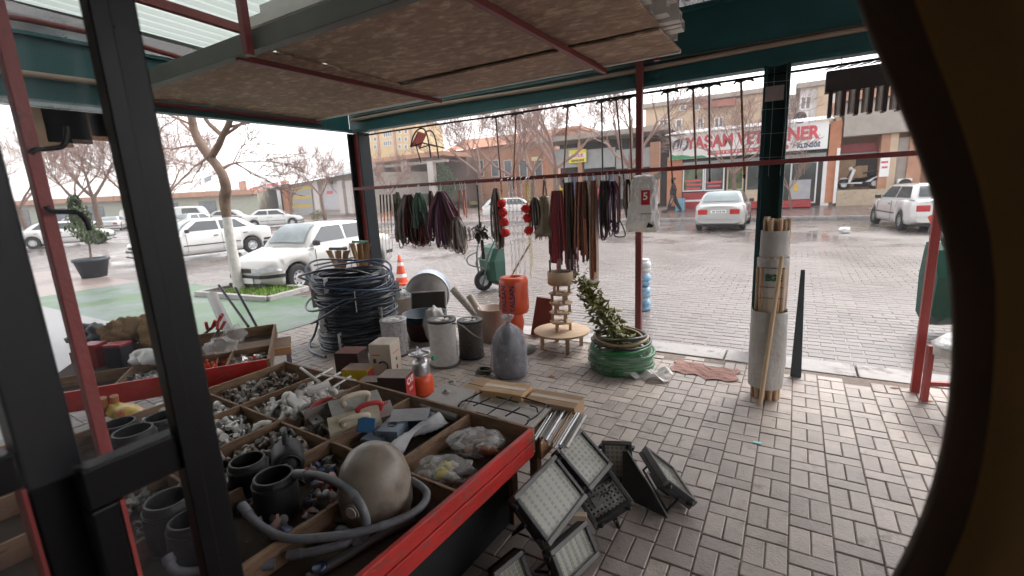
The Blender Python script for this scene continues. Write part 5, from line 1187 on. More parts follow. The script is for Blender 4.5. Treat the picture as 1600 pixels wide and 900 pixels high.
# wire net hung on the green post
ne = thing('wire_net', 'fine wire netting draped round the top of the green post', 'net', (-.2, FY - .13, 2.0)); r = random.Random(9)
for i in range(6): MB().tube([(-.2 + i * .09, 0, .55), (-.19 + i * .09 + r.uniform(-.01, .01), -.01, .1), (-.2 + i * .09, 0, -.35)], .0014, 4).build('wire', m_alu, ne)
for z in (.42, .2, .0, -.2): MB().tube(spline([(-.28, 0, z), (-.1, -.012, z + .015), (.1, 0, z + .01), (.34, .0, z + .03)], 4), .0014, 4).build('wire', m_alu, ne)
MB().b2(-.08, .06, -.01, .01, .28, .4).build('price_card', M('dusty_card', (.25, .2, .19), rough=.8), ne)
# ================================================================== goods standing on the pavement
def G2(px, py, z=0): p = g(px, py, z); return p
# hose coils: four coils stacked
m_hose = M('dark_hose', (.022, .03, .042), rough=.35, var=.35, sc_=6, rnd_=.2); m_hoseb = M('blue_hose', (.045, .075, .14), rough=.35, var=.25, sc_=5); m_tie = M('tie_wire', (.5, .5, .5), rough=.5)
cc = V((-4.28, 3.56, 0)); r = random.Random(5); z = .0
labs = ['dark plastic hose coil at the bottom of the tall stack', 'second dark hose coil from the bottom of the stack', 'third dark hose coil from the bottom of the stack', 'dark blue hose coil on top of the stack with loose loops']
def coil(t, R, h, rt, mat, wraps, layers, seed, wob=.015):
    rr = random.Random(seed)
    for ly in range(layers):
        pts = []; N = 26 * wraps; zz = 0
        for i in range(N + 1):
            a = 6.283 * i / 26 + ly; zz = rt + (h - 2 * rt) * i / N
            Rr = R - ly * rt * 1.7 + wob * math.sin(a * 1.7 + ly) + .012 * math.sin(a * .37 + zz * 40) + (.05 * R) * (math.sin(math.pi * i / N) - .6)
            pts.append((Rr * math.cos(a), Rr * math.sin(a), zz + .012 * math.sin(a * 2.3 + ly)))
        MB().tube(pts, rt, 6).build('hose', mat, t)
for i, (R, h) in enumerate(((.43, .24), (.41, .23), (.42, .22), (.40, .16))):
    t = thing('hose_coil', labs[i], 'hose coil', (cc.x + r.uniform(-.03, .03), cc.y + r.uniform(-.03, .03), z), i, group='stacked hose coils')
    coil(t, R, h, .0125 if i else .014, m_hose, 9 if i < 3 else 6, 3, i)
    for k in range(4): a = k * 1.57 + .4; MB().b2(-.004, .004, -.05, .02, 0, h).build('tie', m_tie, t, loc=((R + .012) * math.cos(a), (R + .012) * math.sin(a), 0), rot=(0, 0, a + 1.57))
    if i == 3:
        for k, (dx, dz, rr_, tl) in enumerate(((-.02, .03, .48, .3), (.12, -.05, .5, -.38), (.05, -.16, .5, .28), (-.07, -.34, .52, .42), (-.06, .06, .44, -.15))):
            pts = [(dx + rr_ * math.cos(a), rr_ * .95 * math.sin(a), .1 + dz + tl * rr_ * math.cos(a + k) * 1.0 + .02 * math.sin(3 * a)) for a in [6.283 * j / 36 for j in range(36)]]
            MB().tube(pts, .0125, 7, closed=True).build('loose_loop', m_hoseb if k % 2 == 0 else m_hose, t)
    z += h - .005
pts = [V((cc.x - .38, cc.y - .2, .35)), V((cc.x - .5, cc.y - .22, .1)), V((cc.x - .46, cc.y - .33, .02)), V((cc.x - .2, cc.y - .5, .014)), V((cc.x + .1, cc.y - .55, .014))]
tag(MB().tube(spline(pts, 6), .014, 8).build('hose_end', m_hoseb), 'loose blue hose end curling on the paving by the coil stack', 'hose')
# brooms
m_straw = M('broom_straw', (.45, .28, .14), rough=.9, var=.4, sc_=14, bump=.6, bsc=60, stretch=(6, 6, .6))
def broom(label, px, pytop, pybot, wtop_px, headm, Y, tilt):
    a, b = at(px, pytop, Y), at(px, pybot, Y); t = thing('broom', label, 'broom', (b.x, Y, 0), tilt, group='brooms behind the hose coils'); zt, zb = a.z, b.z; w = abs(at(px + wtop_px / 2, pytop, Y).x - a.x)
    MB().cyl((0, 0, 0), (0, 0, zt - .1), .013, n=8).build('stick', m_cane[1], t)
    MB().box((0, 0, zt - .025), (1.7 * w, .05, .035)).build('head', headm, t, bevel=.008)
    r = random.Random(px); 
    for k in range(3):
        x = (-.85 + .8 * k) * w; mb = MB()
        for i in range(60):
            xx = x + r.uniform(-.2, .2) * w; yy = r.uniform(-.025, .025); mb.tube([(xx * 1.15, yy, zt - .05), (xx * .4 + r.uniform(-.012, .012), yy, zb)], [.004, .003], 3, caps=False)
        o = mb.build('bristle_bunch', m_straw, t); o['kind'] = 'stuff'
broom('broom with a dark head standing behind the hose coils', 532, 386, 420, 28, m_trim, 4.3, .1); broom('broom with a green head beside the corner post', 567, 375, 422, 30, M('green_plastic', (.03, .16, .10), rough=.4), 4.45, -.1)
# spools
m_spoolb = M('spool_black', (.015, .015, .016), rough=.45); m_ropew = M('white_rope', (.60, .59, .57), rough=.8, var=.15, sc_=20, bump=.6, bsc=120); m_roped = M('grey_chain_rope', (.09, .085, .08), rough=.6, var=.5, sc_=60, bump=.8, bsc=90)
m_net = M('silver_wrap', (.42, .41, .42), rough=.3, metal=.3, var=.35, sc_=30, bump=.7, bsc=60)
def spool(label, px, py, R, h, rm, wraps, flange, top=m_spoolb):
    p = g(px, py, 0); d = V((p.x, p.y, 0)).normalized() * R; t = thing('rope_spool', label, 'spool', (p.x + d.x, p.y + d.y, 0), group='spools on the paving')
    MB().lathe([(0, 0), (R * flange, 0), (R * flange, .015), (R, .02)], n=32).build('bottom_flange', m_spoolb if rm is not m_ropew else m_chan, t)
    mb = MB(); prof = [(R * .98, .018)]
    n = wraps
    for i in range(n):
        z0 = .02 + (h - .05) * i / n; z1 = .02 + (h - .05) * (i + 1) / n; bw = 1 - .05 * math.sin(math.pi * i / n); prof += [(R * bw, z0 + .001), (R * (bw + .025), (z0 + z1) / 2)]
    prof += [(R * .98, h - .03)]; mb.lathe(prof, n=40, wob=lambda a, z: 1 + .006 * math.sin(a * 9 + z * 80)).build('winding', rm, t)
    MB().lathe([(R * 1.0, h - .03), (R * 1.04, h - .03), (R * 1.04, h - .012), (R * .6, h - .012), (R * .55, h - .03), (0, h - .03)], n=32).build('top_flange', top, t)
    lb = MB()
    for k in range(3): a = k * 2.09 + .5; lb.prism([(R * .3 * math.cos(a + q) , R * .3 * math.sin(a + q)) for q in (-.7, .7)] + [(R * .52 * math.cos(a + q), R * .52 * math.sin(a + q)) for q in (.7, .3, -.3, -.7)], (0, 0, h - .0295), (1, 0, 0), (0, 1, 0), (0, 0, 1), .019)
    lb.cyl((0, 0, h - .029), (0, 0, h - .008), R * .2, n=16); o = lb.build('hub_label', m_ropew, t); return t
spool('large spool of white rope on the paving', 696, 576, .135, .47, m_ropew, 30, 1.12)
spool('spool of dark grey rope behind the white one', 738, 563, .125, .40, m_roped, 16, 1.05)
spool('silver film wrapped spool beside the hose coils', 620, 560, .135, .40, m_net, 12, 1.0, M('spool_grey', (.3, .3, .31), rough=.5))
MB_ = MB().tube(spline([g(703, 505, .42), g(720, 508, .44), g(738, 522, .40), g(752, 530, .36)], 5), .008, 6); tag(MB_.build('rope_end', s['khaki']), 'loose rope end lying across the grey rope spool', 'rope')
# basins
bp2 = g(655, 535, 0); t = thing('basin', 'dark blue plastic basin behind the spools', 'basin', (bp2.x + -.05, bp2.y + .18, .1)); MB().lathe([(0, .02), (.2, .02), (.25, .19), (.265, .2), (.25, .2), (.2, .04), (0, .04)], n=28).build('tub', M('navy_plastic', (.012, .03, .05), rough=.4), t)
t = thing('basin', 'dark red plastic basin under the blue one', 'basin', (bp2.x - .05, bp2.y + .18, 0)); MB().lathe([(0, 0), (.19, 0), (.235, .2), (.25, .21), (.235, .21), (.19, .02), (0, .02)], n=28).build('tub', M('maroon_plastic', (.07, .012, .016), rough=.4), t)
p = g(622, 500, 0); t = thing('plastic_tub', 'cream plastic tub holding white scraps behind the basins', 'tub', (p.x, p.y + .15, 0)); MB().lathe([(0, 0), (.14, 0), (.17, .3), (.18, .3), (.16, .3), (.13, .03), (0, .03)], n=24).build('tub', M('cream_plastic', (.48, .43, .38), rough=.45), t)
for i in range(4): MB().blob((.05 * math.cos(i * 1.7), .05 * math.sin(i * 1.7), .3 + .02 * i), (.07, .06, .05), .3, i).build('scrap', film('pale_film', (.75, .75, .76), .35), t)
# round drum with a dark panel leaning on it
p = g(688, 492, 0); Rr = .30; dm = thing('metal_drum', 'round steel drum lying on its side with a pale blue rim', 'drum', (p.x - .12, p.y - .1, 0), math.radians(35))
MB().lathe([(0, 0), (Rr, 0), (Rr, .34), (0, .34)], (0, 0, Rr), 36, rotm(rx=-math.pi / 2), smooth=False).build('shell', M('blue_steel', (.30, .36, .44), rough=.35, metal=.4, var=.2), dm)
MB().lathe([(0, -.012), (Rr * .93, -.012), (Rr * .95, -.004)], (0, 0, Rr), 36, rotm(rx=-math.pi / 2)).build('end_plate', M('grey_steel', (.30, .29, .28), rough=.35, metal=.5, var=.25), dm)
MB().tube(arc((0, 0, Rr), Rr, 0, 6.283, 36)[:-1], .012, 6, closed=True).build('rim', m_steel, dm); MB().cyl((-Rr - .1, .02, Rr + .1), (-Rr + .02, .02, Rr + .1), .012, n=8).build('handle', m_trim, dm)
p = g(690, 505, 0); pn = thing('framed_screen', 'dark framed screen leaning on the steel drum', 'screen', (p.x - .1, p.y - .12, .02), math.radians(33)); R_ = rotm(rx=-.35)
MB().box(R_ @ V((0, 0, .22)), (.46, .03, .40), R_).build('frame', M('panel_frame', (.3, .28, .27), rough=.5), pn, bevel=.006); MB().box(R_ @ V((0, -.016, .22)), (.42, .006, .36), R_).build('screen', M('screen_dark', (.02, .015, .014), rough=.3), pn)
p = g(668, 545, 0); t = thing('plastic_bag', 'crumpled clear plastic bag beside the white rope spool', 'bag', (p.x, p.y + .15, 0)); MB().blob((0, 0, .22), (.13, .12, .22), .07, 5, 30, 20, 5).build('film', film('grey_film', (.5, .49, .48), .3), t); MB().blob((0, 0, .18), (.1, .09, .17), .15, 6).build('contents', m_card, t)
# pots with tubes
p = g(760, 536, 0); t = thing('beige_pot', 'beige flower pot holding two long rolled tubes', 'pot', (p.x, p.y + .16, 0)); MB().lathe([(0, 0), (.15, 0), (.165, .36), (.175, .37), (.16, .37), (.14, .03), (0, .03)], n=28).build('pot', M('beige_plastic', (.47, .37, .31), rough=.5), t)
m_tubep = M('paper_tube', (.5, .42, .36), rough=.8, var=.15)
def roll(label, p0, p1, r0, mat, name='paper_tube', cat='tube'):
    d = (V(p1) - V(p0)).normalized(); t = thing(name, label, cat, p0); L = (V(p1) - V(p0)).length; q = d.to_track_quat('Z', 'Y').to_matrix()
    MB().lathe([(r0, 0), (r0, L), (r0 * .72, L), (r0 * .72, L * .4)], (0, 0, 0), 18, q).build('tube', mat, t); MB().lathe([(r0 * .72, L * .6), (0, L * .6)], (0, 0, 0), 18, q).build('bore', m_dark, t); return t
c = V((p.x, p.y + .16, .05)); roll('longer rolled tube leaning left in the beige pot', c, at(708, 452, c.y + .05), .045, M('rough_tube', (.42, .38, .34), rough=.9, var=.35, sc_=30, bump=.6)); roll('shorter paper tube leaning left in the beige pot', c + V((.05, -.03, 0)), at(733, 462, c.y - .02), .04, m_tubep)
# orange roll stack on its stand
m_or = M('orange_film', (.72, .09, .03), rough=.35, var=.15, sc_=6, bump=.25, bsc=20)
p = g(800, 520, 0); px_ = V((-2.42, 4.02, 0)); orl = thing('orange_roll', 'tall orange hose roll with dark lettering on a round base', 'roll', px_)
MB().lathe([(0, 0), (.2, 0), (.2, .02), (0, .02)], n=28).build('base_plate', m_chan, orl); MB().lathe([(.085, .02), (.09, .1), (.08, .2), (.09, .3), (.085, .4)], n=20, wob=lambda a, z: 1 + .06 * math.sin(z * 90)).build('lower_roll', m_or, orl)
MB().lathe([(.06, .40), (.135, .41), (.15, .45), (.148, .74), (.135, .78), (.08, .785), (.07, .76), (.06, .74), (0, .74)], n=32, wob=lambda a, z: 1 + .008 * math.sin(a * 11)).build('roll', m_or, orl)
for k, a in enumerate((-1.75, -1.15, -2.4)): lettering('YALSAN', .075, m_blue, orl, (.1525 * math.cos(a), .1525 * math.sin(a), .58), ex=(0, 0, 1), ey=(math.sin(a), -math.cos(a), 0), depth=.002, bold=.002)
# the wrapped grey bag in front
p = g(786, 594, 0); wbg = thing('wrapped_bag', 'tall dark sack tied in clear plastic in front of the orange roll', 'sack', (p.x, p.y + .13, 0)); prof = [(0, .0), (.13, .005), (.15, .03), (.162, .07), (.165, .11), (.162, .15), (.158, .19), (.158, .23), (.155, .27), (.15, .31), (.143, .345), (.13, .385), (.11, .42), (.08, .45), (.045, .475), (.024, .49)]
fold = lambda a, z: 1 + .05 * math.sin(a * 3 + z * 11 + 1) + .035 * math.sin(a * 9 - z * 21 + math.sin(a * 2)) + .03 * abs(math.sin(a * 11 + z * 9)) + .02 * math.sin(a * 23 + z * 33)
MB().lathe([(r0 * .9, z) for r0, z in prof], n=44, wob=lambda a, z: 1 + .05 * math.sin(a * 3 + z * 11 + 1) + .03 * math.sin(a * 7 - z * 16)).build('contents', M('grey_sack', (.035, .036, .045), rough=.5, var=.3, sc_=12), wbg); MB().lathe(prof + [(.02, .50), (.045, .53), (.06, .56), (.02, .575)], n=48, wob=fold).build('film', film('clear_wrap', (.42, .43, .48), .6, .07, 16, 1.0, .12), wbg)
# brown panel behind
p = g(838, 528, 0); t = tag(MB().prism([(0, 0), (.3, 0), (.24, .42), (.06, .44)], (p.x - .12, p.y + .1, 0), (.95, .2, 0), (0, .15, 1), (.2, -.95, 0), .03).build('brown_panel', M('maroon_panel', (.13, .03, .022), rough=.5), bevel=.004), 'dark red brown board leaning behind the orange roll', 'board')
p = at(781, 392, 6.6); q = g(792, 446, ST_Z); t = thing('garden_hoe', 'long handled hoe standing in the street beside the wheelbarrow', 'hoe', (q.x, q.y, ST_Z)); MB().cyl((0, 0, .03), (p.x - q.x, .15, p.z - ST_Z), .018, n=8).build('handle', m_cane[1], t); MB().prism([(-.1, 0), (.02, .07), (.26, .06), (.28, .03), (.03, .0)], (0, 0, .0), (1, 0, 0), (0, 0, 1), (0, 1, 0), .02).build('blade', m_trim, t)
# tiered wooden stand
m_ply = M('raw_plywood', (.50, .36, .24), rough=.75, var=.14, sc_=5, stretch=(1, 5, 1)); sp_ = g(872, 547, 0); sd_ = thing('wooden_stand', 'tiered raw wood plant stand on a round table top', 'stand', (sp_.x, sp_.y + .1, 0), .4)
MB().lathe([(0, .17), (.29, .17), (.29, .19), (0, .19)], n=40, smooth=False).build('round_top', m_ply, sd_)
for k in range(4): a = k * 1.571 + .3; MB().b2(-.02, .02, -.02, .02, 0, .169).build('leg', m_ply, sd_, loc=(.21 * math.cos(a), .21 * math.sin(a), 0))
for k in range(5):
    z = .275 + k * .1; o = MB().lathe([(.045, z), (.12, z), (.12, z + .016), (.045, z + .016), (.045, z)], n=8, smooth=False).build('ring_shelf', m_ply, sd_)
    for j in range(3): a = j * 2.094 + k * 1.0; MB().b2(-.014, .014, -.014, .014, z - .084, z).build('spacer', m_ply, sd_, loc=(.09 * math.cos(a), .09 * math.sin(a), 0))
zz = .69; MB().lathe([(0, zz), (.13, zz), (.13, zz + .12), (.118, zz + .12), (.118, zz + .05), (0, zz + .05)], n=30).build('top_drum', m_ply, sd_)
for j in range(4): a = j * 1.57; MB().cyl((.1 * math.cos(a), .1 * math.sin(a), zz + .06), (.1 * math.cos(a), .1 * math.sin(a), zz + .24), .01, n=6).build('peg', m_chan, sd_)
# leafy garland leaning into the green coil
gc = g(958, 586, 0); GC = V((gc.x, gc.y + .22, 0)); gl = thing('leaf_garland', 'artificial leaf garland climbing from the green coil to the wooden stand', 'garland', (GC.x, GC.y, 0)); m_gleaf = M('garland_leaf', (.17, .17, .035), rough=.5, var=.55, sc_=25, bump=0, wear=(.3, .26, .06), wamt=.4, wsc=30)
stem = spline([(.06, 0, .2), (-.08, .02, .36), (-.22, .06, .5), (-.34, .1, .66), (-.42, .15, .76)], 8); MB().tube(stem, .008, 6).build('stem', m_bark, gl); r = random.Random(12); lm = MB()
lm.add([(0, -.022, 0), (.03, 0, .006), (.06, 0, 0), (0, .022, 0), (-.01, 0, .004)], [(4, 0, 1), (0, 2, 1), (1, 2, 3), (4, 1, 3)]); lmm = lm.mesh('leaf'); lmm.materials.append(m_gleaf)
for i in range(290):
    q = r.choice(stem); rad = .11 * (1 - .45 * abs(stem.index(q) / len(stem) - .4)); d = V((r.gauss(0, 1), r.gauss(0, 1), r.gauss(0, 1))).normalized(); e = q + d * rad * r.uniform(.3, 1.25)
    o = ob('leaf', lmm, gl, loc=e, rot=(r.uniform(-1, 1), r.uniform(-1.2, .6), math.atan2(d.y, d.x) + r.uniform(-.5, .5))); k = r.uniform(.7, 1.35); o.scale = (k, k, k)
mb = MB()
for i in range(420):
    q = r.choice(stem[2:-6]); d = V((r.gauss(0, 1), r.gauss(0, 1), r.gauss(0, 1))).normalized(); e = q + d * .12 * r.uniform(.2, 1.1); a_ = V((r.gauss(0, 1), r.gauss(0, 1), r.gauss(0, 1))).normalized(); _, sd2, u2 = frame(a_); k = r.uniform(.03, .055)
    mb.add([e, e + a_ * k * .5 + sd2 * k * .4, e + a_ * k * 1.2, e + a_ * k * .5 - sd2 * k * .4], [(0, 1, 2, 3)])
mb.build('leaf_mass', m_gleaf, gl)['kind'] = 'stuff'
t = thing('green_hose_coil', 'green garden hose coil in clear wrap on the paving', 'hose coil', (GC.x, GC.y, 0)); coil(t, .27, .24, .013, M('green_hose', (.015, .15, .04), rough=.3, var=.25, sc_=6), 8, 2, 31); MB().lathe([(.2, .0), (.29, .02), (.305, .1), (.29, .2), (.22, .25)], n=36, wob=lambda a, z: 1 + .02 * math.sin(a * 13 + z * 30)).build('wrap', film('coil_wrap', (.45, .55, .48), .84, .3, 12, .4), t)
t = thing('striped_hose_coil', 'black and yellow garden hose coil lying on the green coil', 'hose coil', (GC.x, GC.y, .24)); mh1 = M('black_hose', (.025, .023, .02), rough=.35); mh2 = M('yellow_stripe_hose', (.30, .22, .10), rough=.4)
for k, (R, zz, m) in enumerate(((.26, .02, mh1), (.235, .045, mh2), (.21, .03, mh1), (.22, .075, mh1), (.19, .06, mh2))): MB().tube([(R * math.cos(a), R * math.sin(a) * .96, zz + .012 * math.sin(a * 2 + k)) for a in [6.283 * j / 40 for j in range(40)]], .014, 7, closed=True).build('hose', m, t)
p = g(1010, 588, 0); tag(MB().grid(lambda u, v: V((p.x - .18 + .36 * u + .03 * math.sin(v * 9), p.y - .1 + .2 * v, .03 + .025 * math.sin(u * 11 + v * 5) + .02 * math.sin(v * 13 - u * 6))), 22, 14).build('white_sheet', film('white_scrap', (.8, .79, .78), .12, .3, 10, .6)), 'crumpled white plastic sheet beside the green coil', 'sheet')
# red mat
p = g(1100, 580, 0); mb = MB(); r = random.Random(1)
mb.grid(lambda u, v: V((p.x - .27 + .54 * u + .015 * math.sin(v * 11), p.y - .15 + .3 * v + .03 * math.sin(u * 7) + .02 * math.sin(u * 19), .007 + .003 * math.sin(u * 21 + v * 9) + .002 * math.sin(v * 31))), 30, 18); tag(mb.build('worn_mat', M('worn_red_mat', (.31, .17, .145), rough=.95, var=.35, sc_=14, bump=.6, bsc=60, wear=(.32, .22, .18), wamt=.4, wsc=9)), 'worn faded red mat lying on the kerb side paving', 'mat')
# bundled sticks in a white sack by the post
bpz = g(1188, 630, 0); SB = V((bpz.x + .02, bpz.y + .13, 0)); m_stick = M('turned_wood', (.46, .31, .19), rough=.6, var=.25, sc_=5, rnd_=.25, stretch=(5, 5, .5)); r = random.Random(14)
sm = MB().cyl((0, 0, 0), (0, 0, 1), .016, n=10).mesh('broom_stick'); sm.materials.append(m_stick); k = 0
for ring_, (n, R, h) in enumerate(((11, .084, 1.0), (8, .052, 1.08), (5, .026, 1.34), (9, .07, 1.34))):
    for i in range(n):
        a = 6.283 * i / n + ring_; off = V((0, .1, 0)) if ring_ >= 2 else V((0, 0, 0))
        o = ob('broom_stick', sm, loc=(SB.x + R * math.cos(a) + off.x, SB.y + R * .7 * math.sin(a) + off.y, .002), rot=(r.uniform(-.01, .01) - .03, r.uniform(-.012, .012), 0)); o.scale = (1, 1, h * r.uniform(.985, 1.01))
        tag(o, 'wooden broom stick in the taller rear bundle by the green post' if ring_ >= 2 else 'wooden broom stick in the white sack by the green post', 'stick', 'broom sticks in the rear bundle' if ring_ >= 2 else 'broom sticks in the sack')
tag(MB().cyl((SB.x - .02, SB.y - .17, .002), (SB.x + .055, SB.y - .11, 1.1), .014, n=10).build('broom_stick', M('pale_wood', (.55, .40, .25), rough=.6, var=.15, stretch=(4, 4, .5))), 'single pale broom stick leaning against the front of the white sack', 'stick')
m_sack = M('woven_sack', (.42, .40, .375), rough=.6, var=.15, sc_=5, bump=.5, bsc=14, dist=.03)
sk1 = tag(MB().lathe([(.112, .1), (.118, .3), (.122, .5), (.124, .68), (.118, .69)], (SB.x, SB.y, 0), 36, wob=lambda a, z: 1 + .05 * math.sin(a * 4 + z * 7) + .03 * math.sin(a * 9 - z * 12)).build('white_sack', m_sack), 'white woven sack round the lower part of the broom sticks', 'sack')
sk2 = thing('printed_sack', 'white sack with green print round the taller broom sticks', 'sack', (SB.x, SB.y + .06, 0)); MB().lathe([(.104, .62), (.106, .8), (.104, 1.06), (.102, 1.07)], n=32, wob=lambda a, z: 1 + .02 * math.sin(a * 5 + z * 9)).build('sack', m_sack, sk2)
for z, h_, tx in ((.93, .062, 'EGE'),): lettering(tx, h_, M('green_print', (.025, .10, .05), rough=.6), sk2, (.012, -.109, z), depth=.002, bold=.003)
for z in (.86, 1.0, .78): MB().b2(-.075, .08, -.1085, -.1065, z, z + .006).build('print_line', m_chan, sk2)
sk3 = tag(MB().lathe([(.094, 1.06), (.094, 1.25), (.092, 1.26)], (SB.x, SB.y + .1, 0), 30, wob=lambda a, z: 1 + .02 * math.sin(a * 6 + z * 9)).build('upper_sack', M('grey_sack2', (.40, .38, .36), rough=.7, var=.2)), 'greyish sack band round the top of the rear broom sticks', 'sack')
tag(MB().prism([(0, 0), (.08, 0), (.05, .9), (.02, .9)], (.05, 4.32, .002), (1, .1, 0), (0, .03, 1), (0, 1, 0), .03).build('dark_plank', M('slate_plank', (.03, .045, .055), rough=.5), bevel=.004), 'dark blue green plank standing behind the sack of sticks', 'plank')
# white crate stool at far right, litter
p = g(1478, 640, 0); t = thing('crate_stool', 'red framed stool with white sacking at the far right of the stall', 'stool', (p.x + .1, p.y, 0), .3)
for x, y in ((-.16, -.16), (.16, -.16), (.16, .16), (-.16, .16)): MB().b2(-.018, .018, -.018, .018, 0, .42).build('leg', m_redst, t, loc=(x, y, 0))
for y in (-.16, .16): MB().b2(-.142, .142, y - .015, y + .015, .12, .15).build('stretcher', m_redst, t)
MB().blob((0, 0, .46), (.22, .22, .08), .15, 3).build('sacking', m_bagw, t)
for i, (px, py, lab) in enumerate(((1390, 606, 'dry brown leaf by the foot of the right red pole'), (1440, 626, 'dry brown leaf right of the right red pole'), (855, 588, 'pale torn scrap on the paving behind the bench'))):
    q = g(px, py, .004); tag(MB().prism([(0, 0), (.03, -.014), (.07, 0), (.035, .018)], (q.x, q.y, .006), (1, .2, 0), (-.2, 1, .1), (0, 0, 1), .002).build('dry_leaf', M('dry_leaf', (.3, .12, .05), rough=.8)), lab, 'leaf')
q = g(1183, 692, .004); tag(MB().b2(q.x - .022, q.x + .022, q.y - .012, q.y + .012, .003, .009).build('blue_wrapper', M('turquoise_wrapper', (.25, .6, .6), rough=.4), bevel=.002), 'small turquoise wrapper on the paving', 'litter')
q = g(1320, 364, ST_Z); tag(MB().blob((q.x, q.y, ST_Z + .08), (.15, .12, .1), .25, 8).build('street_litter', m_wht), 'white crumpled litter lying in the street', 'litter')
# ================================================================== the big compartment tray
m_tredd = M('tray_red_paint', (.44, .026, .022), rough=.42, var=.2, sc_=4, wear=(.17, .07, .05), wamt=.40, wsc=18, bump=.25, bsc=30, stretch=(1, .5, 1.3))
m_twood = M('tray_wood', (.24, .145, .085), rough=.75, var=.4, sc_=4, bump=.35, bsc=40, stretch=(1, 1, 6), wear=(.08, .05, .035), wamt=.4, wsc=6)
m_tfloor = M('tray_floor', (.06, .04, .03), rough=.85, var=.4, sc_=6)
TZ = .50
TA, TC = g(835, 668, TZ), g(447, 564, TZ)
tex = (TA - TC); tex.z = 0; TW = tex.length; tex.normalize(); tey = V((tex.y, -tex.x, 0))          # tey points towards the viewer
TD = 1.75
def T(u, v, z=0.): return V((TC.x, TC.y, 0)) + tex * u + tey * v + V((0, 0, z))
trot = math.atan2(tex.y, tex.x)
tray = thing('compartment_tray', 'big red edged wooden tray divided into compartments in the foreground', 'tray', (TC.x, TC.y, 0), trot)
def tb(name, mat, u0, u1, v0, v1, z0, z1, bevel=.003): return MB().b2(u0, u1, -v1, -v0, z0, z1).build(name, mat, tray, bevel=bevel)
tb('floor', m_tfloor, 0, TW, 0, TD, .385, .395, 0)
tb('far_board', m_twood, 0, TW, -.0, .018, .37, TZ); tb('left_board', m_twood, 0, .018, .0185, TD, .37, TZ - .001)
tb('red_board', m_tredd, TW - .02, TW, .0185, TD, .435, TZ + .001); tb('red_board', m_tredd, TW - .02, TW + .004, .0185, TD, .362, .432)
tb('dark_skirt', M('black_skirt', (.006, .006, .007), rough=.9), .12, TW - .1, .06, TD - .08, .01, .36, 0)  # black block standing in for the shade under the tray
tb('near_board', m_tredd, 0, TW - .0205, TD - .02, TD, .37, TZ)
CU = [0.02] + [x + (TW - 2.08) for x in (.42, .82, 1.25, 1.69)] + [TW - .02]
CV = [.02, .55, 1.08, TD - .02]
for u in CU[1:-1]: tb('divider', m_twood, u - .008, u + .008, .019, TD - .021, .39, TZ - .012)
for v in CV[1:-1]:
    for i in range(5):
        if v > 1 and i >= 3: continue
        tb('cross_divider', m_twood, CU[i] + .0085, CU[i + 1] - .0085, v - .007, v + .007, .39, TZ - .018)
for u in (.06, TW - .1):
    for v in (.08, TD - .1): tb('leg', m_twood, u - .025, u + .025, v - .025, v + .025, 0, .384)
# --- meshes of small goods
m_pvcw = M('white_plastic', (.62, .60, .575), rough=.4, var=.12, sc_=8, rnd_=.15); m_metald = M('dull_fitting', (.27, .24, .21), rough=.45, metal=.4, var=.35, sc_=12, rnd_=.3); m_brownf = M('brown_fitting', (.17, .125, .1), rough=.5, var=.4, sc_=10, rnd_=.3); m_greyf = M('grey_fitting', (.33, .32, .30), rough=.45, var=.25, sc_=10, rnd_=.3)
def mesh_of(mb, mat, name='x'): me = mb.mesh(name); me.materials.append(mat); return me
def elbow(r=.018): return MB().tube(arc((0, 0, 0), .035, 0, 1.57, 6) , r, 12).cyl((.035, 0, -.03), (.035, 0, .0), r * 1.2, n=12).cyl((-.03, 0, .035), (0, 0, .035), r * 1.2, n=12)
def tee(r=.016): return MB().cyl((-.045, 0, 0), (.045, 0, 0), r, n=12).cyl((0, 0, 0), (0, 0, .04), r, n=12).cyl((.03, 0, 0), (.047, 0, 0), r * 1.2, n=12).cyl((-.047, 0, 0), (-.03, 0, 0), r * 1.2, n=12)
def sockt(r=.022, L=.05): return MB().lathe([(r, 0), (r, L * .4), (r * 1.12, L * .42), (r * 1.12, L), (r * .9, L), (r * .85, L * .2), (0, L * .2)], n=16)
def tap(): return MB().cyl((0, 0, -.03), (0, 0, .03), .013, n=10).cyl((0, 0, 0), (.045, 0, 0), .01, n=10).lathe([(.02, .03), (.022, .045), (0, .048)], n=8).tube([(-.0, 0, 0), (-.03, 0, .0), (-.045, 0, -.02)], .009, 8)
def clamp(): return MB().ribbon(arc((0, 0, 0), .028, 0, 5.9, 16), .012, .0015, (0, 1, 0)).box((.03, 0, .006), (.018, .014, .012))
def disc(): return MB().lathe([(0, 0), (.026, 0), (.028, .004), (.026, .008), (0, .01)], n=18).box((.033, 0, .004), (.018, .012, .006))
def hinge(): return MB().box((0, 0, 0), (.06, .035, .003)).cyl((-.03, .018, .002), (.03, .018, .002), .005, n=8).box((0, .036, .002), (.06, .035, .003))
def flasks(): return MB().lathe([(0, 0), (.03, 0), (.035, .01), (.035, .06), (.02, .08), (.014, .085), (.014, .1), (0, .1)], n=16)
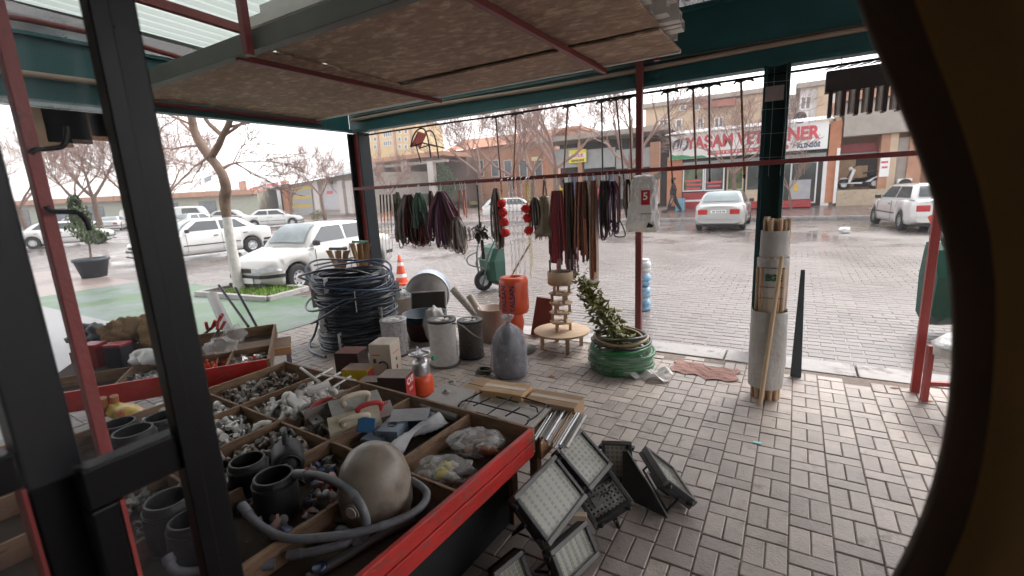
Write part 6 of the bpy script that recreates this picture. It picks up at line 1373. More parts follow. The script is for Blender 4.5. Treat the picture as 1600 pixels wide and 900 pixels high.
kinds = dict(elbow=[mesh_of(elbow(), m, 'pipe_elbow') for m in (m_pvcw, m_greyf)], tee=[mesh_of(tee(), m, 'pipe_tee') for m in (m_pvcw, m_greyf)], socket=[mesh_of(sockt(), m, 'pipe_socket') for m in (m_pvcw, m_brownf, m_greyf)], tap=[mesh_of(tap(), m, 'tap_fitting') for m in (m_metald, m_brownf, m_greyf)], clamp=[mesh_of(clamp(), m, 'hose_clamp') for m in (m_steel, m_metald)], disc=[mesh_of(disc(), m, 'key_fob') for m in (M('fob_red', (.45, .03, .04), rough=.35), M('fob_blue', (.12, .15, .28), rough=.35), M('fob_grey', (.30, .28, .29), rough=.4), M('fob_rose', (.42, .25, .23), rough=.45), m_trim)], hinge=[mesh_of(hinge(), m, 'flat_bracket') for m in (m_metald, m_steel)])
names = dict(elbow='pipe_elbow', tee='pipe_tee', socket='pipe_socket', tap='tap_fitting', clamp='hose_clamp', disc='key_fob', hinge='flat_bracket')
def heap(where, u0, u1, v0, v1, spec, n, z0=.40, hgt=.06, seed=0, cat='fitting', colourword='', TT=None, grp=None):
    r = random.Random(seed); fn = TT or T
    n = int(n * 2.0)
    for i in range(n):
        k, vi = r.choice(spec); me = kinds[k][vi]; fu, fv = r.uniform(.06, .94), r.uniform(.08, .92); p = fn(u0 + (u1 - u0) * fu, v0 + (v1 - v0) * fv)
        z = z0 + .018 + hgt * (1 - (abs(fu - .5) + abs(fv - .5)) * .9) * r.uniform(.15, 1)
        o = ob(names[k], me, loc=(p.x, p.y, z), rot=(r.uniform(0, 6.3), r.uniform(-1.2, 1.2), r.uniform(0, 6.3))); q = r.uniform(.62, 1.0); o.scale = (q, q, q); cw = ['red', 'blue', 'grey', 'rose', 'black'][vi] if k == 'disc' else colourword
        tag(o, f"{cw} {names[k].replace('_', ' ')} in the heap {where}", cat, grp or f'small goods {where}')
heap('in the far left compartment', CU[0], CU[1], CV[0], CV[1], [('tap', 1), ('socket', 1), ('clamp', 1), ('tee', 1)], 46, seed=1, colourword='dull')
heap('in the far compartment below the hose coils', CU[1], CU[2], CV[0], CV[1], [('tap', 0), ('socket', 2), ('clamp', 0), ('elbow', 1), ('tee', 1)], 40, seed=2, colourword='grey')
heap('of white fittings left of the trowels', CU[1] + .12, CU[2] + .05, CV[0] + .12, CV[1], [('socket', 0), ('elbow', 0), ('tee', 0)], 22, z0=.45, seed=3, colourword='white')
heap('of white sockets beside the door post', CU[0], CU[1], CV[1], CV[2], [('socket', 0), ('elbow', 0), ('socket', 0), ('tee', 0), ('socket', 2)], 48, seed=4, colourword='pale')
heap('of pale fittings left of the taps', CU[1], CU[2], CV[1], CV[2], [('socket', 0), ('tap', 2), ('elbow', 0), ('clamp', 0)], 40, seed=5, colourword='mixed pale')
heap('of taps above the black canister', CU[2], CU[3], CV[1], CV[2] - .1, [('tap', 0), ('tap', 2), ('socket', 1), ('hinge', 0), ('tee', 1)], 44, seed=6, colourword='metal')
heap('of coloured fobs behind the beige dome', CU[3], CU[4] - .02, CV[1], CV[2], [('disc', 0), ('disc', 1), ('disc', 2), ('disc', 3), ('disc', 4), ('disc', 2)], 46, hgt=.04, seed=7, cat='key fob', colourword='coloured')
heap('under the trowels', CU[2], CU[3], CV[0], CV[1], [('hinge', 0), ('hinge', 1), ('clamp', 0)], 16, hgt=.03, seed=8, colourword='steel')
heap('near the black pots', CU[1], CU[3], CV[2], CV[2] + .35, [('disc', 4), ('tap', 1), ('tee', 1)], 20, hgt=.03, seed=9, colourword='dark')
# long white tubes among the far goods
for i, (a, b, rr_) in enumerate((((505, 598), (532, 582), .007), ((490, 592), (520, 575), .006), ((520, 605), (548, 588), .006), ((470, 575), (500, 598), .009), ((500, 585), (555, 594), .006), ((480, 610), (515, 600), .018))):
    p, q = g(*a, .53 + .006 * i), g(*b, .545 + .006 * i); roll(['short white tube pointing at the yellow box', 'thin white tube lying highest in the far goods', 'thin white tube near the trowels', 'pale tube lying across the far compartment', 'long thin white tube pointing right', 'thick white tube end in the far goods'][i], p, q, rr_, m_pvcw, 'white_tube')
for i, (px, py) in enumerate(((482, 628), (497, 622), (506, 616))):
    p = g(px, py, .49); d = V((.05, -.06, .02)); roll(['left of three short white pipe ends', 'middle of three short white pipe ends', 'right of three short white pipe ends'][i], p - d * .4, p + d * .8, .022, m_pvcw, 'pipe_end')
p = g(452, 622, .5); q = g(478, 640, .5); t = thing('caulk_bottle', 'large white bottle with a silver clip lying between the compartments', 'bottle', (0, 0, 0)); d = (q - p).normalized()
MB().cyl(p - d * .02, q, .034, .036, n=18).build('bottle', M('bottle_white', (.55, .53, .51), rough=.4), t, bevel=.006); MB().bar(q, q + d * .16 - V((0, 0, .03)), .06, .015).build('clip', M('clip_silver', (.5, .5, .51), rough=.35, metal=.4), t, bevel=.003)
for k in (.03, .08, .13): MB().cyl(q + d * k + V((0, 0, -.002 - k * .18)), q + d * k + V((0, 0, .012 - k * .18)), .006, n=8).build('rivet', m_trim, t)
# trowels: steel float plates with handles
def trowel(label, c, d, L, w, hm, tilt, plate=m_steel):
    c = V(c); d = V(d).normalized(); up = V((0, 0, 1)); sdv = d.cross(up).normalized(); nrm = (up * math.cos(tilt) + sdv * math.sin(tilt)).normalized(); s2 = nrm.cross(d).normalized()
    t = thing('plaster_trowel', label, 'trowel', c, group='plastering trowels in the tray'); Rm = Matrix((d, s2, nrm)).transposed()
    MB().box((0, 0, 0), (L, w, .004), Rm).build('plate', plate, t)
    MB().tube([Rm @ V(v) for v in spline([(-L * .22, 0, .004), (-L * .25, 0, .045), (-L * .12, 0, .062), (L * .12, 0, .062), (L * .25, 0, .045), (L * .22, 0, .004)], 5)], .014, 10).build('handle', hm, t)
m_hred = M('red_handle', (.42, .04, .045), rough=.4); m_hcream = M('cream_handle', (.58, .50, .38), rough=.45)
trowel('trowel with a red handle standing on edge left of the cream one', g(510, 640, .5), (.25, 1, .1), .24, .12, m_hred, -1.1, M('dusty_plate', (.27, .24, .22), rough=.5, var=.2)); trowel('trowel with a cream handle on top of the pile', g(556, 630, .53), (.55, 1, .0), .27, .13, m_hcream, .35, m_greyf); trowel('trowel with a red handle lying right of the cream one', g(578, 645, .5), (.7, 1, .05), .24, .12, m_hred, .3); trowel('cream wooden float in front of the trowels', g(555, 660, .49), (.75, 1, .1), .26, .13, m_hcream, .7, m_hcream)
tag(MB().tube([g(585, 640, .52), g(605, 628, .54)], [.012, .008], 8).build('red_grip', m_hred), 'thin red tool grip sticking out right of the trowels', 'tool')
# blue boxes
m_bbox = M('slate_blue_tin', (.13, .17, .22), rough=.4, var=.2, sc_=6); m_bblue = M('bright_blue', (.05, .2, .45), rough=.4, var=.2, wear=(.3, .35, .4), wamt=.32, wsc=14)
def obx(name, label, cat, px, py, z, sx, sy, sz, rz, mat, rx=0): p = g(px, py, z); return tag(MB().box((0, 0, 0), (sx, sy, sz)).build(name, mat, bevel=.003, loc=(p.x, p.y, z), rot=(rx, 0, rz)), label, cat)
def holebox(name, label, px, py, z, rz):
    p = g(px, py, z); t = thing(name, label, 'box', (p.x, p.y, z - .03), rz); MB().b2(-.055, .055, -.07, .07, 0, .06).build('case', m_bbox, t, bevel=.003); MB().lathe([(0, .0605), (.024, .0605), (.024, .062)], n=18).build('hole', m_dark, t); return t
holebox('junction_box', 'slate blue box with a round hole in its lid', 614, 672, .47, trot + .4); holebox('junction_box', 'slate blue box under the bright blue plate', 592, 686, .44, trot + .2)
obx('blue_plate', 'bright blue toothed plastic plate standing in the tray', 'plate', 572, 664, .5, .1, .006, .075, trot + .3, m_bblue, -.4); obx('steel_sheet', 'thin grey steel sheet lying on the blue tins', 'sheet', 640, 648, .51, .2, .12, .003, trot + .6, M('steel_sheet', (.30, .30, .31), rough=.4, metal=.4), .1); obx('dark_tin', 'dark blue tin under the grey steel sheet', 'tin', 648, 660, .45, .15, .1, .09, trot + .3, M('navy_tin', (.03, .06, .12), rough=.4)); obx('green_tin', 'dark green tin beside the slanting divider', 'tin', 672, 662, .44, .1, .1, .08, trot, M('green_tin', (.03, .07, .05), rough=.4))
MBp = MB().grid(lambda u, v: T(CU[3] + .27 + .1 * u + .02 * math.sin(v * 8), .1 + .4 * v, .47 + .03 * math.sin(u * 5 + v * 7) + .02 * u), 8, 14); tag(MBp.build('clear_sleeve', film('sleeve_film', (.7, .7, .72), .4, .15, 8, .8)), 'clear plastic sleeve lying along the slanting divider', 'sleeve')
# bagged goods
def bagged(label, px, py, z, rad, seed, inner): 
    p = g(px, py, z); t = thing('bagged_goods', label, 'bag', (p.x, p.y, z - rad[2]), trot + .4, group='bagged goods in the tray')
    MB().blob((0, 0, rad[2]), rad, .16, seed, 34, 22, 4.5, flatb=-rad[2] * .8).build('film', film('goods_film', (.62, .61, .60), .74, .1, 13, 1.0, .16), t)
    r = random.Random(seed)
    for i in range(22): MB().blob((r.uniform(-.68, .68) * rad[0], r.uniform(-.6, .6) * rad[1], rad[2] * r.uniform(.6, 1.1)), (.034, .024, .017), .2, i, 10, 7).build('packed_piece', inner[i % len(inner)], t)
    return t
bagged('clear bag of small goods at the far end of the tray', 745, 690, .46, (.125, .105, .05), 41, [m_greyf, m_metald, m_brownf, M('rust_piece', (.3, .12, .05), rough=.6)]); bagged('clear bag with a yellow tag nearer in the tray', 695, 735, .46, (.12, .085, .055), 43, [m_greyf, m_metald, m_trim, M('yellow_tag', (.6, .5, .05), rough=.5)])
# beige dome
p = g(572, 815, .41); dmo = thing('beige_dome', 'glazed beige dome with a white drain plug among the grey hoses', 'sink bowl', (p.x - .02, p.y + .08, .4)); m_cer = M('beige_ceramic', (.25, .21, .17), rough=.42, var=.3, sc_=7, bump=.05, wear=(.15, .115, .09), wamt=.42, wsc=4, coat=.08)
MB().lathe([(.128, 0), (.139, .03), (.142, .09), (.138, .15), (.122, .205), (.092, .25), (.05, .278), (.0, .286)], n=48).build('bowl', m_cer, dmo)
dr_ = V((.19, -.98, 0)).normalized(); pc = V((dr_.x * .140, dr_.y * .140, .095)); MB().cyl(pc, pc + dr_ * .008, .03, n=20).build('plug_ring', m_cer, dmo); MB().cyl(pc + dr_ * .008, pc + dr_ * .013, .022, n=18).build('plug', m_pvcw, dmo)
# hoses in the tray
m_ghose = M('grey_drain_hose', (.15, .155, .175), rough=.5, var=.25, sc_=9, bump=0, wear=(.10, .09, .085), wamt=.4, wsc=8); m_ghd = M('dark_drain_hose', (.09, .09, .09), rough=.5, var=.2, bump=0)
def drain(label, pts, r0, mat, cuffs=True):
    path = spline([g(x, y, z) for x, y, z in pts], 14); t = thing('drain_hose', label, 'hose', (0, 0, 0), group='drain hoses in the tray')
    out = []; acc = 0
    dense = []
    for i in range(len(path) - 1):
        n = max(1, int((path[i + 1] - path[i]).length / .0035))
        for k in range(n): dense.append(path[i].lerp(path[i + 1], k / n))
    MB().tube(dense, [r0 * (1.0 if (i // 1) % 2 else .93) for i in range(len(dense))], 10).build('ribbed_hose', mat, t)
    if cuffs:
        for sl in (path[:8], path[-8:]): MB().tube(sl, r0 * 1.18, 12).build('cuff', mat, t)
        m = len(path) // 2; MB().tube(path[m - 2:m + 2], r0 * 1.1, 12).build('joint_ring', mat, t)
drain('light grey hose arching over the front of the beige dome', [(462, 741, .56), (500, 744, .585), (540, 762, .59), (566, 795, .56), (572, 830, .46), (555, 850, .42)], .0165, m_ghose); drain('long grey hose curving past the dome to the red edge', [(378, 790, .54), (405, 820, .51), (450, 841, .5), (520, 838, .49), (575, 828, .485), (625, 812, .48), (658, 792, .48), (667, 772, .485), (655, 758, .5), (642, 752, .5)], .0155, m_ghose)
drain('grey hose end along the near edge of the tray', [(262, 868, .5), (275, 892, .46), (320, 893, .44), (380, 888, .44), (430, 880, .43)], .016, m_ghose); drain('short grey hose bend under the long hose', [(450, 868, .44), (500, 860, .45), (540, 848, .45), (546, 835, .44), (530, 828, .43)], .0145, m_ghose)
drain('dark hose looping behind the long grey hose', [(410, 880, .41), (440, 850, .42), (480, 820, .42), (520, 812, .42), (555, 815, .415)], .017, m_ghd, False); drain('dark hose lying beside the red board', [(480, 905, .41), (540, 870, .41), (600, 835, .41), (650, 812, .41)], .017, m_ghd, False)
p = g(497, 877, .45); tag(MB().lathe([(0, 0), (.026, 0), (.028, .006), (.02, .014), (0, .016)], (p.x, p.y, .42), 20).build('bottle_cap', M('navy_cap', (.03, .045, .11), rough=.15, coat=.5)), 'shiny dark blue cap below the grey hoses', 'cap')
# black pots
m_pot = M('black_rubber_pot', (.012, .012, .013), rough=.55, var=.4, sc_=6, bump=.15, wear=(.035, .032, .03), wamt=.38, wsc=6)
def pot(label, px, py, z, R, H): 
    p = g(px, py, z + H); t = thing('black_pot', label, 'pot', (p.x, p.y, z), group='black pots at the left'); MB().lathe([(0, 0), (R * .8, 0), (R * .93, H * .12), (R * 1.0, H * .42), (R * .985, H * .7), (R * .92, H * .88), (R * .87, H * .97), (R * .85, H), (R * .76, H), (R * .77, H * .96), (R * .86, H * .8), (R * .92, H * .45), (R * .6, H * .06), (0, H * .05)], n=36).build('body', m_pot, t)
    for q in (.80, .85): MB().tube([(R * .955 * math.cos(a), R * .955 * math.sin(a), H * q) for a in [6.283 * i / 32 for i in range(32)]], .003, 5, closed=True).build('rib', m_pot, t)
for a in ((427, 742, .40, .085, .17, 'black pot nearest the beige dome'), (386, 718, .40, .08, .165, 'black pot between the door post and the nearest pot'), (262, 778, .40, .085, .2, 'black pot seen through the lower door pane'), (298, 808, .40, .08, .18, 'black pot seen low behind the door stile'), (207, 672, .40, .095, .19, 'largest black pot seen through the upper door pane'), (252, 650, .40, .09, .16, 'black pot behind the largest one in the upper door pane'), (185, 660, .40, .085, .16, 'black pot left of the largest one in the upper door pane'), (305, 752, .40, .07, .16, 'small black pot right behind the door stile')): pot(a[5], a[0], a[1], a[2], a[3], a[4])
p = g(450, 715, .47); jc = thing('black_canister', 'black plastic canister lying on its side with a moulded grip', 'canister', (p.x, p.y, .4), trot - .5); R_ = rotm(rx=.15)
MB().lathe([(0, -.085), (.055, -.085), (.066, -.075), (.07, -.05), (.07, .05), (.064, .075), (.05, .085), (.048, .08), (.03, .08), (.028, .085), (0, .085)], (0, 0, .07), 28, rotm(ry=math.pi / 2)).build('body', m_pot, jc)
MB().tube([(.085, .05 * math.cos(a), .07 + .05 * math.sin(a)) for a in [6.283 * i / 20 for i in range(20)]], .005, 6, closed=True).build('base_ring', m_pot, jc); MB().tube([(-.075, -.035, .12), (-.13, -.04, .13), (-.14, .03, .135), (-.08, .04, .125)], .011, 8).build('carry_loop', m_pot, jc); MB().tube(spline([(-.09, 0, .14), (-.07, 0, .18), (.0, 0, .185), (.03, 0, .15)], 5), .014, 8).build('grip', m_pot, jc); MB().cyl((-.1, 0, .1), (-.135, 0, .11), .018, n=12).build('cap', m_trim, jc)
# ================================================================== bench behind the tray
BZ = .42; b0 = T(1.25, -.03); bn = thing('low_bench', 'low plank bench carrying the grill behind the tray', 'bench', (T(1.34, -.03).x, T(1.34, -.03).y, 0), trot)
for i in range(4): MB().b2(0, .74, .02 + i * .128, .02 + i * .128 + .122, BZ - .02, BZ).build('plank', m_card, bn, bevel=.003)
for x in (.04, .70):
    for y in (.06, .46): MB().b2(x - .022, x + .022, y - .022, y + .022, 0, BZ - .021).build('leg', m_twood, bn)
MB().b2(.745, .76, .02, .52, BZ - .12, BZ + .005).build('end_board', M('orange_wood', (.42, .20, .09), rough=.6, var=.25, sc_=4, stretch=(1, 1, 5)), bn, bevel=.003)
def slab(name, label, cat, c4, z, th, mat):
    q = [g(x, y, z) for x, y in c4]; n = len(q); low = [v - V((0, 0, th)) for v in q]; return tag(MB().add(q + low, [tuple(range(n)), tuple(range(2 * n - 1, n - 1, -1))] + [((i + 1) % n, i, n + i, n + (i + 1) % n) for i in range(n)]).build(name, mat, bevel=.006), label, cat)
m_lid = M('grey_enamel', (.27, .245, .22), rough=.4, var=.18, sc_=5, wear=(.18, .15, .13), wamt=.38, wsc=8)
lid = slab('pan_lid', 'square grey pan lid with a small knob on the bench', 'lid', ((655, 632), (692, 598), (744, 610), (712, 652)), BZ + .05, .03, m_lid)
p = g(697, 613, BZ + .05); MB().lathe([(.028, .001), (.022, .006), (.008, .012), (.012, .018), (0, .02)], (p.x, p.y, BZ + .05), 18).build('knob', m_lid, lid)
slab('stove_plate', 'pale stove plate under the wire grill', 'plate', ((710, 645), (757, 608), (862, 636), (818, 678)), BZ + .035, .025, M('stove_enamel', (.36, .32, .285), rough=.4, var=.15, sc_=6, wear=(.22, .18, .15), wamt=.36, wsc=9))
gr = thing('wire_grill', 'black wire pan grill on the stove plate', 'grill', (0, 0, 0)); zg = BZ + .062
def gw(pts, r=.0045): MB().tube(spline([g(x, y, z) for x, y, z in pts], 4), r, 6).build('wire', m_black, gr)
e = zg - .012
gw([(716, 636, e), (718, 632, zg), (722, 628, zg), (756, 611, zg), (764, 609, e)]); gw([(816, 668, e), (826, 658, zg), (822, 650, zg), (778, 638, zg), (728, 626, zg), (716, 634, e)]); gw([(764, 609, zg), (800, 617, zg), (850, 631, zg), (858, 636, e)]); gw([(855, 632, zg), (838, 650, zg), (824, 658, zg)]); gw([(758, 650, zg), (775, 638, zg), (800, 620, zg)]); gw([(740, 634, zg), (766, 622, zg)]); gw([(790, 650, zg), (812, 637, zg)]); gw([(776, 620, zg), (810, 629, zg)]); gw([(744, 644, zg), (776, 653, zg)]); gw([(828, 634, zg), (838, 637, zg), (840, 644, e)])
rz_ = random.Random(4)
for i in range(15):
    a = g(866 + i * 3.5, 634 + i * 1.1, BZ + .012 + .007 * (i % 3)); bq = g(833 + i * 3.5, 686 + i * 1.3, BZ + .008 + .006 * (i % 3)); d = bq - a
    tag(MB().cyl(a, a + d * rz_.uniform(.9, 1.05), rz_.choice((.004, .006, .007)), n=8).build('metal_rod', [m_steel, m_greyf, M('wood_rod', (.45, .27, .12), rough=.6), m_pvcw][0 if i % 5 < 2 else 1 if i % 5 == 2 else 2 if i == 8 else 3 if i % 5 == 4 else 1]), 'thin rod in the bundle lying beside the grill' if i != 8 else 'yellowish wooden rod in the middle of the rod bundle', 'rod', 'rods beside the grill' if i != 8 else None)
def carton(label, px, py, zt, w, d, h, rz, mat, name='cardboard_box'):
    p = g(px, py, zt); t = thing(name, label, 'box', (p.x, p.y, zt - h), rz); MB().b2(-w / 2, w / 2, -d / 2, d / 2, 0, h).build('carton', mat, t, bevel=.003); MB().b2(-w / 2, w / 2, -.02, .02, h + .0005, h + .0015).build('tape', M('box_tape', (.45, .33, .2), rough=.3), t); return t
carton('tan cardboard box lying behind the pan lid', 790, 605, .495, .27, .16, .06, trot + .15, M('bright_card', (.50, .32, .17), rough=.8, var=.1)); carton('wide cardboard box behind the wire grill', 866, 622, .47, .30, .16, .08, trot + .1, m_card)
# ================================================================== packaged goods beyond the tray
m_blkbox = M('black_print_box', (.04, .02, .02), rough=.45, var=.4, sc_=8)
def pack(label, px, py, w, d, h, rz, mat, top=None, name='retail_box'):
    p = g(px, py, h); t = thing(name, label, 'box', (p.x, p.y, 0), rz); MB().b2(-w / 2, w / 2, -d / 2, d / 2, 0, h).build('carton', mat, t, bevel=.003); MB().b2(-w / 2 + .002, w / 2 - .002, -d / 2 + .002, d / 2 - .002, h + .0006, h + .0025).build('dusty_top', top or M('dusty_top', (.24, .19, .17), rough=.8), t); return t
R35 = trot + .42
t = pack('cream box with a dark tool picture behind the yellow box', 600, 533, .20, .22, .36, R35, M('cream_box', (.54, .47, .39), rough=.5, var=.06), M('cream_top', (.42, .37, .32), rough=.7)); 
MB().tube(arc((.02, -.113, .16), .045, -1.2, 2.4, 12, (1, 0, 0), (0, 0, 1)), .008, 6).build('tool_picture', m_trim, t); MB().b2(-.08, .0, -.1125, -.1115, .26, .27).build('print_line', m_redlet, t); MB().b2(-.07, -.04, -.1125, -.1115, .19, .23).build('red_print', m_brown, t); MB().b2(.1005, .1015, -.06, .07, .26, .268).build('print_line', m_redlet, t); MB().b2(.1005, .1015, -.01, .02, .1, .14).build('dark_print', m_trim, t); MB().b2(.1005, .1015, -.01, .02, .18, .21).build('dark_print', m_trim, t)
pack('black and maroon box left of the cream box', 548, 547, .23, .2, .26, R35, m_blkbox, M('maroon_top', (.14, .06, .05), rough=.6)); t = pack('yellow and red box in front of the black box', 560, 573, .24, .17, .17, R35, M('yellow_box', (.60, .42, .02), rough=.45), M('dusty_rose_top', (.30, .21, .18), rough=.7)); MB().b2(.1205, .1215, -.08, .08, .02, .15).build('red_side', m_redlet, t)
pack('dark box between the yellow box and the tray edge', 582, 592, .2, .14, .13, R35, m_blkbox); t = pack('red and black retail box nearest the tray edge', 618, 584, .23, .18, .27, R35, m_blkbox); MB().b2(.1155, .1165, -.088, .088, .005, .262).build('red_side', M('red_carton', (.45, .03, .03), rough=.4), t); lettering('CVS', .07, m_wht, t, (.1172, .0, .22), ex=(0, 1, 0), ey=(0, 0, 1), depth=.0008, bold=.002); MB().b2(.1166, .1172, -.03, .04, .14, .165).build('small_print', M('pink_print', (.6, .35, .33), rough=.5), t)
p = g(655, 618, 0); ht = thing('gas_stove', 'orange gas bottle stove with a silver burner beside the red box', 'stove', (p.x, p.y + .05, 0)); MB().lathe([(0, 0), (.085, 0), (.095, .02), (.095, .13), (.075, .175), (.04, .19)], n=28).build('gas_bottle', m_or, ht); MB().lathe([(.07, .17), (.075, .2), (.072, .27), (.06, .3), (.03, .31)], n=24).build('collar', m_steel, ht); MB().lathe([(.025, .3), (.03, .33), (.085, .345), (.095, .36), (.08, .37), (.03, .36), (0, .36)], n=24).build('burner', m_steel, ht)
for k in range(5): a = k * 1.257; MB().bar((.02 * math.cos(a), .02 * math.sin(a), .385), (.105 * math.cos(a), .105 * math.sin(a), .375), .006, .02).build('pan_support', m_steel, ht)
MB().tube([(.09, 0, .34), (.13, .01, .33)], .006, 6).build('valve_stem', m_steel, ht); MB().cyl((.13, .01, .33), (.15, .01, .33), .02, n=10).build('valve_knob', M('valve_green', (.05, .3, .15), rough=.4), ht)
p = g(692, 612, 0); tag(MB().lathe([(.03, 0), (.05, .0), (.05, .05), (.03, .05), (.03, 0)], (p.x, p.y + .1, 0), 20).build('bearing', m_greyf), 'small pale ring lying right of the gas stove', 'ring')
p = g(745, 590, 0); mb = MB(); rr = random.Random(3)
for i in range(4): mb.tube([(p.x + .07 * math.cos(a) + .01 * i, p.y + .05 * math.sin(a) + .1, .012 + .012 * i) for a in [6.283 * j / 18 for j in range(18)]], .008, 5, closed=True)
tag(mb.build('rope_hank', s['olive']), 'small dark hank of rope left of the wrapped sack', 'rope')
# ================================================================== floodlights leaning by the tray
m_led = M('led_panel', (.36, .35, .31), rough=.45, var=.1, sc_=3, wear=(.42, .38, .31), wamt=.4, wsc=4); m_ledd = M('led_dot', (.17, .165, .15), rough=.4); m_lens = film('lamp_lens', (.45, .45, .38), .8, .12, 2, .1); m_fl = M('floodlight_black', (.022, .021, .022), rough=.5, var=.3, sc_=8, bump=.2); m_flg = M('floodlight_rim', (.10, .095, .09), rough=.5, var=.25)
def flood(label, p0, p1, p3, nx=6, ny=8, broken=False):
    o, a, b = V(p0), V(p1) - V(p0), V(p3) - V(p0); w, ex = a.length, a.normalized(); b = b - ex * b.dot(ex); h, ey = b.length, b.normalized(); ez = ex.cross(ey)
    if ez.dot(EYE - o) < 0: ez = -ez
    t = thing('floodlight', label, 'floodlight', o, group='led floodlights beside the tray'); P = lambda x, y, z: ex * x + ey * y + ez * z
    def bx(x0, x1, y0, y1, z0, z1):
        v = [P(x, y, z) for z in (z0, z1) for x, y in ((x0, y0), (x1, y0), (x1, y1), (x0, y1))]; return MB().add(v, [(3, 2, 1, 0), (4, 5, 6, 7), (0, 1, 5, 4), (1, 2, 6, 5), (2, 3, 7, 6), (3, 0, 4, 7)])
    f = .022
    for q in ((0, w, 0, f), (0, w, h - f, h), (0, f, f + .0005, h - f - .0005), (w - f, w, f + .0005, h - f - .0005)): bx(q[0], q[1], q[2], q[3], -.03, .006).build('frame', m_flg if q[1] == w and q[0] == 0 else m_fl, t, bevel=.004)
    bx(.002, w - .002, .002, h - .002, -.055, -.031).build('back', m_fl, t, bevel=.004); bx(w * .3, w * .7, h * .3, h * .7, -.09, -.0555).build('driver_box', m_fl, t, bevel=.006)
    bx(f, w - f, f, h - f, -.0305, -.022).build('led_panel', m_led if not broken else M('led_white', (.85, .85, .86), rough=.25, metal=.5, bump=0), t)
    mb = MB()
    for i in range(nx):
        for j in range(ny): c = P(f + (w - 2 * f) * (i + .5) / nx, f + (h - 2 * f) * (j + .5) / ny, -.0219); mb.cyl(c, c + ez * .002, .0055 if broken else .009, n=8)
    o_ = mb.build('led_dots', m_ledd if not broken else m_fl, t); o_['kind'] = 'stuff'
    if not broken: bx(f, w - f, f, h - f, -.006, -.003).build('lens', m_lens, t)
    else:
        bx(w * .35, w * .6, h * .55, h * .75, -.018, -.008).build('loose_driver', m_greyf, t); mbx = MB().tube(spline([P(w * .3, h * .2, -.015), P(w * .45, h * .35, .0), P(w * .4, h * .5, -.01), P(w * .5, h * .62, -.01)], 4), .003, 5); mbx.build('loose_wire', m_fl, t)
    for x in (0, w):
        for y in (h * .15, h * .85): c = P(x, y, -.02); MB().box(c, (.03, .03, .02)).build('clip', m_fl, t, bevel=.004)
    MB().tube([P(-.012, h * .5, -.03), P(-.015, h * .5, -.12), P(w + .015, h * .5, -.12), P(w + .012, h * .5, -.03)], .007, 6).build('bracket', m_fl, t)
def fq(a, za, b, zb, c, zc): return g(*a, za), g(*b, zb), g(*c, zc)
flood('floodlight leaning on the red board, larger pale panel', *fq((801, 776), .375, (866, 710), .375, (868, 843), .205), 7, 9); flood('floodlight leaning next to the red board under the rods', *fq((868, 703), .375, (906, 668), .375, (928, 762), .215), 6, 8)
flood('opened floodlight with bare white plate and loose wires', *fq((955, 735), .21, (990, 783), .15, (912, 796), .10), 6, 8, True); flood('floodlight standing upright behind the two leaning ones', *fq((940, 688), .17, (987, 690), .17, (942, 744), .03), 5, 6)
flood('floodlight on edge seen from the side at the right of the group', V((-.63, 2.36, .22)), V((-.46, 2.13, .20)), V((-.465, 2.42, .06)), 5, 6); flood('floodlight lying low at the bottom of the picture', *fq((858, 862), .17, (915, 812), .17, (890, 915), .03), 6, 7)
flood('dark floodlight half hidden under the tray at the bottom', *fq((770, 895), .16, (815, 858), .18, (815, 930), .03), 5, 6)
p = g(1000, 760, .0); 
def wedge(pts, h): return None
tag(MB().prism([(0, 0), (.26, 0), (.24, .03), (.03, .28), (0, .27)], g(985, 785, 0) + V((-.05, .02, .003)), V((1, -.25, 0)).normalized(), (0, 0, 1), V((.25, 1, 0)).normalized(), .012).build('black_bracket', m_fl, bevel=.003), 'black triangular lamp bracket propping the floodlight on edge', 'bracket')
p = g(905, 822, .14); tag(MB().box((p.x, p.y, .19), (.07, .03, .025), rotm(rz=.4)).build('wood_block', M('pale_block', (.45, .36, .27), rough=.7), bevel=.002), 'small pale wood block between the lower floodlights', 'block')
# ================================================================== second table behind the door
P2, Q2 = g(145, 605, .5), g(405, 562, .5); e2 = (Q2 - P2); e2.z = 0; e2.normalize(); n2 = V((-e2.y, e2.x, 0)); W2 = (Q2 - P2).length + .05
t2 = thing('rear_tray', 'second red edged tray table behind the door with bagged goods', 'tray', (P2.x, P2.y, 0), math.atan2(e2.y, e2.x))
def T2(u, v, z=0.): return V((P2.x, P2.y, 0)) + e2 * u + n2 * v + V((0, 0, z))
U0 = -.5; D2 = 1.1
def tb2(nm, mt, u0, u1, v0, v1, z0, z1): return MB().b2(u0, u1, v0, v1, z0, z1).build(nm, mt, t2, bevel=.003)
tb2('floor', m_tfloor, U0, W2, 0, D2, .40, .41); tb2('red_board', m_tredd, U0, W2, -.02, 0, .36, .5); tb2('end_board', m_twood, W2, W2 + .02, -.02, D2, .38, .5); tb2('back_board', m_twood, U0, W2, D2, D2 + .02, .38, .5)
for u in (.1, .45, .75): tb2('divider', m_twood, u, u + .014, .001, .4, .41, .49)
tb2('cross_divider', m_twood, U0, W2 - .001, .4, .414, .41, .49)
for u in (U0 + .1, W2 - .1):
    for v in (.08, D2 - .1): tb2('leg', m_twood, u - .025, u + .025, v - .025, v + .025, 0, .399)
kinds['orange'] = [mesh_of(MB().cyl((-.04, 0, 0), (.04, 0, 0), .012, .009, n=8).cyl((.04, 0, 0), (.06, 0, 0), .006, n=6), m_cone, 'orange_peg')]; names['orange'] = 'orange_peg'
for k_ in range(0): pass
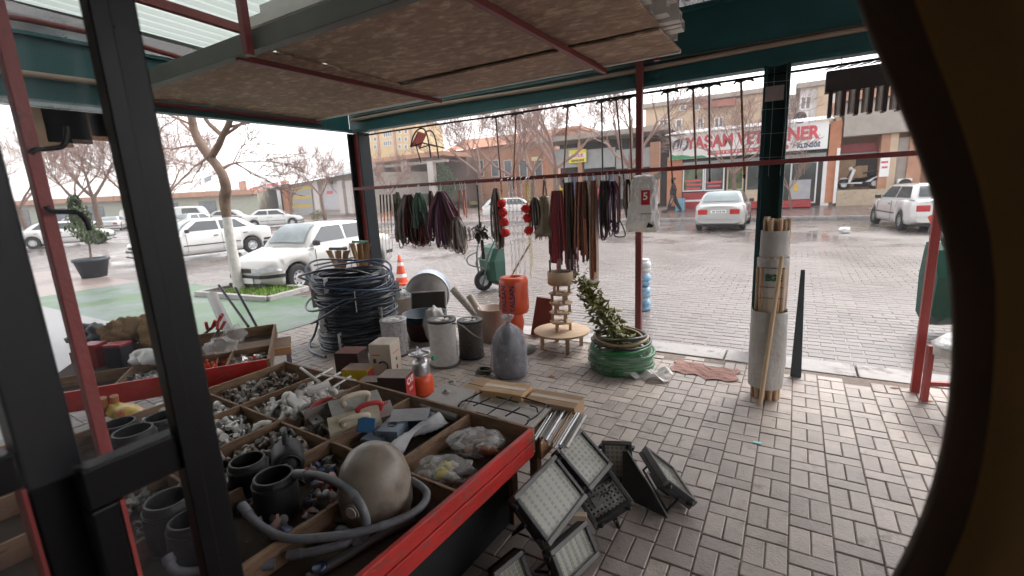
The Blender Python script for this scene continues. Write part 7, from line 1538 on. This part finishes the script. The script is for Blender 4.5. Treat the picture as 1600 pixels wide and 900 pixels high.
heap('of the rear tray by the door post', .46, .75, .02, .38, [('orange', 0)], 22, z0=.41, hgt=.03, seed=21, colourword='bright', TT=T2); heap('of the rear tray near its corner', .77, W2 - .02, .02, .38, [('hinge', 1), ('clamp', 0), ('tap', 0), ('orange', 0)], 24, z0=.41, hgt=.03, seed=22, colourword='small', TT=T2); heap('of the rear tray seen left of the door post', .12, .44, .02, .38, [('clamp', 0), ('hinge', 1), ('tap', 2)], 24, z0=.41, hgt=.03, seed=23, colourword='shiny', TT=T2)
def lump(name, label, cat, px, py, z, rad, seed, mat, amp=.2): p = g(px, py, z); return tag(MB().blob((p.x, p.y, z), rad, amp, seed, 24, 16, 4).build(name, mat), label, cat)
m_burl = M('burlap', (.30, .20, .11), rough=.95, var=.3, sc_=20, bump=.6, bsc=90); m_wbag = film('white_bag', (.72, .72, .72), .15, .25, 9, .7)
lump('sack', 'tan sack top standing left of the door post', 'sack', 190, 522, .6, (.13, .13, .12), 1, m_burl); lump('sack', 'tan sack right of the first one behind the door post', 'sack', 218, 515, .62, (.14, .12, .12), 2, m_burl); lump('sack', 'tan sack half hidden by the door post', 'sack', 242, 520, .6, (.12, .12, .12), 3, m_burl)
lump('white_bag', 'white plastic bag with blue print on the rear tray', 'bag', 235, 557, .52, (.16, .12, .06), 4, m_wbag); lump('white_bag', 'small white bag at the edge of the rear tray', 'bag', 168, 545, .52, (.06, .06, .05), 5, m_wbag); lump('dark_heap', 'heap of dark rubber goods at the left of the rear tray', 'heap', 145, 522, .55, (.28, .12, .09), 6, M('dark_rubber', (.03, .034, .042), rough=.6, var=.5, sc_=14), .35); lump('clear_bag', 'clear bag of goods at the right end of the rear tray', 'bag', 345, 540, .55, (.12, .1, .06), 7, film('goods_film', (.7, .7, .7), .5), .25); lump('clear_bag', 'second clear bag beside the grey pipe', 'bag', 368, 522, .55, (.1, .08, .07), 8, MATS['goods_film'], .25)
for i, (px, col, lab) in enumerate(((150, (.3, .03, .03), 'red topped carton among the bags seen through the glass'), (188, (.02, .02, .03), 'black carton with a red lid seen through the glass'))):
    p = g(px, 560, .47); t = thing('small_carton', lab, 'box', (p.x, p.y, .41), .5); MB().b2(-.07, .07, -.06, .06, 0, .17).build('carton', M('carton%d' % i, col, rough=.5), t, bevel=.006); MB().b2(-.072, .072, -.062, .062, .1705, .19).build('lid', m_hred, t, bevel=.004)
m_dp = M('dark_cable_goods', (.04, .035, .035), rough=.5, var=.5, sc_=10)
for i, (px, py) in enumerate(((318, 520), (330, 512), (338, 525))):
    p = g(px, py, .5); t = thing('hand_tool', ['hand tool with red grips left of three', 'hand tool with red grips in the middle of three', 'hand tool with red grips right of three'][i], 'tool', (p.x, p.y, .44), i * .9, group='red gripped tools on the rear tray'); MB().tube([(-.08, 0, 0), (0, .02, .05), (.06, .03, .1)], .012, 7).build('jaw', m_dp, t)
    for sgn in (-.02, .02): MB().tube([(.06, .03 + sgn, .1), (.1, .03 + 2 * sgn, .17)], .014, 7).build('grip', m_hred, t)
# yellow packet, orange pegs, bottles near the front of the rear tray
p = g(195, 640, .45); tag(MB().blob((p.x, p.y, .43), (.19, .07, .05), .12, 4, 26, 14).build('yellow_packet', M('yellow_packet', (.65, .45, .05), rough=.3, wear=(.6, .05, .04), wamt=.4, wsc=9)), 'yellow and red plastic packet lying in front of the rear tray', 'packet'); p = g(262, 640, .45); tag(MB().blob((p.x, p.y, .43), (.14, .07, .05), .15, 9, 26, 14).build('white_packet', m_wbag), 'white and red packet lying next to the yellow one', 'packet')
for i, (px, py) in enumerate(((158, 625), (176, 622))): p = g(px, py, .5); tag(MB().cyl((p.x, p.y, .4), (p.x + .03, p.y, .52), .022, n=12).build('tool_handle', M('varnished_wood', (.42, .17, .07), rough=.4)), ['left varnished tool handle below the red board', 'right varnished tool handle below the red board'][i], 'tool')
# small orange topped table and the grey pipe with two poles
p = g(418, 548, .42); tt_ = thing('small_table', 'small table with an orange wood edge beyond the trays', 'table', (p.x - .12, p.y + .1, 0), math.atan2(e2.y, e2.x)); MB().b2(-.35, .16, -.14, .22, .40, .42).build('top', m_twood, tt_); MB().b2(-.35, .165, -.16, -.1405, .36, .425).build('edge_board', MATS['orange_wood'], tt_, bevel=.003)
for x, y in ((.13, -.1), (.13, .18), (-.3, -.1), (-.3, .18)): MB().b2(x - .012, x + .012, y - .012, y + .012, 0, .399).build('leg', M('mauve_steel', (.16, .12, .17), rough=.5), tt_)
roll('fat grey pipe leaning behind the rear tray', g(365, 535, .3), at(332, 462, 2.75), .055, M('pale_grey_pipe', (.27, .265, .25), rough=.5), 'grey_pipe', 'pipe')
for i, (a, b) in enumerate((((388, 510), (342, 446)), ((402, 512), (368, 450)))): p = g(*a, .42); q = at(*b, p.y + .15); tag(MB().cyl(p, q, .014, n=10).build('black_pole', M('dark_navy_pole', (.02, .022, .03), rough=.4)), ['left of the two dark poles leaning by the grey pipe', 'right of the two dark poles leaning by the grey pipe'][i], 'pole')
# low white topped shelf at the left edge
p = atx(14, 690, -1.45); sh_ = thing('side_shelf', 'wooden shelf with a white top at the lower left edge', 'shelf', (p.x, p.y, 0)); MB().b2(-.5, .0, -.4, .06, p.z - .05, p.z - .005).build('board', MATS['orange_wood'], sh_); MB().b2(-.5, .001, -.4, .062, p.z - .0045, p.z + .01).build('top', m_wht, sh_); MB().b2(-.06, -.01, -.3, -.25, 0, p.z - .051).build('leg', m_twood, sh_)
# ================================================================== curtain made up for a blurred obstruction close to the lens
CYP = .62
edge = [at(x, y, CYP) for x, y in ((1300, -120), (1332, 0), (1375, 90), (1412, 180), (1452, 280), (1478, 360), (1492, 450), (1494, 540), (1488, 640), (1468, 750), (1440, 830), (1405, 900), (1340, 1010))]
edge.sort(key=lambda p: -p.z)
tab = [(2.35, edge[0].x - .03)] + [(p.z, p.x) for p in edge] + [(.05, edge[-1].x - .06)]
def ex_(z):
    for (za, xa), (zb, xb) in zip(tab, tab[1:]):
        if z >= zb: return xa + (xb - xa) * ((za - z) / (za - zb) if za > zb else 0)
    return tab[-1][1]
cur = thing('door_curtain', 'dark brown out of focus drape close by along the right edge of the view', 'curtain', (.2, CYP, 0))
m_drape = M('brown_curtain', (.24, .14, .045), rough=.9, var=.15, sc_=3, bump=.1, bsc=200)
zs_ = [.04 + 2.3 * i / 60 for i in range(61)]
def cf(u, v, side):
    z = .04 + 2.3 * v; x0 = sum(ex_(z + d) for d in (-.05, 0, .05)) / 3; tie = math.exp(-((z - 1.42) / .25) ** 2); w = .30 - .1 * tie
    y = CYP + (.022 * (1 - .4 * tie)) * math.sin(u * 6.283 * 1.5 + .5 * math.sin(z * 2)) + .003 * math.sin(u * 17 + z * 5)
    return V((x0 + w * u - .2, y - CYP + (.011 if side else -.011) * (1 if 0 < u < 1 else 0), z))
HU = .15
for nm, a, b, mt in (('hem', 0, HU, M('curtain_hem', (.055, .032, .021), rough=.9, var=.3, sc_=5)), ('cloth', HU, 1, m_drape)):  # dark inner band paints the obstruction's shaded edge into the colour
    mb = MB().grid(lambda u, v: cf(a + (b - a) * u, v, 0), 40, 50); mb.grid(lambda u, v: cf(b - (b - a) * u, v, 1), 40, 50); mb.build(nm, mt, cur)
MB().cyl((-.25, 0, 2.36), (.4, 0, 2.36), .014, n=10).build('curtain_rod', m_black, cur)

# ================================================================== damp air over the whole place
hz = bpy.data.materials.new('damp_air'); hz.use_nodes = True; hn = hz.node_tree; hn.nodes.clear()
ho = hn.nodes.new('ShaderNodeOutputMaterial'); hv_ = hn.nodes.new('ShaderNodeVolumePrincipled'); hv_.inputs['Color'].default_value = (.99, .985, .99, 1); hv_.inputs['Density'].default_value = .0015; hv_.inputs['Anisotropy'].default_value = .2
hn.links.new(hv_.outputs[0], ho.inputs['Volume'])
struct(MB().b2(-640, 640, -330, 940, -1.2, 50).build('haze', hz), 'stuff')
